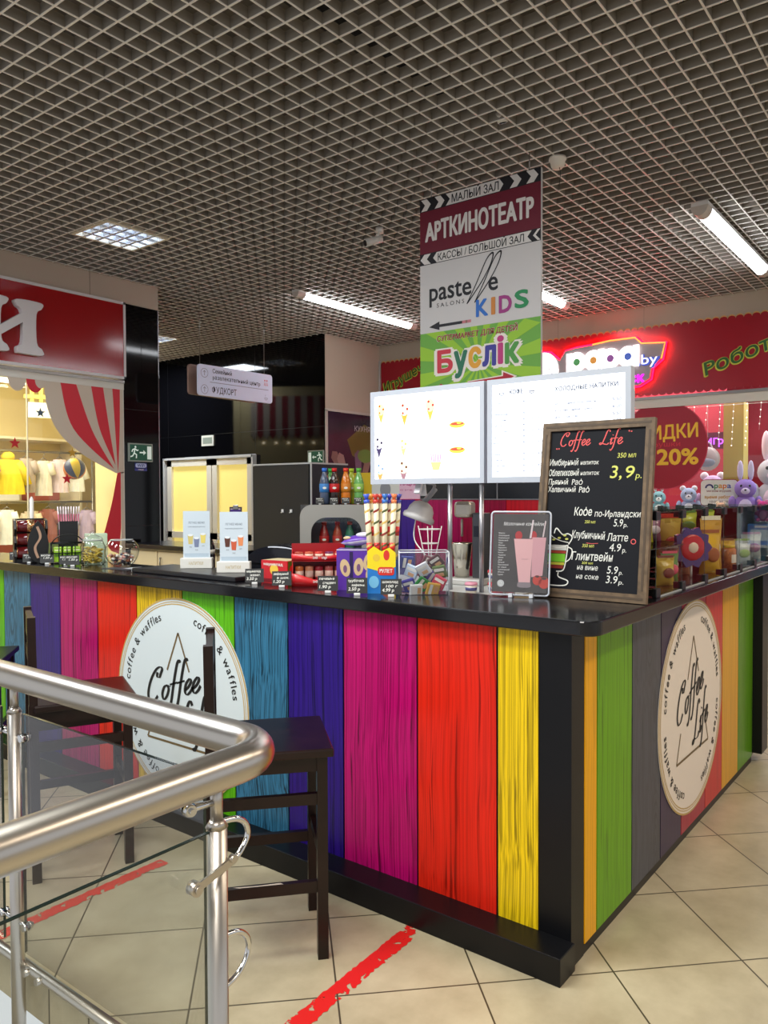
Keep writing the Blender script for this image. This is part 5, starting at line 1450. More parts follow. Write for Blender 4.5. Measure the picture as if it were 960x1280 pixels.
# ---- tray with two drinks menus on white wooden bases
b = MB(); b.m(mat((22, 22, 26), 0.3)); b.box(2.33, 2.585, 2.63, 3.40, ZT, ZT + 0.022, 0.005); tag(b.build('serving_tray'), 'flat black tray under the two pale drinks menus', 'tray')
for k, (x, y, lab, cols) in enumerate(((2.51, 3.115, 'pale drinks menu card on a white base, left of the pair on the tray', ((206, 190, 120), (120, 130, 160), (226, 206, 110))), (2.475, 2.80, 'pale drinks menu card on a white base, right of the pair on the tray', ((90, 50, 40), (200, 90, 60), (226, 140, 90))))):
    t = item('menu_card', lab, 'menu stand', x, y, ZT + 0.022, -0.18, 'drinks menus on the tray')
    b = lmb(); b.m(mat((222, 220, 214), 0.5)); b.box(-0.078, 0.078, -0.024, 0.024, 0, 0.052, 0.003)
    b.m(mat((190, 170, 120), 0.5)); b.text(lf(-0.0245), 'НАПИТКИ', 0, 0.018, 0.016, 0.07, 0.0, align='C'); b.build('base', t)
    b = lmb(); b.m(mat((200, 212, 222), 0.35)); b.box(-0.066, 0.066, -0.002, 0.002, 0.050, 0.285)
    g = lf(-0.0026); b.m(mat((110, 124, 140), 0.5)); b.text(g, 'ЛЕТНЕЕ МЕНЮ', 0, 0.222, 0.010, 0.08, 0.0, align='C'); b.text(g, 'освежающие напитки', 0, 0.204, 0.006, 0.085, 0.0, align='C')
    for i, (a, z) in enumerate(((-0.03, 0.145), (0.0, 0.13), (0.032, 0.15))):
        b.m(mat(cols[i], 0.4)); b.flat(g, [(a - 0.010, z - 0.025), (a + 0.010, z - 0.025), (a + 0.014, z + 0.02), (a - 0.014, z + 0.02)], 0.0002)
        b.m(mat((226, 232, 238), 0.4)); b.disc(g, a, z + 0.02, 0.013, 0.0004, 0.006, seg=12); b.m(mat((90, 90, 90), 0.5)); b.text(g, ('4.5', '5.0', '4.9')[i], a, z - 0.042, 0.006, 0.012, 0.0004, align='C')
    b.m(mat((170, 186, 200), 0.5)); b.rect(g, -0.06, 0.06, 0.056, 0.074, 0.0002); b.build('card', t)
b = MB(); b.m(mat((196, 198, 200), 0.5))
for i, (x, y, a) in enumerate(((2.40, 3.60, 0.2), (2.46, 3.50, -0.1))):
    g = Fr((x, y, ZT + 0.0005 + 0.0008 * i), (math.cos(a), math.sin(a), 0), (-math.sin(a), math.cos(a), 0))
    bb = MB(); bb.m(mat((190, 192, 196) if i else (60, 60, 66), 0.4)); bb.fbox(g, -0.05, 0.05, -0.10, 0.10, 0, 0.0006)
    bb.m(mat((90, 90, 96), 0.5))
    for k in range(5): bb.rect(g, -0.035, 0.03 - 0.006 * k, -0.07 + 0.03 * k, -0.062 + 0.03 * k, 0.0008)
    tag(bb.build('paper_sheet'), ('dark printed sheet lying on the worktop beside the fishbowl', 'pale printed sheet lying on the worktop beside the menu tray')[i], 'paper')

# ---- far end of the worktop
t = item('coffee_stand', 'black stand of dark red coffee tins at the far end of the worktop', 'stand', 2.385, 4.49, ZT, 0.1)
for s in (-1, 1):
    b = lmb(); b.m(BLACK)
    P = [(-0.05, 0), (0.05, 0), (0.055, 0.03), (0.035, 0.07), (0.055, 0.11), (0.035, 0.15), (0.055, 0.19), (0.035, 0.24), (-0.04, 0.25)]
    b.prism(Fr((s * 0.085, 0, 0), (0, -s, 0)), [(p[0] * s, p[1]) for p in P] if s > 0 else [(p[0] * s, p[1]) for p in reversed(P)], -0.006, 0.006); b.build('side_panel', t)
b = lmb(); b.m(BLACK); b.box(-0.079, 0.079, 0.035, 0.045, 0, 0.25); b.box(-0.079, 0.079, -0.045, 0.035, 0, 0.012); b.build('rear_panel', t)
for k, (z, lab) in enumerate(((0.050, 'dark red coffee tin lying lowest in the black stand'), (0.128, 'dark red coffee tin lying in the middle of the black stand'), (0.206, 'dark red coffee tin lying topmost in the black stand'))):
    p = WM[t.name] @ Vector((0, -0.012, 0)); o = thing('coffee_tin', lab, 'tin', (p.x, p.y, ZT + z), facing(2.385, 4.49, 0.1), 'tins in the black stand')
    b = lmb(); b.m(mat((92, 20, 22), 0.12, spec=0.7)); b.cyl((-0.075, 0, 0), (0.075, 0, 0), 0.036, seg=24); b.build('tin_body', o)
    b = lmb(); b.m(mat((206, 160, 110), 0.15, metal=0.8)); b.cyl((-0.02, 0, 0), (0.02, 0, 0), 0.0366, seg=24); b.cyl((-0.077, 0, 0), (-0.073, 0, 0), 0.037, seg=24); b.cyl((0.073, 0, 0), (0.077, 0, 0), 0.037, seg=24); b.build('band', o)
b = MB(); b.m(mat((226, 222, 214), 0.4)); b.cyl((2.455, 4.60, ZT), (2.455, 4.60, ZT + 0.36), 0.012, seg=12); b.cyl((2.455, 4.60, ZT + 0.36), (2.455, 4.60, ZT + 0.38), 0.012, 0.004, seg=12)
tag(b.build('wrapped_candle'), 'tall thin white stick standing behind the black tin stand', 'stick')
t = item('leaf_holder', 'black leaf-shaped holder with a beige swirl beside the tin stand', 'holder', 2.33, 4.30, ZT, 0.0)
b = lmb(); b.m(BLACK); b.prism(lf(), [(p.x, p.y) for p in bez([(0, 0), (-0.045, 0.04), (-0.055, 0.12), (-0.03, 0.20), (0.0, 0.245)], 5)][::-1] + [(p.x, p.y) for p in bez([(0, 0), (0.045, 0.04), (0.055, 0.12), (0.03, 0.20), (0.0, 0.245)], 5)][1:-1], -0.03, 0.03); b.build('body', t)
b = lmb(); b.m(mat((176, 140, 116), 0.4)); b.stroke(lf(-0.031), bez([(0.0, 0.03), (-0.016, 0.09), (0.012, 0.15), (-0.004, 0.21)], 6), 0.014, 0.0, nib=(0.3, 0.3)); b.build('swirl', t)
t = item('straw_box', 'open black box of pink striped drinking straws', 'straw holder', 2.52, 4.30, ZT, 0.0)
b = lmb(); b.m(BLACK)
for q in ((-.05, .05, -.04, -.037), (-.05, .05, .037, .04), (-.05, -.047, -.037, .037), (.047, .05, -.037, .037)): b.box(*q, 0, 0.235)
b.box(-.047, .047, -.037, .037, 0, .004); b.build('box_body', t)
ct, st_ = math.cos(facing(2.52, 4.30)), math.sin(facing(2.52, 4.30))
for k in range(9):
    dx = -0.038 + 0.0095 * k; dy = (-0.02, 0.0, 0.02)[k % 3]; px_, py_ = 2.52 + ct * dx - st_ * dy, 4.30 + st_ * dx + ct * dy
    o = MB(); 
    for i in range(7):
        o.m(mat((226, 130, 160) if i % 2 else (236, 222, 226), 0.4)); z0 = ZT + 0.006 + i * 0.045; o.cyl((px_ + ct * 0.003 * i * (k - 4) / 4, py_ + st_ * 0.003 * i * (k - 4) / 4, z0), (px_ + ct * 0.003 * (i + 1) * (k - 4) / 4, py_ + st_ * 0.003 * (i + 1) * (k - 4) / 4, z0 + 0.045), 0.0038, seg=8)
    tag(o.build('drinking_straw'), 'pink and white striped drinking straw standing in the black box', 'straw', 'straws in the black box')
t = item('wire_caddy', 'wire basket of lime green packets beside the glass jar', 'basket', 2.43, 4.165, ZT, -0.02)
b = lmb(); b.m(mat((40, 40, 42), 0.3, metal=0.8))
for z in (0.004, 0.06, 0.115):
    P = [(-0.085, -0.05, z), (0.085, -0.05, z), (0.085, 0.05, z), (-0.085, 0.05, z), (-0.085, -0.05, z)]
    for i in range(4): b.cyl(P[i], P[i + 1], 0.0035, seg=6)
for x in (-0.085, -0.0425, 0, 0.0425, 0.085):
    for y in (-0.05, 0.05): b.cyl((x, y, 0.004), (x, y, 0.115), 0.0028, seg=6)
for x in (-0.0425, 0, 0.0425): b.cyl((x, -0.05, 0.004), (x, 0.05, 0.004), 0.0028, seg=6)
b.tube(bez([(-0.085, 0, 0.115), (-0.04, 0, 0.155), (0.04, 0, 0.16), (0.085, 0, 0.125)], 6), 0.0035, seg=6)
b.build('wire_frame', t)
for k in range(6):
    p = WM[t.name] @ Vector((-0.05 + 0.05 * (k % 3), -0.022 + 0.044 * (k // 3), 0)); o = thing('lime_packet', '%s lime green sweet packet %s in the wire basket' % (('left', 'middle', 'right')[k % 3], ('at the front', 'at the rear')[k // 3]), 'packet', (p.x, p.y, ZT + 0.008), facing(2.43, 4.165), 'green packets in the wire basket')
    b = lmb(); b.m(mat((150, 196, 40), 0.3)); b.box(-0.021, 0.021, -0.015, 0.015, 0, 0.085, 0.004); b.build('wrapper', o)
    b = lmb(); b.m(mat((96, 146, 30), 0.3)); b.rect(lf(-0.0156), -0.014, 0.014, 0.03, 0.05, 0.0); b.m(mat((226, 236, 180), 0.3)); b.rect(lf(-0.0158), -0.016, 0.016, 0.064, 0.072, 0.0); b.build('print', o)
t = item('sugar_carton', 'pale mint carton lying behind the wire basket', 'carton', 2.56, 4.10, ZT, 0.1)
b = lmb(); b.m(mat((196, 214, 186), 0.5)); b.box(-0.05, 0.07, -0.035, 0.035, 0, 0.165, 0.003); b.build('carton', t)

def glass_vessel(t, prof, th=0.004):
    inn = [(max(r - th, 0.0), z + (th if i == 0 else 0)) for i, (r, z) in enumerate(prof)]
    b = lmb(); b.m(GLASSV); b.lathe(prof, (0, 0, 0), seg=32); return b
t = item('glass_jar', 'lidded glass jar of golden rings on the worktop', 'jar', 2.455, 3.945, ZT, 0)
b = glass_vessel(t, [(0.0, 0.001), (0.058, 0.001), (0.066, 0.01), (0.066, 0.10), (0.058, 0.125), (0.050, 0.135)]); b.m(mat((200, 210, 206), 0.1)); b.lathe([(0.049, 0.133), (0.052, 0.135), (0.049, 0.138)], (0, 0, 0), seg=28); b.build('jar_body', t)
b = lmb(); b.m(GLASSV); b.lathe([(0.055, 0.138), (0.05, 0.15), (0.02, 0.165), (0.012, 0.17), (0.016, 0.185), (0.0, 0.192)], (0, 0, 0), seg=28); b.m(mat((210, 216, 212), 0.1)); b.lathe([(0.054, 0.137), (0.056, 0.139), (0.054, 0.141)], (0, 0, 0), seg=28); b.build('lid', t)
b = MB(); rnd = random.Random(8); b.m(mat((206, 178, 70), 0.4))
for k in range(70):
    an = rnd.random() * 2 * PI; r = 0.045 * math.sqrt(rnd.random()); z = 0.012 + 0.085 * k / 70
    c = Vector((2.455 + r * math.cos(an), 3.945 + r * math.sin(an), ZT + z)); ax = Vector((rnd.random() - .5, rnd.random() - .5, .8)).normalized(); q = ax.orthogonal().normalized(); w = ax.cross(q)
    pts = [c + (q * math.cos(i * PI / 4) + w * math.sin(i * PI / 4)) * 0.011 for i in range(9)]
    b.tube(pts, 0.0035, seg=5, caps=False)
tag(b.build('cereal_rings'), 'heap of golden rings filling the lidded glass jar', 'sweets', None, 'stuff')
t = item('fishbowl', 'round glass fishbowl holding mixed small sweets', 'bowl', 2.475, 3.70, ZT, 0)
R0 = 0.090; prof = [(0.0, 0.001), (0.045, 0.001)] + [(R0 * math.sin(a), 0.082 - R0 * math.cos(a) * 0.93) for a in [0.5 + i * 0.16 for i in range(13)]]
b = lmb(); b.m(GLASSV); b.lathe(prof, (0, 0, 0), seg=36); b.m(mat((196, 206, 206), 0.1)); b.lathe([(prof[-1][0] - 0.002, prof[-1][1]), (prof[-1][0] + 0.002, prof[-1][1] + 0.002), (prof[-1][0] - 0.002, prof[-1][1] + 0.004)], (0, 0, 0), seg=36); b.build('bowl', t)
b = MB(); rnd = random.Random(2)
cols = [(190, 160, 120), (60, 60, 90), (220, 210, 200), (150, 90, 60), (40, 40, 46), (206, 150, 140), (236, 226, 216), (120, 60, 40)]
for k in range(110):
    z = 0.012 + 0.058 * k / 110; rm = math.sqrt(max(0.0005, (R0 - 0.014) ** 2 - (0.082 - z) ** 2)) * 0.9; an = rnd.random() * 2 * PI; r = rm * math.sqrt(rnd.random())
    b.m(mat(cols[k % 8], 0.35)); ax = rnd.random() * PI
    b.ball((2.475 + r * math.cos(an), 3.70 + r * math.sin(an), ZT + z), 0.012, 0.008, 0.007, seg=8, rings=5, f=Fr((0, 0, 0), (math.cos(ax), math.sin(ax), 0.2), (-math.sin(ax), math.cos(ax), 0)))
tag(b.build('mixed_sweets'), 'small mixed wrapped sweets piled in the fishbowl', 'sweets', None, 'stuff')
for x, y, lab, kk in ((2.32, 4.54, 'black price card before the tin stand, farthest along the worktop', 0.8), (2.29, 4.33, 'black price card before the leaf-shaped holder', 0.8), (2.31, 4.17, 'black price card before the lime packet basket', 0.9), (2.34, 4.03, 'black price card between the basket and the glass jar', 0.8), (2.325, 3.935, 'black price card before the glass jar of golden rings', 0.9)):
    price_tag(x, y, lab, [('вкусно', .06, .012), ('1.50 р', .05, .012)], k=kk)
# ================================================================== inside the kiosk
SHELF = mat((200, 200, 198), 0.4)
b = MB(); b.m(SHELF); b.box(2.64, 3.25, 1.46, 2.45, 1.05, 1.08); b.m(mat((90, 90, 92), 0.5)); b.box(2.66, 3.22, 1.50, 2.42, 0.0, 1.05)
tag(b.build('work_shelf'), 'pale work shelf behind the worktop under the lightbox poles', 'shelf')
# rear partition with printed planks and black upper band
PX = 4.65
rp = thing('rear_partition', 'rear kiosk partition with crimson and magenta planks under a black band', 'partition', (PX, 3.0, 0))
fp2 = Fr((PX, 0, 0), (0, -1, 0))
b = MB()
for i, (y0, y1, rgb) in enumerate(((1.90, 2.20, (150, 24, 50)), (2.20, 2.55, (196, 24, 40)), (2.55, 2.90, (150, 20, 60)), (2.90, 3.30, (176, 16, 90)), (3.30, 3.62, (70, 40, 150)), (3.62, 3.90, (200, 24, 36)))):
    b.m(plank_mat(rgb, 20 + i, .5, .25)); b.fbox(fp2, -y1 + .002, -y0 - .002, 0.0, 1.455, -0.03, 0)
b.build('plank_panel', rp)
b = MB(); b.m(mat((18, 20, 30), 0.25)); b.fbox(fp2, -3.25, -1.90, 1.457, 1.72, -0.03, 0.0); b.m(mat((120, 120, 126), 0.4)); b.fbox(fp2, -3.25, -1.90, 1.455, 1.462, 0.0, 0.006)
for y in (2.05, 2.62): b.fbox(fp2, -y, -y + 0.008, 1.46, 1.72, 0.0, 0.004)
b.build('upper_band', rp)
b = MB(); b.m(mat((226, 190, 40), 0.5)); b.fbox(fp2, -3.88, -3.70, 1.46, 1.66, -0.02, 0.0); b.m(mat((226, 224, 216), 0.5)); b.fbox(fp2, -3.70, -3.44, 1.46, 1.66, -0.02, 0.0); b.m(mat((236, 190, 214), 0.5)); b.fbox(fp2, -3.44, -3.255, 1.46, 1.66, -0.02, 0.0)
b.m(mat((190, 60, 130), 0.5)); b.text(fp2, 'АКЦИЯ', -3.43, 1.56, 0.04, 0.15, 0.001, bold=0.03); b.text(fp2, 'кофе + вафля', -3.43, 1.52, 0.015, 0.15, 0.001)
b.m(mat((150, 150, 156), 0.5)); b.disc(fp2, -3.57, 1.53, 0.05, 0.001, 0.06)
b.build('poster_strip', rp)
# back counter with beige cupboards
bc = thing('back_counter', 'beige cupboard row with a dark top at the back of the kiosk', 'cabinet', (4.4, 5.4, 0))
b = MB(); b.m(mat((206, 190, 160), 0.6)); b.box(4.22, 4.62, 4.54, 6.15, 0.0, 1.02); b.build('carcass', bc)
b = MB(); b.m(mat((16, 18, 28), 0.2)); b.box(4.16, 4.64, 4.54, 6.17, 1.02, 1.06, 0.004); b.build('countertop', bc)
for k in range(4):
    y0 = 4.56 + 0.40 * k
    d = MB(); d.m(mat((214, 198, 166), 0.55)); d.box(4.203, 4.22, y0, y0 + 0.385, 0.08, 1.0, 0.002); dd = d.build('door', bc)
    h = MB(); h.m(STEELD); h.cyl((4.19, y0 + 0.34, 0.86), (4.19, y0 + 0.34, 0.95), 0.006, seg=8); h.cyl((4.19, y0 + 0.34, 0.865), (4.204, y0 + 0.34, 0.865), 0.004, seg=6); h.cyl((4.19, y0 + 0.34, 0.945), (4.204, y0 + 0.34, 0.945), 0.004, seg=6); h.build('handle', dd)
# tall black cabinet
tc = thing('tall_cabinet', 'tall matte black cabinet beside the white double door', 'cabinet', (4.4, 4.22, 0))
b = MB(); b.m(mat((24, 25, 28), 0.6)); b.box(4.216, 4.62, 3.93, 4.53, 0, 1.72); b.m(mat((22, 24, 38), 0.35)); b.box(4.216, 4.62, 3.918, 3.93, 0, 1.72)
b.m(mat((190, 190, 190), 0.4)); b.box(4.21, 4.625, 3.915, 4.535, 1.72, 1.732); b.box(4.21, 4.217, 3.915, 3.928, 0, 1.72); b.build('carcass', tc)
b = MB(); b.m(mat((27, 28, 31), 0.6)); b.box(4.20, 4.216, 3.935, 4.525, 0.05, 1.715); b.build('door', tc)
b = MB(); b.m(mat((235, 235, 235), 0.4))
for y in (4.10, 4.19): b.box(4.192, 4.20, y, y + 0.022, 1.36, 1.385, 0.003); b.cyl((4.20, y + .011, 1.365), (4.18, y + .011, 1.36), 0.004, seg=8)
b.build('coat_hook', tc)
# low stand and glass-door drinks cooler with bottles on it
CX, CY = 3.62, 3.17; crz = facing(CX, CY, 0.04)
t = thing('cooler_stand', 'dark stand carrying the grey drinks cooler', 'stand', (CX, CY, 0), crz)
b = lmb(); b.m(BLACK); b.box(-0.23, 0.23, -0.2, 0.2, 0.06, 0.88); b.box(-0.21, 0.21, -0.18, 0.18, 0, 0.06); b.build('body', t)
b = lmb(); b.m(mat((30, 30, 32), 0.4)); b.box(-0.24, 0.24, -0.22, 0.22, 0.88, 0.90); b.build('top', t)
co = thing('drinks_cooler', 'small grey drinks cooler with an arched glass door', 'cooler', (CX, CY, 0.90), crz)
W, D, Hc = 0.215, 0.19, 0.535
GR = mat((172, 170, 164), 0.35, metal=0.3)
b = lmb(); b.m(mat((60, 60, 62), 0.4)); b.box(-W + .005, W - .005, 0.02, D, 0.0, Hc - .004); b.box(-W + .005, -W + .035, -D + .031, 0.02, 0.0, Hc - .004); b.box(W - .035, W - .005, -D + .031, 0.02, 0.0, Hc - .004); b.box(-W + .035, W - .035, -D + .031, 0.02, 0.0, 0.04); b.box(-W + .035, W - .035, -D + .031, 0.02, Hc - .05, Hc - .004); b.m(mat((60, 66, 72), .5)); b.rect(lf(0.0195), -W + .035, W - .035, .04, Hc - .05, 0)
b.build('body', co)
def arch(w, z0, z1, r, n=8):
    P = [(-w, z0), (w, z0)]
    for i in range(n + 1): t_ = PI / 2 * i / n; P.append((w - r + r * math.cos(t_), z1 - r + r * math.sin(t_)))
    for i in range(n + 1): t_ = PI / 2 + PI / 2 * i / n; P.append((-w + r + r * math.cos(t_), z1 - r + r * math.sin(t_)))
    return P
b = lmb(); b.m(GR)
O = arch(W, 0.02, Hc, 0.07); I = arch(W - 0.065, 0.06, Hc - 0.075, 0.09); g = lf(-D)
n = len(O)
for c_ in (0.0, -0.03):
    b.mesh([g.p(a, z, c_) for a, z in O] + [g.p(a, z, c_) for a, z in I], [(i, (i + 1) % n, n + (i + 1) % n, n + i) for i in range(n)])
for P in (O, I): b.mesh([g.p(a, z, 0) for a, z in P] + [g.p(a, z, -0.03) for a, z in P], [(i, (i + 1) % n, n + (i + 1) % n, n + i) for i in range(n)], True)
b.build('door_frame', co)
b = lmb(); b.m(GLASS); b.prism(g, I, -0.022, -0.018); b.build('door_glass', co)
b = lmb(); b.m(mat((150, 120, 200), 0.4)); b.rect(g, W - 0.05, W - 0.02, 0.03, 0.035, 0.001); b.m(mat((210, 214, 216), 0.4)); b.fbox(g, -W + 0.036, W - 0.036, 0.225, 0.235, -0.19, -0.035); b.build('shelf', co)
b = lmb(); b.m(mat((235, 245, 255), 0.4, emit=5.0)); b.box(-0.12, 0.12, -0.06, -0.045, Hc - .062, Hc - .052); b.build('inside_lamp', co)
Mc = WM[co.name]
def bottle_mesh(root, liq, lab, cap, k=1.0, wide=1.0):
    r = 0.031 * wide
    b = lmb(); b.m(mat(liq, 0.12, spec=0.6)); b.lathe([(0.0, 0), (r * .85, 0), (r, 0.012 * k), (r * .93, 0.07 * k), (r, 0.13 * k), (r * .8, 0.16 * k), (0.013, 0.195 * k), (0.013, 0.208 * k), (0, 0.208 * k)], (0, 0, 0), seg=18); b.build('bottle_body', root)
    b = lmb(); b.m(mat(lab, 0.4)); b.lathe([(r * 1.0, 0.075 * k), (r * 1.03, 0.10 * k), (r * 1.03, 0.125 * k), (r * 1.0, 0.128 * k)], (0, 0, 0), seg=18); b.m(mat((235, 235, 225), .4)); b.disc(lf(-r * 1.045), 0, 0.102 * k, 0.012, 0, 0.007, seg=12); b.build('label_band', root)
    b = lmb(); b.m(mat(cap, 0.4)); b.cyl((0, 0, 0.204 * k), (0, 0, 0.226 * k), 0.0155, seg=14); b.build('cap', root)
for dx, dy, liq, lab, cap, nm_ in ((-0.085, -0.03, (70, 84, 110), (60, 130, 200), (40, 110, 210), 'clear water bottle with blue cap and blue label, leftmost'), (-0.045, 0.05, (50, 130, 50), (150, 200, 60), (40, 150, 60), 'green bottle with green cap behind the cola bottle'), (-0.025, -0.035, (36, 14, 12), (196, 20, 24), (206, 24, 28), 'dark cola bottle with red cap and red label'),
                                   (0.045, -0.03, (216, 120, 24), (214, 130, 40), (226, 60, 40), 'orange soda bottle with red cap'), (0.085, 0.05, (176, 190, 50), (190, 200, 60), (170, 190, 40), 'yellow lime soda bottle beside the orange one'), (0.125, -0.02, (110, 176, 96), (150, 200, 90), (90, 180, 60), 'pale green soda bottle, rightmost')):
    p = Mc @ Vector((dx + 0.02, dy, 0)); o = thing('soda_bottle', nm_ + ' on top of the cooler', 'bottle', (p.x, p.y, 0.90 + Hc + 0.0005), facing(p.x, p.y), 'soda bottles on the cooler'); bottle_mesh(o, liq, lab, cap, 0.98)
for k, (dx, lab) in enumerate(((-0.115, 'black price card at the foot of the water bottle on the cooler'), (-0.03, 'black price card at the foot of the cola bottle on the cooler'), (0.04, 'black price card at the foot of the orange soda bottle'), (0.115, 'black price card at the foot of the pale green bottle'))):
    p = Mc @ Vector((dx + 0.02, -0.09, 0)); price_tag(p.x, p.y, lab, [('напиток', .06, .012), ('2.50 р', .05, .012)], k=0.62, z=0.90 + Hc + 0.0005)
for k, (dx, z, liq, lab, nm_) in enumerate(((-0.07, 0.237, (150, 30, 30), (190, 40, 40), 'red bottle on the left of the cooler shelf'), (0.01, 0.237, (176, 70, 40), (200, 60, 50), 'orange bottle in the middle of the cooler shelf'), (0.085, 0.237, (60, 120, 90), (60, 130, 190), 'green bottle on the right of the cooler shelf'), (-0.04, 0.042, (60, 50, 46), (90, 70, 50), 'dark bottle on the cooler floor'))):
    p = Mc @ Vector((dx, -0.085, 0)); o = thing('chilled_bottle', nm_, 'bottle', (p.x, p.y, 0.90 + z), facing(p.x, p.y), 'bottles inside the cooler'); bottle_mesh(o, liq, lab, (200, 60, 50), 0.86, 0.95)

# milkshake mixer
t = item('milkshake_mixer', 'steel milkshake mixer with a tall mixing cup behind the chocolate case', 'mixer', 3.10, 1.90, 1.08, -0.45)
b = lmb(); b.m(mat((90, 92, 96), 0.3, metal=0.7)); b.box(0.03, 0.09, -0.02, 0.06, 0.03, 0.33, 0.006); b.m(mat((26, 30, 44), 0.3)); b.rect(lf(-0.0205), 0.04, 0.075, 0.22, 0.27, 0.0); b.build('column', t)
b = lmb(); b.m(mat((190, 188, 184), 0.3)); b.box(-0.08, 0.10, -0.07, 0.07, 0.0, 0.03, 0.008); b.build('base', t)
b = lmb(); b.m(mat((186, 180, 168), 0.3, metal=0.6)); b.rbox(Fr((-0.015, 0.0, 0.345), (1, 0, 0), (0, 1, 0)), 0.085, 0.075, 0.075, 0.016); b.cyl((-0.03, 0, 0.30), (-0.03, 0, 0.22), 0.006, seg=8); b.build('motor_head', t)
b = lmb(); b.m(mat((206, 202, 190), 0.18, metal=1.0)); b.lathe([(0.0, 0.031), (0.034, 0.031), (0.042, 0.12), (0.050, 0.185), (0.054, 0.19), (0.047, 0.188), (0.036, 0.06), (0.0, 0.05)], (-0.03, -0.0, 0), seg=24); b.build('mixing_cup', t)
# yoghurt style cups
for k, (x, y, z, lab) in enumerate(((2.80, 1.70, 1.08, 'cream cup with pink lid standing by itself near the first pole'), (2.80, 1.575, 1.08, 'small red banded cup at the front, left of the menu holder'), (2.86, 1.625, 1.08, 'small cup behind the front row of cups'), (2.845, 1.545, 1.08, 'small cup half hidden by the menu holder edge'), (2.86, 1.6255, 1.131, 'small cup stacked on another cup'))):
    o = item('dessert_cup', lab, 'cup', x, y, z, 0, 'small lidded cups on the shelf')
    b = lmb(); b.m(mat((222, 212, 196), 0.4)); b.lathe([(0.0, 0), (0.021, 0), (0.026, 0.04), (0.0, 0.04)], (0, 0, 0), seg=18); b.build('cup_body', o)
    b = lmb(); b.m(mat((196, 50, 60) if k else (220, 150, 170), 0.4)); b.lathe([(0.0272, 0.037), (0.0272, 0.043), (0.024, 0.049), (0, 0.049)], (0, 0, 0), seg=18); b.build('lid', o)
    b = lmb(); b.m(mat((180, 40, 50), 0.4) if k % 2 else mat((70, 70, 120), 0.4)); b.lathe([(0.0233, 0.014), (0.0255, 0.028)], (0, 0, 0), seg=18); b.build('band', o)
b = MB(); b.m(mat((176, 150, 110), 0.5)); b.box(3.02, 3.14, 1.50, 1.62, 1.08, 1.30, 0.004); tag(b.build('paper_bag_box'), 'plain tan carton standing behind the menu holder', 'carton')
# clip lamp on the left light box pole
t = thing('clip_lamp', 'grey clip-on lamp with round shade hanging beside the wafer rolls', 'lamp', (3.02, 2.18, 1.40))
GL = mat((186, 184, 184), 0.4)
b = MB(); b.m(GL); ax = Vector((0.20, -0.27, 0.94)).normalized(); c = Vector((3.05, 2.13, 1.415))
b.lathe([(0.0, -0.046), (0.072, -0.045), (0.078, -0.035), (0.076, -0.022), (0.064, -0.012), (0.060, 0.012), (0.046, 0.036), (0.022, 0.048), (0.0, 0.05)], c, seg=28, axis=ax); b.build('shade', t)
b = MB(); b.m(mat((150, 152, 158), 0.4)); b.cyl(c + ax * 0.045, c + ax * 0.06 + Vector((0, -0.06, 0.05)), 0.014, 0.012, seg=12); b.tube(bez([c + ax * 0.05, c + Vector((-0.03, -0.10, 0.12)), Vector((2.90, 2.02, 1.55))], 8), 0.007, seg=8); b.build('arm', t)
b = MB(); b.m(mat((206, 206, 210), 0.4)); b.beam((2.88, 2.03, 1.50), (2.92, 2.03, 1.60), 0.03, 0.014); b.beam((2.93, 2.03, 1.49), (2.91, 2.03, 1.59), 0.03, 0.010); b.build('clip', t)
b = MB(); b.m(mat((230, 228, 224), 0.5)); b.tube(bez([c + Vector((0.0, 0.03, -0.04)), (3.04, 2.16, 1.28), (3.0, 2.06, 1.20), (2.96, 2.0, 1.12)], 8), 0.003, seg=6); b.build('cord', t)
# wire cone stand
t = thing('cone_stand', 'white wire stand for waffle cones near the chocolate case', 'stand', (2.98, 2.03, 1.08))
b = MB(); b.m(mat((222, 216, 214), 0.3))
for z, r in ((1.335, 0.048), (1.27, 0.036), (1.21, 0.026)): P = [(2.98 + r * math.cos(i * PI / 8), 2.03 + r * math.sin(i * PI / 8), z) for i in range(17)]; b.tube(P, 0.0026, seg=6)
for i in range(4): a_ = i * PI / 2 + .4; b.cyl((2.98 + .055 * math.cos(a_), 2.03 + .055 * math.sin(a_), 1.35), (2.98 + .012 * math.cos(a_), 2.03 + .012 * math.sin(a_), 1.14), 0.0026, seg=6)
b.cyl((2.98, 2.03, 1.09), (2.98, 2.03, 1.15), 0.012, seg=10); b.cyl((2.98, 2.03, 1.08), (2.98, 2.03, 1.09), 0.04, seg=20); b.build('wire_frame', t)
# inner work counter with till and soap pump
t = thing('inner_counter', 'black inner work counter behind the menu tray', 'counter', (2.90, 3.5, 0))
b = MB(); b.m(BLACK); b.box(2.64, 3.10, 2.60, 5.2, 0, 0.90); b.build('body', t)
b = MB(); b.m(mat((20, 20, 24), 0.25)); b.box(2.63, 3.14, 2.58, 5.2, 0.90, 0.93); b.build('countertop', t)
t = item('till', 'black till with a sloping lid and pale edge behind the menu cards', 'till', 2.87, 2.87, 0.93, -0.25)
b = lmb(); b.m(mat((22, 23, 30), 0.25)); b.box(-0.155, 0.155, -0.14, 0.14, 0, 0.245, 0.01); b.build('body', t)
b = lmb(); b.m(mat((20, 21, 30), 0.18))
P = [(p.x, p.y) for p in bez([(-0.165, 0.245), (-0.08, 0.300), (0.05, 0.302), (0.13, 0.275), (0.165, 0.21)], 6)]
b.prism(lf(), P + [(0.155, 0.20), (-0.165, 0.235)], -0.15, 0.15, True)
b.build('lid', t)
b = lmb(); b.m(mat((206, 210, 220), 0.25)); b.tube([(p[0], -0.152, p[1]) for p in P[8:]], 0.004, seg=6); b.build('edge_trim', t)
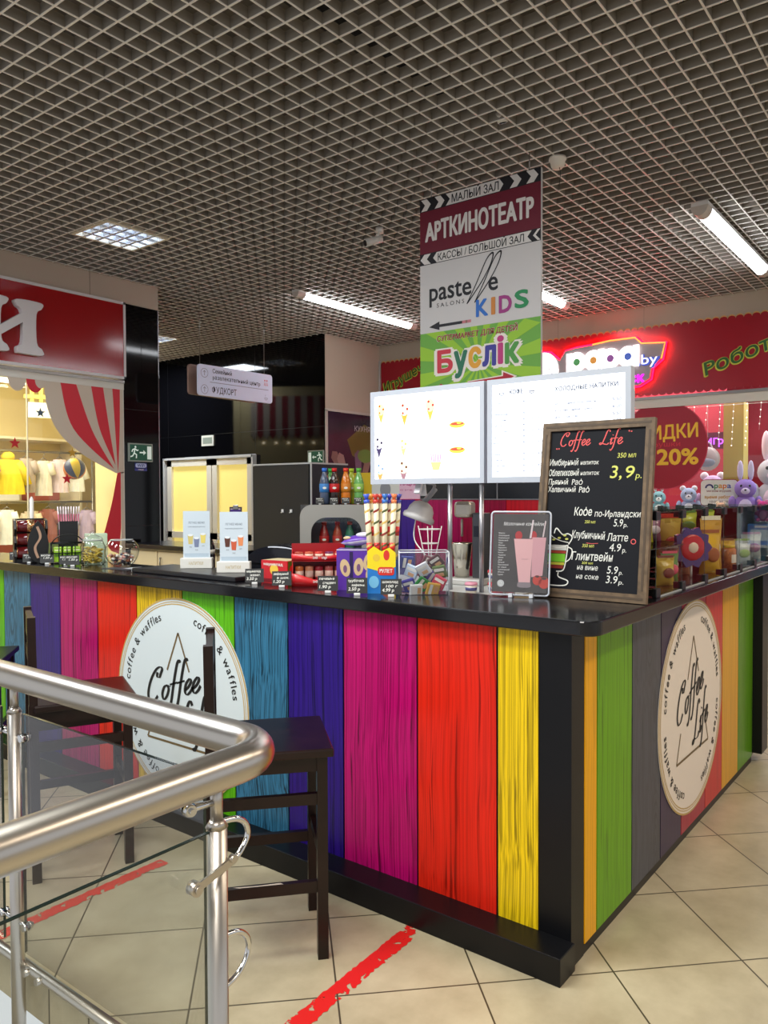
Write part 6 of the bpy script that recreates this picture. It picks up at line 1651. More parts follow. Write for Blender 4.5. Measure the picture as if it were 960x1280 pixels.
t = item('pump_bottle', 'black pump bottle with pale label between the two menu cards', 'bottle', 2.875, 3.475, 0.93, 0)
b = lmb(); b.m(mat((18, 18, 20), 0.25)); b.lathe([(0, 0), (0.04, 0), (0.042, 0.01), (0.042, 0.27), (0.03, 0.31), (0.014, 0.325), (0.014, 0.34), (0, 0.34)], (0, 0, 0), seg=22); b.build('bottle_body', t)
b = lmb(); b.m(mat((216, 210, 200), 0.4)); b.lathe([(0.0425, 0.235), (0.0425, 0.26)], (0, 0, 0), seg=22); b.build('label_band', t)
b = lmb(); b.m(mat((14, 14, 14), 0.3)); b.cyl((0, 0, 0.34), (0, 0, 0.385), 0.007, seg=10); b.box(-0.045, 0.012, -0.012, 0.012, 0.385, 0.402, 0.004); b.build('pump', t)
t = item('name_clipboard', 'small clipboard with a purple logo sheet above the right menu card', 'clipboard', 2.905, 3.27, 0.93, -0.1)
b = lmb(); b.m(mat((60, 50, 46), 0.5)); b.box(-0.034, 0.034, 0.0, 0.006, 0.0, 0.50); b.build('board', t)
b = lmb(); b.m(mat((220, 200, 200), 0.5)); b.rect(lf(-0.001), -0.029, 0.026, 0.03, 0.49, 0); b.m(mat((66, 40, 120), 0.4)); b.rect(lf(-0.0013), -0.029, 0.026, 0.435, 0.487, 0); b.m(mat((150, 110, 190), 0.4)); b.disc(lf(-0.0016), 0.0, 0.462, 0.02, 0, 0.012); b.m(mat((230, 220, 235), 0.4)); b.text(lf(-0.002), 'МЕНЮ', 0, 0.458, 0.009, 0.032, 0.0, align='C'); b.build('sheet', t)
b = lmb(); b.m(STEELD); b.box(-0.014, 0.014, -0.006, 0.008, 0.485, 0.51, 0.002); b.build('clip', t)

# ================================================================== glass display case on the right counter
dc = thing('display_case', 'long glass display case with black corner clips on the right worktop', 'display case', (4.0, 1.15, ZT))
DY0, DY1, DZ1 = 0.962, 1.36, 1.425
XS = [2.905, 3.215, 3.535, 3.845, 4.145, 4.445, 4.765, 5.08]
GE = mat((70, 90, 84), 0.15)
for i in range(7):
    b = MB(); b.m(GLASSC); b.box(XS[i] + .003, XS[i + 1] - .003, DY0, DY0 + .004, ZT + .004, DZ1); b.m(GE); b.box(XS[i] + .003, XS[i + 1] - .003, DY0, DY0 + .004, DZ1, DZ1 + .0016); b.build('front_pane', dc)
    b = MB(); b.m(GLASSC); b.box(XS[i] + .003, XS[i + 1] - .003, DY1 - .004, DY1, ZT + .004, DZ1); b.build('rear_pane', dc)
for x in XS:
    b = MB(); b.m(GLASSC); b.box(x - .002, x + .002, DY0 + .005, DY1 - .005, ZT + .004, DZ1); b.m(GE); b.box(x - .002, x + .002, DY0 + .0045, DY0 + .0055, ZT + .004, DZ1); b.box(x - .002, x + .002, DY0 + .005, DY1 - .005, DZ1, DZ1 + .0016); b.build('divider', dc)
    for y in (DY0, DY1):
        for z, h in ((DZ1 - .028, .034), (ZT, .034)):
            b = MB(); b.m(BLACK); s_ = 1 if y == DY0 else -1
            b.box(x - .024, x + .024, y - .006 * s_ if s_ > 0 else y - .012, y + .012 if s_ > 0 else y + .006, z, z + h, .003); b.box(x - .008, x + .008, y + .012 * s_ if s_ > 0 else y - .036, y + .036 if s_ > 0 else y - .012, z + .004, z + h - .004)
            b.build('corner_clip', dc)
for i in (0, 1, 2, 4, 5):
    b = MB(); b.m(GLASSC); b.box(XS[i] + .004, XS[i + 1] - .004, DY0 + .13, DY1 - .006, 1.262, 1.266); b.m(GE); b.box(XS[i] + .004, XS[i + 1] - .004, DY0 + .128, DY0 + .13, 1.262, 1.266); b.build('glass_shelf', dc)
b = MB(); b.m(mat((190, 196, 196), 0.3)); b.box(XS[0], XS[-1], DY0 - .004, DY0 + .004, ZT + .0005, ZT + .004); b.build('base_strip', dc)
rnd = random.Random(21)
def goods_jar(x, y, z, rgb, lid, h, r, lab, cat='jar'):
    o = thing('sweets_jar', lab, cat, (x, y, z), 0, 'goods in the glass case')
    b = lmb(); b.m(mat(rgb, 0.2, noise=0.4, nscale=60)); b.lathe([(0, 0), (r, 0), (r, h * .8), (r * .8, h * .88), (0, h * .88)], (0, 0, 0), seg=18); b.build('jar_body', o)
    b = lmb(); b.m(mat(lid, 0.4)); b.cyl((0, 0, h * .88), (0, 0, h), r * .85, seg=18); b.build('lid', o)
    b = lmb(); b.m(mat((228, 222, 206), 0.5)); b.mesh([(r * 1.01 * math.cos(a), r * 1.01 * math.sin(a), zz) for zz in (h * .25, h * .6) for a in [-PI * .8 + .6 * PI * i / 8 for i in range(9)]], [(i, i + 1, i + 10, i + 9) for i in range(8)], True); b.build('paper_label', o)
def goods_bag(x, y, z, rgb, rgb2, w, h, lab, tilt=0.0, name='sweets_bag', cat='bag'):
    o = thing(name, lab, cat, (x, y, z), facing(x, y) * 0.5 + tilt, 'goods in the glass case')
    b = lmb(); b.m(mat(rgb, 0.25)); V = []; nx, nz = 8, 8; q = (nx + 1) * (nz + 1)
    for s in (-1, 1):
        for j in range(nz + 1):
            for i in range(nx + 1):
                u, v = i / nx, j / nz; d = 0.028 * (math.sin(PI * u) ** .6) * (math.sin(PI * min(1, v * 1.15)) ** .5 if v < .87 else 0) + (rnd.random() - .5) * .003
                V.append(((u - .5) * w * (1 - .1 * math.sin(PI * v)), s * d, v * h))
    b.mesh(V, [(k + j * (nx + 1) + i, k + j * (nx + 1) + i + 1, k + (j + 1) * (nx + 1) + i + 1, k + (j + 1) * (nx + 1) + i) for k in (0, q) for j in range(nz) for i in range(nx)], True); b.build('bag_body', o)
    b = lmb(); b.m(mat(rgb2, 0.35)); b.ball((0, -0.026, h * .45), w * .3, 0.008, h * .18, seg=14, rings=8); b.build('print', o)
    b = lmb(); b.m(mat(rgb2, 0.35)); b.box(-w * .42, w * .42, -0.003, 0.003, h * .97, h * 1.05); b.build('seal', o)
def goods_pop(x, y, z, rgb, rgb2, R, lab):
    o = thing('foil_lollipop', lab, 'lollipop', (x, y, z), facing(x, y) * .6, 'goods in the glass case')
    b = lmb(); b.m(mat(rgb, 0.2)); P = []
    for i in range(40): a = 2 * PI * i / 40; k = R * (1 + .10 * math.cos(10 * a)); P.append((k * math.cos(a), R * 1.55 + k * math.sin(a)))
    b.prism(lf(), P, -0.012, 0.012); b.build('foil_rim', o)
    b = lmb(); b.m(mat(rgb2, 0.25)); b.ball((0, -0.008, R * 1.55), R * .72, .014, R * .72, seg=18, rings=8); b.m(mat((236, 214, 190), .3)); b.ball((0, -0.016, R * 1.55), R * .32, .010, R * .32, seg=14, rings=6); b.build('foil_centre', o)
    b = lmb(); b.m(mat((226, 222, 214), .4)); b.cyl((0, 0, 0), (0, 0, R * .7), .005, seg=8); b.build('stick', o)
G = ZT + 0.001; S2 = 1.2665
goods_jar(3.00, 1.06, G, (110, 100, 84), (60, 60, 66), .10, .032, 'short brown sweets jar at the front left of the glass case')
goods_jar(3.11, 1.10, G, (84, 110, 70), (190, 190, 190), .12, .034, 'green-filled sweets jar in the first cell of the case'); goods_jar(3.01, 1.25, S2, (150, 120, 90), (120, 60, 50), .10, .034, 'brown jar with red lid on the first glass shelf'); goods_jar(3.12, 1.26, S2, (190, 180, 150), (90, 140, 60), .11, .032, 'cream jar with green lid on the first glass shelf')
goods_jar(3.05, 1.24, G, (176, 60, 60), (230, 226, 220), .12, .03, 'red sweets jar under the first glass shelf')
goods_bag(3.30, 1.06, G, (206, 176, 70), (120, 60, 40), .09, .12, 'golden sweets bag standing in the second cell of the case'); goods_bag(3.42, 1.08, G, (90, 140, 70), (226, 90, 110), .09, .13, 'green and pink sweets bag in the second cell of the case'); goods_bag(3.36, 1.25, S2, (176, 200, 120), (226, 200, 90), .11, .13, 'pale green bag on the second glass shelf'); goods_jar(3.47, 1.27, S2, (150, 150, 150), (60, 60, 60), .10, .03, 'grey jar on the second glass shelf')
goods_bag(3.33, 1.22, G, (110, 80, 60), (200, 180, 140), .10, .11, 'brown biscuit bag below the second glass shelf', .1)
goods_pop(3.70, 1.07, G, (46, 52, 120), (196, 40, 44), .088, 'big blue scalloped foil lollipop with red heart in the third cell')
goods_bag(3.60, 1.14, G, (150, 96, 60), (226, 206, 180), .11, .14, 'brown gift bag left behind the blue foil lollipop'); goods_bag(3.77, 1.14, G, (170, 120, 80), (120, 40, 40), .11, .13, 'tan gift bag right behind the blue foil lollipop'); goods_bag(3.63, 1.28, S2, (206, 196, 60), (90, 140, 60), .14, .13, 'yellow bag on the third glass shelf'); goods_bag(3.78, 1.28, S2, (140, 96, 120), (220, 200, 210), .11, .12, 'mauve bag on the third glass shelf')
goods_bag(3.93, 1.05, G, (216, 170, 40), (160, 90, 30), .12, .20, 'tall golden bag in the fourth cell of the case'); goods_bag(4.06, 1.08, G, (196, 150, 50), (226, 220, 190), .12, .26, 'tallest amber bag in the fourth cell of the case', -.1); goods_bag(3.97, 1.26, G, (226, 190, 90), (200, 60, 40), .15, .27, 'wide yellow bag at the rear of the fourth cell')
goods_jar(4.24, 1.04, G, (190, 120, 70), (226, 190, 60), .12, .035, 'amber jar with yellow lid in the fifth cell'); goods_bag(4.35, 1.08, G, (206, 166, 60), (120, 80, 40), .11, .14, 'mustard bag in the fifth cell of the case'); goods_bag(4.28, 1.27, S2, (196, 206, 60), (80, 150, 60), .15, .13, 'lime bag on the fifth cell shelf')
goods_bag(4.54, 1.05, G, (200, 200, 196), (150, 170, 80), .12, .13, 'silver bag in the sixth cell of the case'); goods_jar(4.66, 1.08, G, (160, 150, 110), (206, 206, 200), .12, .035, 'pale jar in the sixth cell of the case'); goods_bag(4.60, 1.27, S2, (206, 226, 70), (120, 170, 60), .16, .13, 'bright yellow-green bag on the sixth cell shelf')
goods_bag(4.90, 1.08, G, (190, 186, 176), (160, 90, 120), .14, .15, 'grey bag in the last cell of the case')
t = item('striped_cup', 'tall red and white striped cup peeking out behind the chalkboard', 'cup', 3.05, 1.335, ZT, 0)
t.location = (3.02, 1.39, ZT); WM[t.name] = Matrix.Translation((3.02, 1.39, ZT)) @ Matrix.Rotation(facing(3.02, 1.39), 4, 'Z')
b = lmb()
for i in range(24):
    b.m(mat((214, 84, 62), .5) if i % 2 else mat((232, 214, 200), .5)); z0 = 0.012 * i; r0 = .036 + .0006 * i; b.lathe([(r0, z0), (r0 + .0006, z0 + .012)], (0, 0, 0), seg=20)
b.build('cup_body', t)
b = lmb(); b.m(mat((60, 40, 36), .5)); b.lathe([(.052, .288), (.052, .30), (.044, .325), (0, .33)], (0, 0, 0), seg=20); b.build('lid', t)
b = lmb(); b.m(mat((226, 196, 160), .5)); b.ball((0.012, -0.048, .308), .018, .008, .018, seg=12, rings=8); b.build('badge', t)

# ================================================================== left shop interior
area_light('shop_lamp_left', (3.0, 7.6, 3.05), 2.4, 1.4, 130, (1.0, 0.93, 0.74))
def strip_lamp(p0, p1, label, grp):
    p0 = Vector(p0); p1 = Vector(p1); t = thing('strip_lamp', label, 'ceiling lamp', ((p0 + p1) / 2)[:], 0, grp)
    b = MB(); b.m(mat((230, 230, 230), .4)); b.beam(p0 + Vector((0, 0, .03)), p1 + Vector((0, 0, .03)), .08, .03); b.build('housing', t)
    b = MB(); b.m(mat((255, 250, 240), .4, emit=6.0)); b.beam(p0, p1, .06, .03); b.build('diffuser', t)
for k, (x, y, z) in enumerate(((2.3, 7.5, 2.72), (3.9, 8.3, 2.72), (2.9, 8.8, 2.72))): strip_lamp((x, y, z), (x + 1.1, y, z), ('strip lamp nearest the left shop window', 'strip lamp over the clothes rail in the left shop', 'strip lamp deep in the left shop')[k], 'lamps in the left shop')
# rails with clothes
b = MB(); b.m(STEELD)
b.cyl((2.9, 8.35, 1.98), (5.2, 8.35, 1.98), .012, seg=8); b.cyl((2.9, 8.35, 0), (2.9, 8.35, 1.98), .014, seg=8); b.cyl((5.2, 8.35, 0), (5.2, 8.35, 1.98), .014, seg=8)
b.cyl((2.9, 8.35, 1.42), (5.2, 8.35, 1.42), .012, seg=8)
tag(b.build('clothes_rail'), 'two-level steel clothes rail inside the left shop', 'clothes rail')
def garment(x, y, z, w, h, rgb, lab, sleeve=.12, hood=False, name='garment'):
    o = thing(name, lab, 'clothes', (x, y, z), facing(x, y), 'clothes hanging in the left shop')
    b = lmb(); b.m(mat(rgb, .7, noise=.10, nscale=12)); nx, nz = 12, 8; V = []
    for s in (-1, 1):
        for j in range(nz + 1):
            v = j / nz; ww = w * (.40 + .12 * v) if v > .12 else w * .36
            for i in range(nx + 1):
                u = i / nx * 2 - 1; d = .045 * math.sqrt(max(0, 1 - u * u)) + .012 * math.sin(u * 13 + v * 3) * v
                V.append((u * ww, s * d, -v * h))
    q = (nx + 1) * (nz + 1)
    b.mesh(V, [(k + j * (nx + 1) + i, k + j * (nx + 1) + i + 1, k + (j + 1) * (nx + 1) + i + 1, k + (j + 1) * (nx + 1) + i) for k in (0, q) for j in range(nz) for i in range(nx)], True)
    b.build('bodice', o)
    for s in (-1, 1):
        b = lmb(); b.m(mat(rgb, .7)); b.tube([(s * w * .30, 0, -.03), (s * (w * .44), 0, -.10), (s * (w * .44 + sleeve * .35), 0, -.10 - sleeve)], [.045, .042, .036], seg=10); b.build('sleeve', o)
    if hood:
        b = lmb(); b.m(mat(rgb, .7)); b.ball((0, .01, .03), w * .22, .05, .06, seg=14, rings=8); b.build('hood', o)
    b = lmb(); b.m(STEELD); b.tube(bez([(-w * .3, 0, -.02), (0, 0, .03), (w * .3, 0, -.02)], 6), .004, seg=6); b.tube(bez([(0, 0, .03), (.0, 0, .06), (.016, 0, .075), (.0, 0, .09)], 4), .003, seg=6); b.build('hanger', o)
_g = garment
def garment(x, y, z, w, h, rgb, lab, sleeve=.12, hood=False): return _g(x, y, z, w * (.8 if hood else .52), h * .75, rgb, lab, sleeve * .5, hood)
garment(4.20, 8.35, 1.88, .40, .50, (226, 200, 40), 'bright yellow hooded child raincoat in the left shop', .34, True)
garment(3.75, 8.35, 1.88, .36, .48, (196, 190, 180), 'pale grey top left of the yellow raincoat'); garment(3.35, 8.35, 1.88, .36, .55, (206, 120, 140), 'dusty pink top farthest left on the rail')
garment(4.60, 8.35, 1.88, .34, .52, (226, 220, 208), 'cream pleated top right of the yellow raincoat'); garment(4.98, 8.35, 1.88, .40, .46, (240, 240, 240), 'white shirt near the striped curtain', .2)
garment(4.45, 8.35, 1.32, .36, .36, (214, 196, 170), 'beige top on the lower rail'); garment(4.85, 8.35, 1.32, .34, .5, (96, 84, 92), 'charcoal top on the lower rail'); garment(5.12, 8.35, 1.32, .34, .52, (196, 176, 214), 'lilac top on the lower rail')
garment(3.95, 8.35, 1.32, .38, .45, (226, 190, 60), 'yellow top on the lower rail', .1); garment(3.5, 8.35, 1.32, .38, .5, (120, 60, 50), 'rust brown top on the lower rail', .1)
garment(3.08, 8.35, 1.32, .38, .5, (180, 80, 60), 'brick coloured top on the lower rail, by the end post', .1)
for x, z, rgb, lab in ((3.97, 1.90, (206, 150, 170), 'rose top just left of the yellow raincoat'), (4.40, 1.90, (176, 160, 150), 'taupe top just right of the yellow raincoat'), (4.79, 1.90, (226, 206, 216), 'blush top between the cream and white ones'), (4.18, 1.34, (236, 236, 230), 'white top under the yellow raincoat'), (4.65, 1.34, (150, 90, 80), 'russet top on the lower rail'), (3.72, 1.34, (110, 130, 170), 'blue top on the lower rail')):
    garment(x, 8.35, z, .36, .5, rgb, lab)
bl = thing('beach_ball', 'orange, navy and yellow ball hanging in the left shop window', 'ball', (3.98, 6.68, 1.64))
b = MB(); 
for k in range(8):
    b.m(mat(((206, 120, 50), (50, 56, 90), (214, 176, 40), (60, 64, 96))[k % 4], .4)); V = []; n_ = 10
    for i in range(n_ + 1):
        ph = PI * i / n_
        for th in (k * PI / 4, (k + .5) * PI / 4, (k + 1) * PI / 4): V.append(Vector((3.98, 6.68, 1.74)) + .10 * Vector((math.sin(ph) * math.cos(th), math.cos(ph) * .5 - math.sin(ph) * math.sin(th) * .86, math.cos(ph) * .86 + math.sin(ph) * math.sin(th) * .5)))
    b.mesh(V, [(3 * i + j, 3 * i + j + 1, 3 * i + j + 4, 3 * i + j + 3) for i in range(n_) for j in (0, 1)], True)
b.build('ball', bl)
b = MB(); b.m(mat((200, 200, 200), .4)); b.cyl((3.98, 6.68, 1.84), (3.98, 6.68, 3.1), .002, seg=5); b.build('string', bl)
def star(x, z, r, rgb, lab):
    f = Fr((x, LY + .002, z), (1, 0, 0)); b = MB(); b.m(mat(rgb, .5)); b.prism(f, [((r if i % 2 == 0 else r * .42) * math.sin(PI * i / 5), (r if i % 2 == 0 else r * .42) * math.cos(PI * i / 5)) for i in range(10)], 0, .002)
    tag(b.build('star_sticker'), lab, 'sticker', 'star stickers on the left shop window')
star(3.275, 1.93, .05, (190, 30, 40), 'red star sticker left of the yellow raincoat'); star(3.50, 2.20, .045, (70, 90, 110), 'grey blue star sticker under the cake motif'); star(3.79, 1.87, .045, (190, 150, 50), 'golden star sticker on the white shirt'); star(3.735, 1.64, .05, (200, 30, 44), 'red star sticker below the golden one')
# cake shaped sign with a white base in the shop
t = thing('hanging_board', 'white hanging board with yellow candle shapes inside the left shop', 'sign', (4.35, 8.0, 2.30))
g = Fr((4.25, 8.0, 2.32), (1, -.3, 0)); b = MB(); b.m(mat((245, 243, 236), .5)); b.fbox(g, 0, .42, 0, .16, -.02, 0); b.build('board', t)
b = MB(); b.m(mat((236, 214, 110), .5))
for k in range(5): b.fbox(g, .02 + .09 * k, .055 + .09 * k, .163, .34 + .05 * (k % 2), -.02, 0)
b.fbox(g, -.04, .46, .20, .24, -.018, .004); b.build('candles', t)
b = MB(); b.m(STEELD)
b.cyl(g.p(.1, .35, -.01), g.p(.1, .80, -.01), .003, seg=5); b.build('wire', t)
# shelf unit along the back wall with folded stacks
t = thing('shop_shelf', 'pale shelf unit of folded goods along the left shop back wall', 'shelf', (3.6, 9.2, 0))
b = MB(); b.m(mat((236, 226, 200), .6))
for x in (1.8, 3.0, 4.2, 5.4): b.box(x, x + .03, 8.95, 9.39, 0, 2.2)
for z in (.1, .75, 1.4, 2.15): b.box(1.8, 5.43, 8.95, 9.39, z, z + .03)
b.build('frame', t)
rnd = random.Random(11); cols = [(206, 120, 150), (226, 200, 90), (150, 170, 200), (236, 232, 226), (170, 90, 80), (120, 150, 120), (200, 180, 214)]
cn = ['rose', 'straw', 'powder blue', 'white', 'russet', 'sage', 'lavender']
i_ = 0
for z in (.78, 1.43):
    for x in (2.1, 2.6, 3.3, 3.8, 4.5, 5.0):
        b = MB(); b.m(mat(cols[i_ % 7], .7)); hh = .18 + .14 * rnd.random()
        b.rbox(Fr((x, 9.15, z + hh / 2), (1, 0, 0), (0, 1, 0)), .34, .3, hh, .02)
        tag(b.build('folded_clothes'), '%s folded clothes on the %s shelf of the left shop, behind the rail' % (cn[i_ % 7], 'lower' if z < 1 else 'upper'), 'clothes', 'folded clothes on the back shelves'); i_ += 1

# ================================================================== right shop interior
area_light('shop_lamp_right', (9.1, 3.6, 2.95), .9, 4.2, 95, (1.0, 0.94, 0.9))
area_light('shop_lamp_right_rear', (10.2, 0.8, 2.95), 1.6, 1.6, 90, (0.92, 0.96, 1.0))
for k, (x, y) in enumerate(((8.85, 2.2), (9.0, 3.3), (10.4, 1.7), (10.6, 0.9))): strip_lamp((x, y, 2.93), (x + .9, y, 2.93), ('strip lamp just inside the right shop window', 'strip lamp farther left inside the right shop', 'strip lamp deep in the right shop', 'strip lamp deepest in the right shop')[k], 'lamps in the right shop')
# round sale poster on the window
fw2 = Fr((RX - 0.008, 0, 0), (0, -1, 0))
t = thing('sale_poster', 'round crimson sale poster with yellow letters on the right shop window', 'poster', (RX, 2.72, 1.6))
b = MB(); b.m(mat((160, 20, 44), .4)); b.disc(fw2, -2.75, 2.0, .47, 0, .46, seg=48); b.m(mat((196, 60, 84), .4)); b.ring(fw2, -2.75, 2.0, .462, .472, .0005, seg=48); b.build('disc', t)
b = MB(); b.m(mat((244, 196, 50), .4)); b.text(fw2, 'СКИДКИ', -3.10, 2.06, .14, .72, .001, bold=.03, slope=.03); b.text(fw2, '20%', -2.80, 1.80, .16, .42, .001, bold=.05); b.m(mat((210, 44, 60), .4)); b.text(fw2, 'на игрушки', -3.06, 1.99, .05, .5, .001, bold=.02); b.build('lettering', t)
# shop hours sign on a stand
ws = thing('window_sign', 'white rounded shop sign with opening hours in the right shop window', 'sign', (8.75, 2.25, 1.3))
g = Fr((8.7, 2.42, 1.36), (0.12, -1, 0)); b = MB(); b.m(mat((236, 236, 236), .4)); b.prism(g, rrect(0, .36, 0, .27, .04), -.02, 0); b.m(mat((150, 40, 60), .4)); P = rrect(-.008, .368, -.008, .278, .045); b.prism(g, P, -.024, -.021); b.build('plate', ws)
b = MB(); b.m(mat((36, 50, 110), .4)); b.ring(g, .085, .185, .026, .044, .001, seg=20, t0=0, t1=PI)
X = .135
for ch, rgb in (('p', (60, 140, 90)), ('a', (226, 150, 40)), ('p', (226, 120, 40)), ('a', (60, 80, 180))): b.m(mat(rgb, .4)); b.text(g, ch, X, .185, .055, .036, .001, bold=.03); X += .042
b.m(mat((130, 20, 40), .4)); b.text(g, 'магазин игрушек', .06, .145, .022, .24, .001, bold=.02); b.m(mat((206, 150, 50), .4)); b.text(g, 'время работы', .04, .075, .032, .28, .001, bold=.03); b.m(mat((90, 90, 100), .4)); b.text(g, '10:00-22:00', .09, .03, .022, .18, .001); b.build('lettering', ws)
b = MB(); b.m(STEELD); b.cyl(g.p(.18, .0, -.012), g.p(.18, -.16, -.012), .01, seg=8); b.build('stem', ws)
# window podium, toy shelves
b = MB(); b.m(mat((228, 226, 226), .5)); b.box(8.55, 9.33, 1.1, 6.2, 0, 1.20); b.m(mat((160, 150, 170), .5)); b.box(8.545, 8.55, 1.1, 6.2, 1.12, 1.15)
tag(b.build('window_podium'), 'long white podium of toys behind the right shop window', 'podium')
t = thing('toy_shelf', 'tall blue-lit toy shelf at the back of the right shop', 'shelf', (10.9, 1.2, 0))
b = MB(); b.m(mat((206, 220, 226), .5))
for y in (-.6, .7, 2.0): b.box(10.7, 11.5, y, y + .04, 0, 2.35)
for z in (.2, .8, 1.4, 1.95, 2.33): b.box(10.7, 11.5, -.6, 2.04, z, z + .03)
b.m(mat((90, 170, 200), .5)); b.box(11.45, 11.5, -.6, 2.04, .2, 2.33); b.build('frame', t)
b = MB(); b.m(mat((216, 240, 255), .4, emit=3.0)); b.box(10.72, 10.76, -.5, 1.95, 2.29, 2.32); b.build('light_bar', t)
rnd = random.Random(31)
def toy_box(x, y, z, w, h, d, rgb, rgb2, lab):
    o = thing('toy_box', lab, 'toy box', (x, y, z), 0, 'boxed toys in the right shop')
    b = lmb(); b.m(mat(rgb, .4)); b.box(0, d, -w / 2, w / 2, 0, h); b.build('carton', o)
    b = lmb(); g = Fr((-.001, 0, 0), (0, -1, 0)); b.m(mat(rgb2, .3)); b.flat(g, rrect(-w * .38, w * .38, h * .2, h * .75, .02), 0); b.m(mat((240, 240, 240), .4)); b.rect(g, -w * .35, w * .2, h * .82, h * .93, 0); b.build('print', o)
pal = [((70, 130, 200), (200, 226, 240), 'blue'), ((190, 60, 120), (240, 190, 214), 'magenta'), ((220, 226, 236), (110, 160, 210), 'white'), ((130, 80, 180), (214, 190, 236), 'violet'), ((60, 150, 170), (220, 240, 236), 'teal'), ((226, 150, 190), (250, 226, 236), 'pink')]
k = 0
for zi, z in enumerate((.83, 1.43, 1.98)):
    for y in (-.35, .0, .4, .95, 1.35, 1.75):
        h = .26 + .12 * rnd.random(); q = pal[(k * 5 + k // 6) % 6]
        toy_box(10.75, y, z + .002, .27, min(h, .33), .3, q[0], q[1], '%s boxed toy on the %s shelf at the back of the right shop' % (q[2], ('lowest', 'middle', 'top')[zi])); k += 1
def plush(x, y, z, k, rgb, rgb2, lab, ears='round', group='plush toys in the right shop window'):
    o = thing('plush_toy', lab, 'plush toy', (x, y, z), facing(x, y), group)
    b = lmb(); b.m(mat(rgb, .9)); b.ball((0, 0, .11 * k), .10 * k, .085 * k, .11 * k); b.ball((0, -.01 * k, .27 * k), .085 * k, .08 * k, .08 * k)
    for s in (-1, 1): b.ball((s * .07 * k, -.07 * k, .03 * k), .035 * k, .055 * k, .03 * k, seg=10, rings=6); b.ball((s * .10 * k, -.03 * k, .15 * k), .03 * k, .03 * k, .06 * k, seg=10, rings=6)
    b.build('body', o)
    for s in (-1, 1):
        b = lmb(); b.m(mat(rgb2, .9))
        if ears == 'round': b.ball((s * .06 * k, 0, .345 * k), .032 * k, .018 * k, .032 * k, seg=10, rings=6)
        else: b.ball((s * .04 * k, 0, .42 * k), .024 * k, .016 * k, .085 * k, seg=10, rings=6)
        b.build('ear', o)
    b = lmb(); b.m(mat(rgb2, .9)); b.ball((0, -.08 * k, .25 * k), .035 * k, .025 * k, .028 * k, seg=10, rings=6); b.ball((0, -.055 * k, .11 * k), .06 * k, .04 * k, .075 * k, seg=12, rings=8); b.build('muzzle', o)
    b = lmb(); b.m(BLACK)
    for s in (-1, 1): b.ball((s * .032 * k, -.078 * k, .292 * k), .010 * k, .008 * k, .011 * k, seg=8, rings=5)
    b.ball((0, -.105 * k, .258 * k), .010 * k, .007 * k, .008 * k, seg=8, rings=5); b.build('eye', o)
PZ = 1.2005
plush(8.72, 1.98, PZ, 1.25, (150, 120, 200), (214, 196, 236), 'large lilac long-eared plush toy beside the yellow pillar', 'long'); plush(8.75, 1.66, PZ, 1.1, (140, 196, 206), (226, 240, 236), 'aqua plush toy right of the lilac one'); plush(8.75, 1.32, PZ, 1.0, (206, 214, 120), (240, 240, 200), 'lime plush toy at the right end of the podium')
plush(8.60, 2.19, PZ, .55, (226, 176, 150), (240, 220, 200), 'small peach plush toy in front of the lilac one'); plush(8.66, 1.80, PZ, .6, (206, 60, 140), (240, 150, 200), 'small magenta plush toy between the lilac and aqua ones'); plush(8.95, 2.62, PZ, 1.0, (150, 170, 206), (220, 226, 240), 'pale blue plush toy behind the window sign'); plush(8.95, 2.95, PZ, .9, (120, 170, 180), (226, 236, 236), 'grey teal plush toy below the round sale poster', 'long')
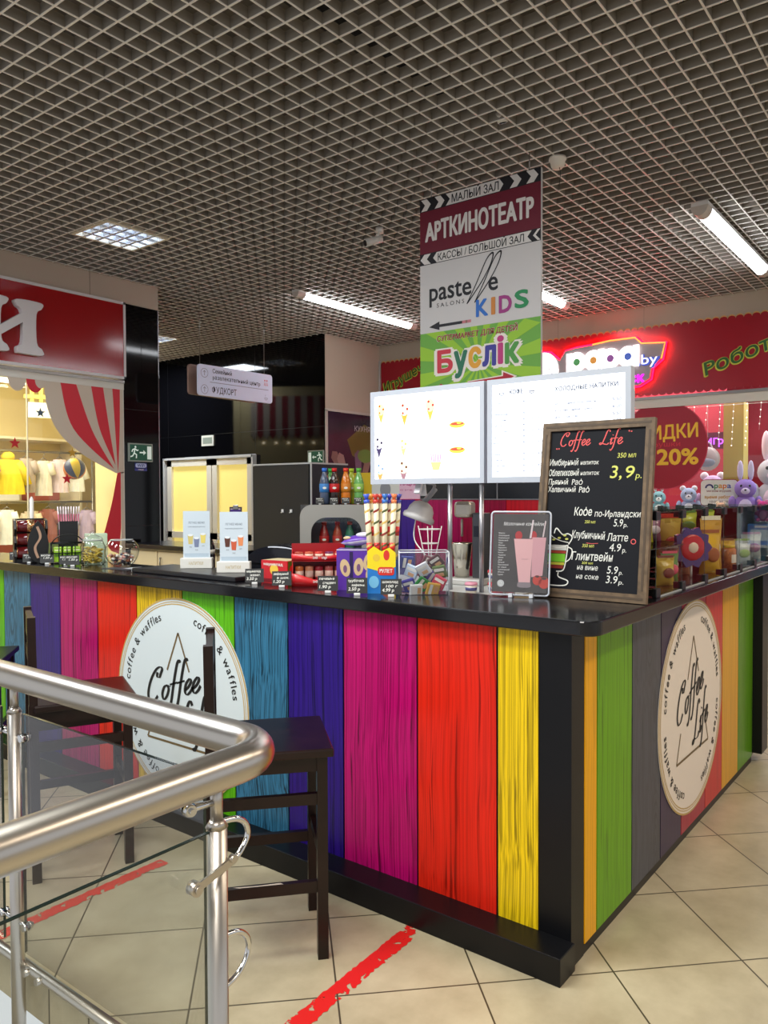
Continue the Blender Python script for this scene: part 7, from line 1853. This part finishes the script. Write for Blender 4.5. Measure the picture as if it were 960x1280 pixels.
plush(9.17, 1.80, PZ, 1.9, (190, 186, 200), (226, 200, 220), 'tall grey plush toy at the rear of the podium', 'long'); plush(9.15, 2.42, 1.2005, 1.4, (176, 150, 190), (220, 210, 226), 'mauve plush toy behind the yellow pillar', 'round')
bp = thing('backpack', 'silver-white rounded backpack hanging behind the right shop window', 'backpack', (8.80, 2.38, 1.74))
b = MB(); b.m(mat((206, 196, 206), .3)); b.ball((8.80, 2.38, 1.86), .06, .13, .13); b.build('shell', bp)
b = MB(); b.m(mat((150, 160, 190), .4)); b.ball((8.755, 2.38, 1.82), .03, .09, .05); b.build('pocket', bp)
b = MB(); b.m(mat((226, 220, 226), .4)); b.tube(bez([(8.80, 2.33, 1.97), (8.80, 2.36, 2.03), (8.80, 2.40, 2.03), (8.80, 2.43, 1.97)], 5), .008, seg=6); b.cyl((8.80, 2.38, 2.03), (8.80, 2.38, 2.99), .002, seg=5); b.build('loop', bp)
t = thing('window_lights', 'string of tiny icicle lights along the top of the right shop window', 'string lights', (8.56, 3.0, 2.1))
rnd = random.Random(4); b = MB(); b.m(mat((226, 220, 216), .4)); b.cyl((8.56, 1.1, 2.40), (8.56, 6.4, 2.40), .003, seg=5); drops = []
for i in range(40):
    y = 1.15 + i * .13; L = .12 + .38 * rnd.random(); b.cyl((8.56, y, 2.40), (8.56, y + .02, 2.40 - L), .0018, seg=4); drops.append((y, L))
b.build('wire', t)
b = MB(); b.m(mat((255, 236, 226), .4, emit=2.5))
for y, L in drops:
    for q in range(int(L / .07) + 1): b.ball((8.555, y + .02 * (.07 * q / L), 2.40 - .07 * q), .006, seg=6, rings=4)
o = b.build('bulb', t); o['kind'] = 'stuff'
t = thing('neon_word', 'small violet glowing word inside the right shop', 'neon sign', (8.9, 2.2, 1.95))
g = Fr((8.9, 2.42, 2.0), (0, -1, 0)); b = MB(); b.m(mat((190, 90, 255), .4, emit=1.6)); b.text(g, 'игры', 0, .02, .09, .26, .0, bold=.02); b.build('letters', t); b = MB(); b.m(mat((120, 40, 80), .4)); b.fbox(g, -.03, .29, -.03, .15, -.02, -.005); b.cyl(g.p(.13, .15, -.01), g.p(.13, 1.0, -.01), .003, seg=5); b.build('back_plate', t)
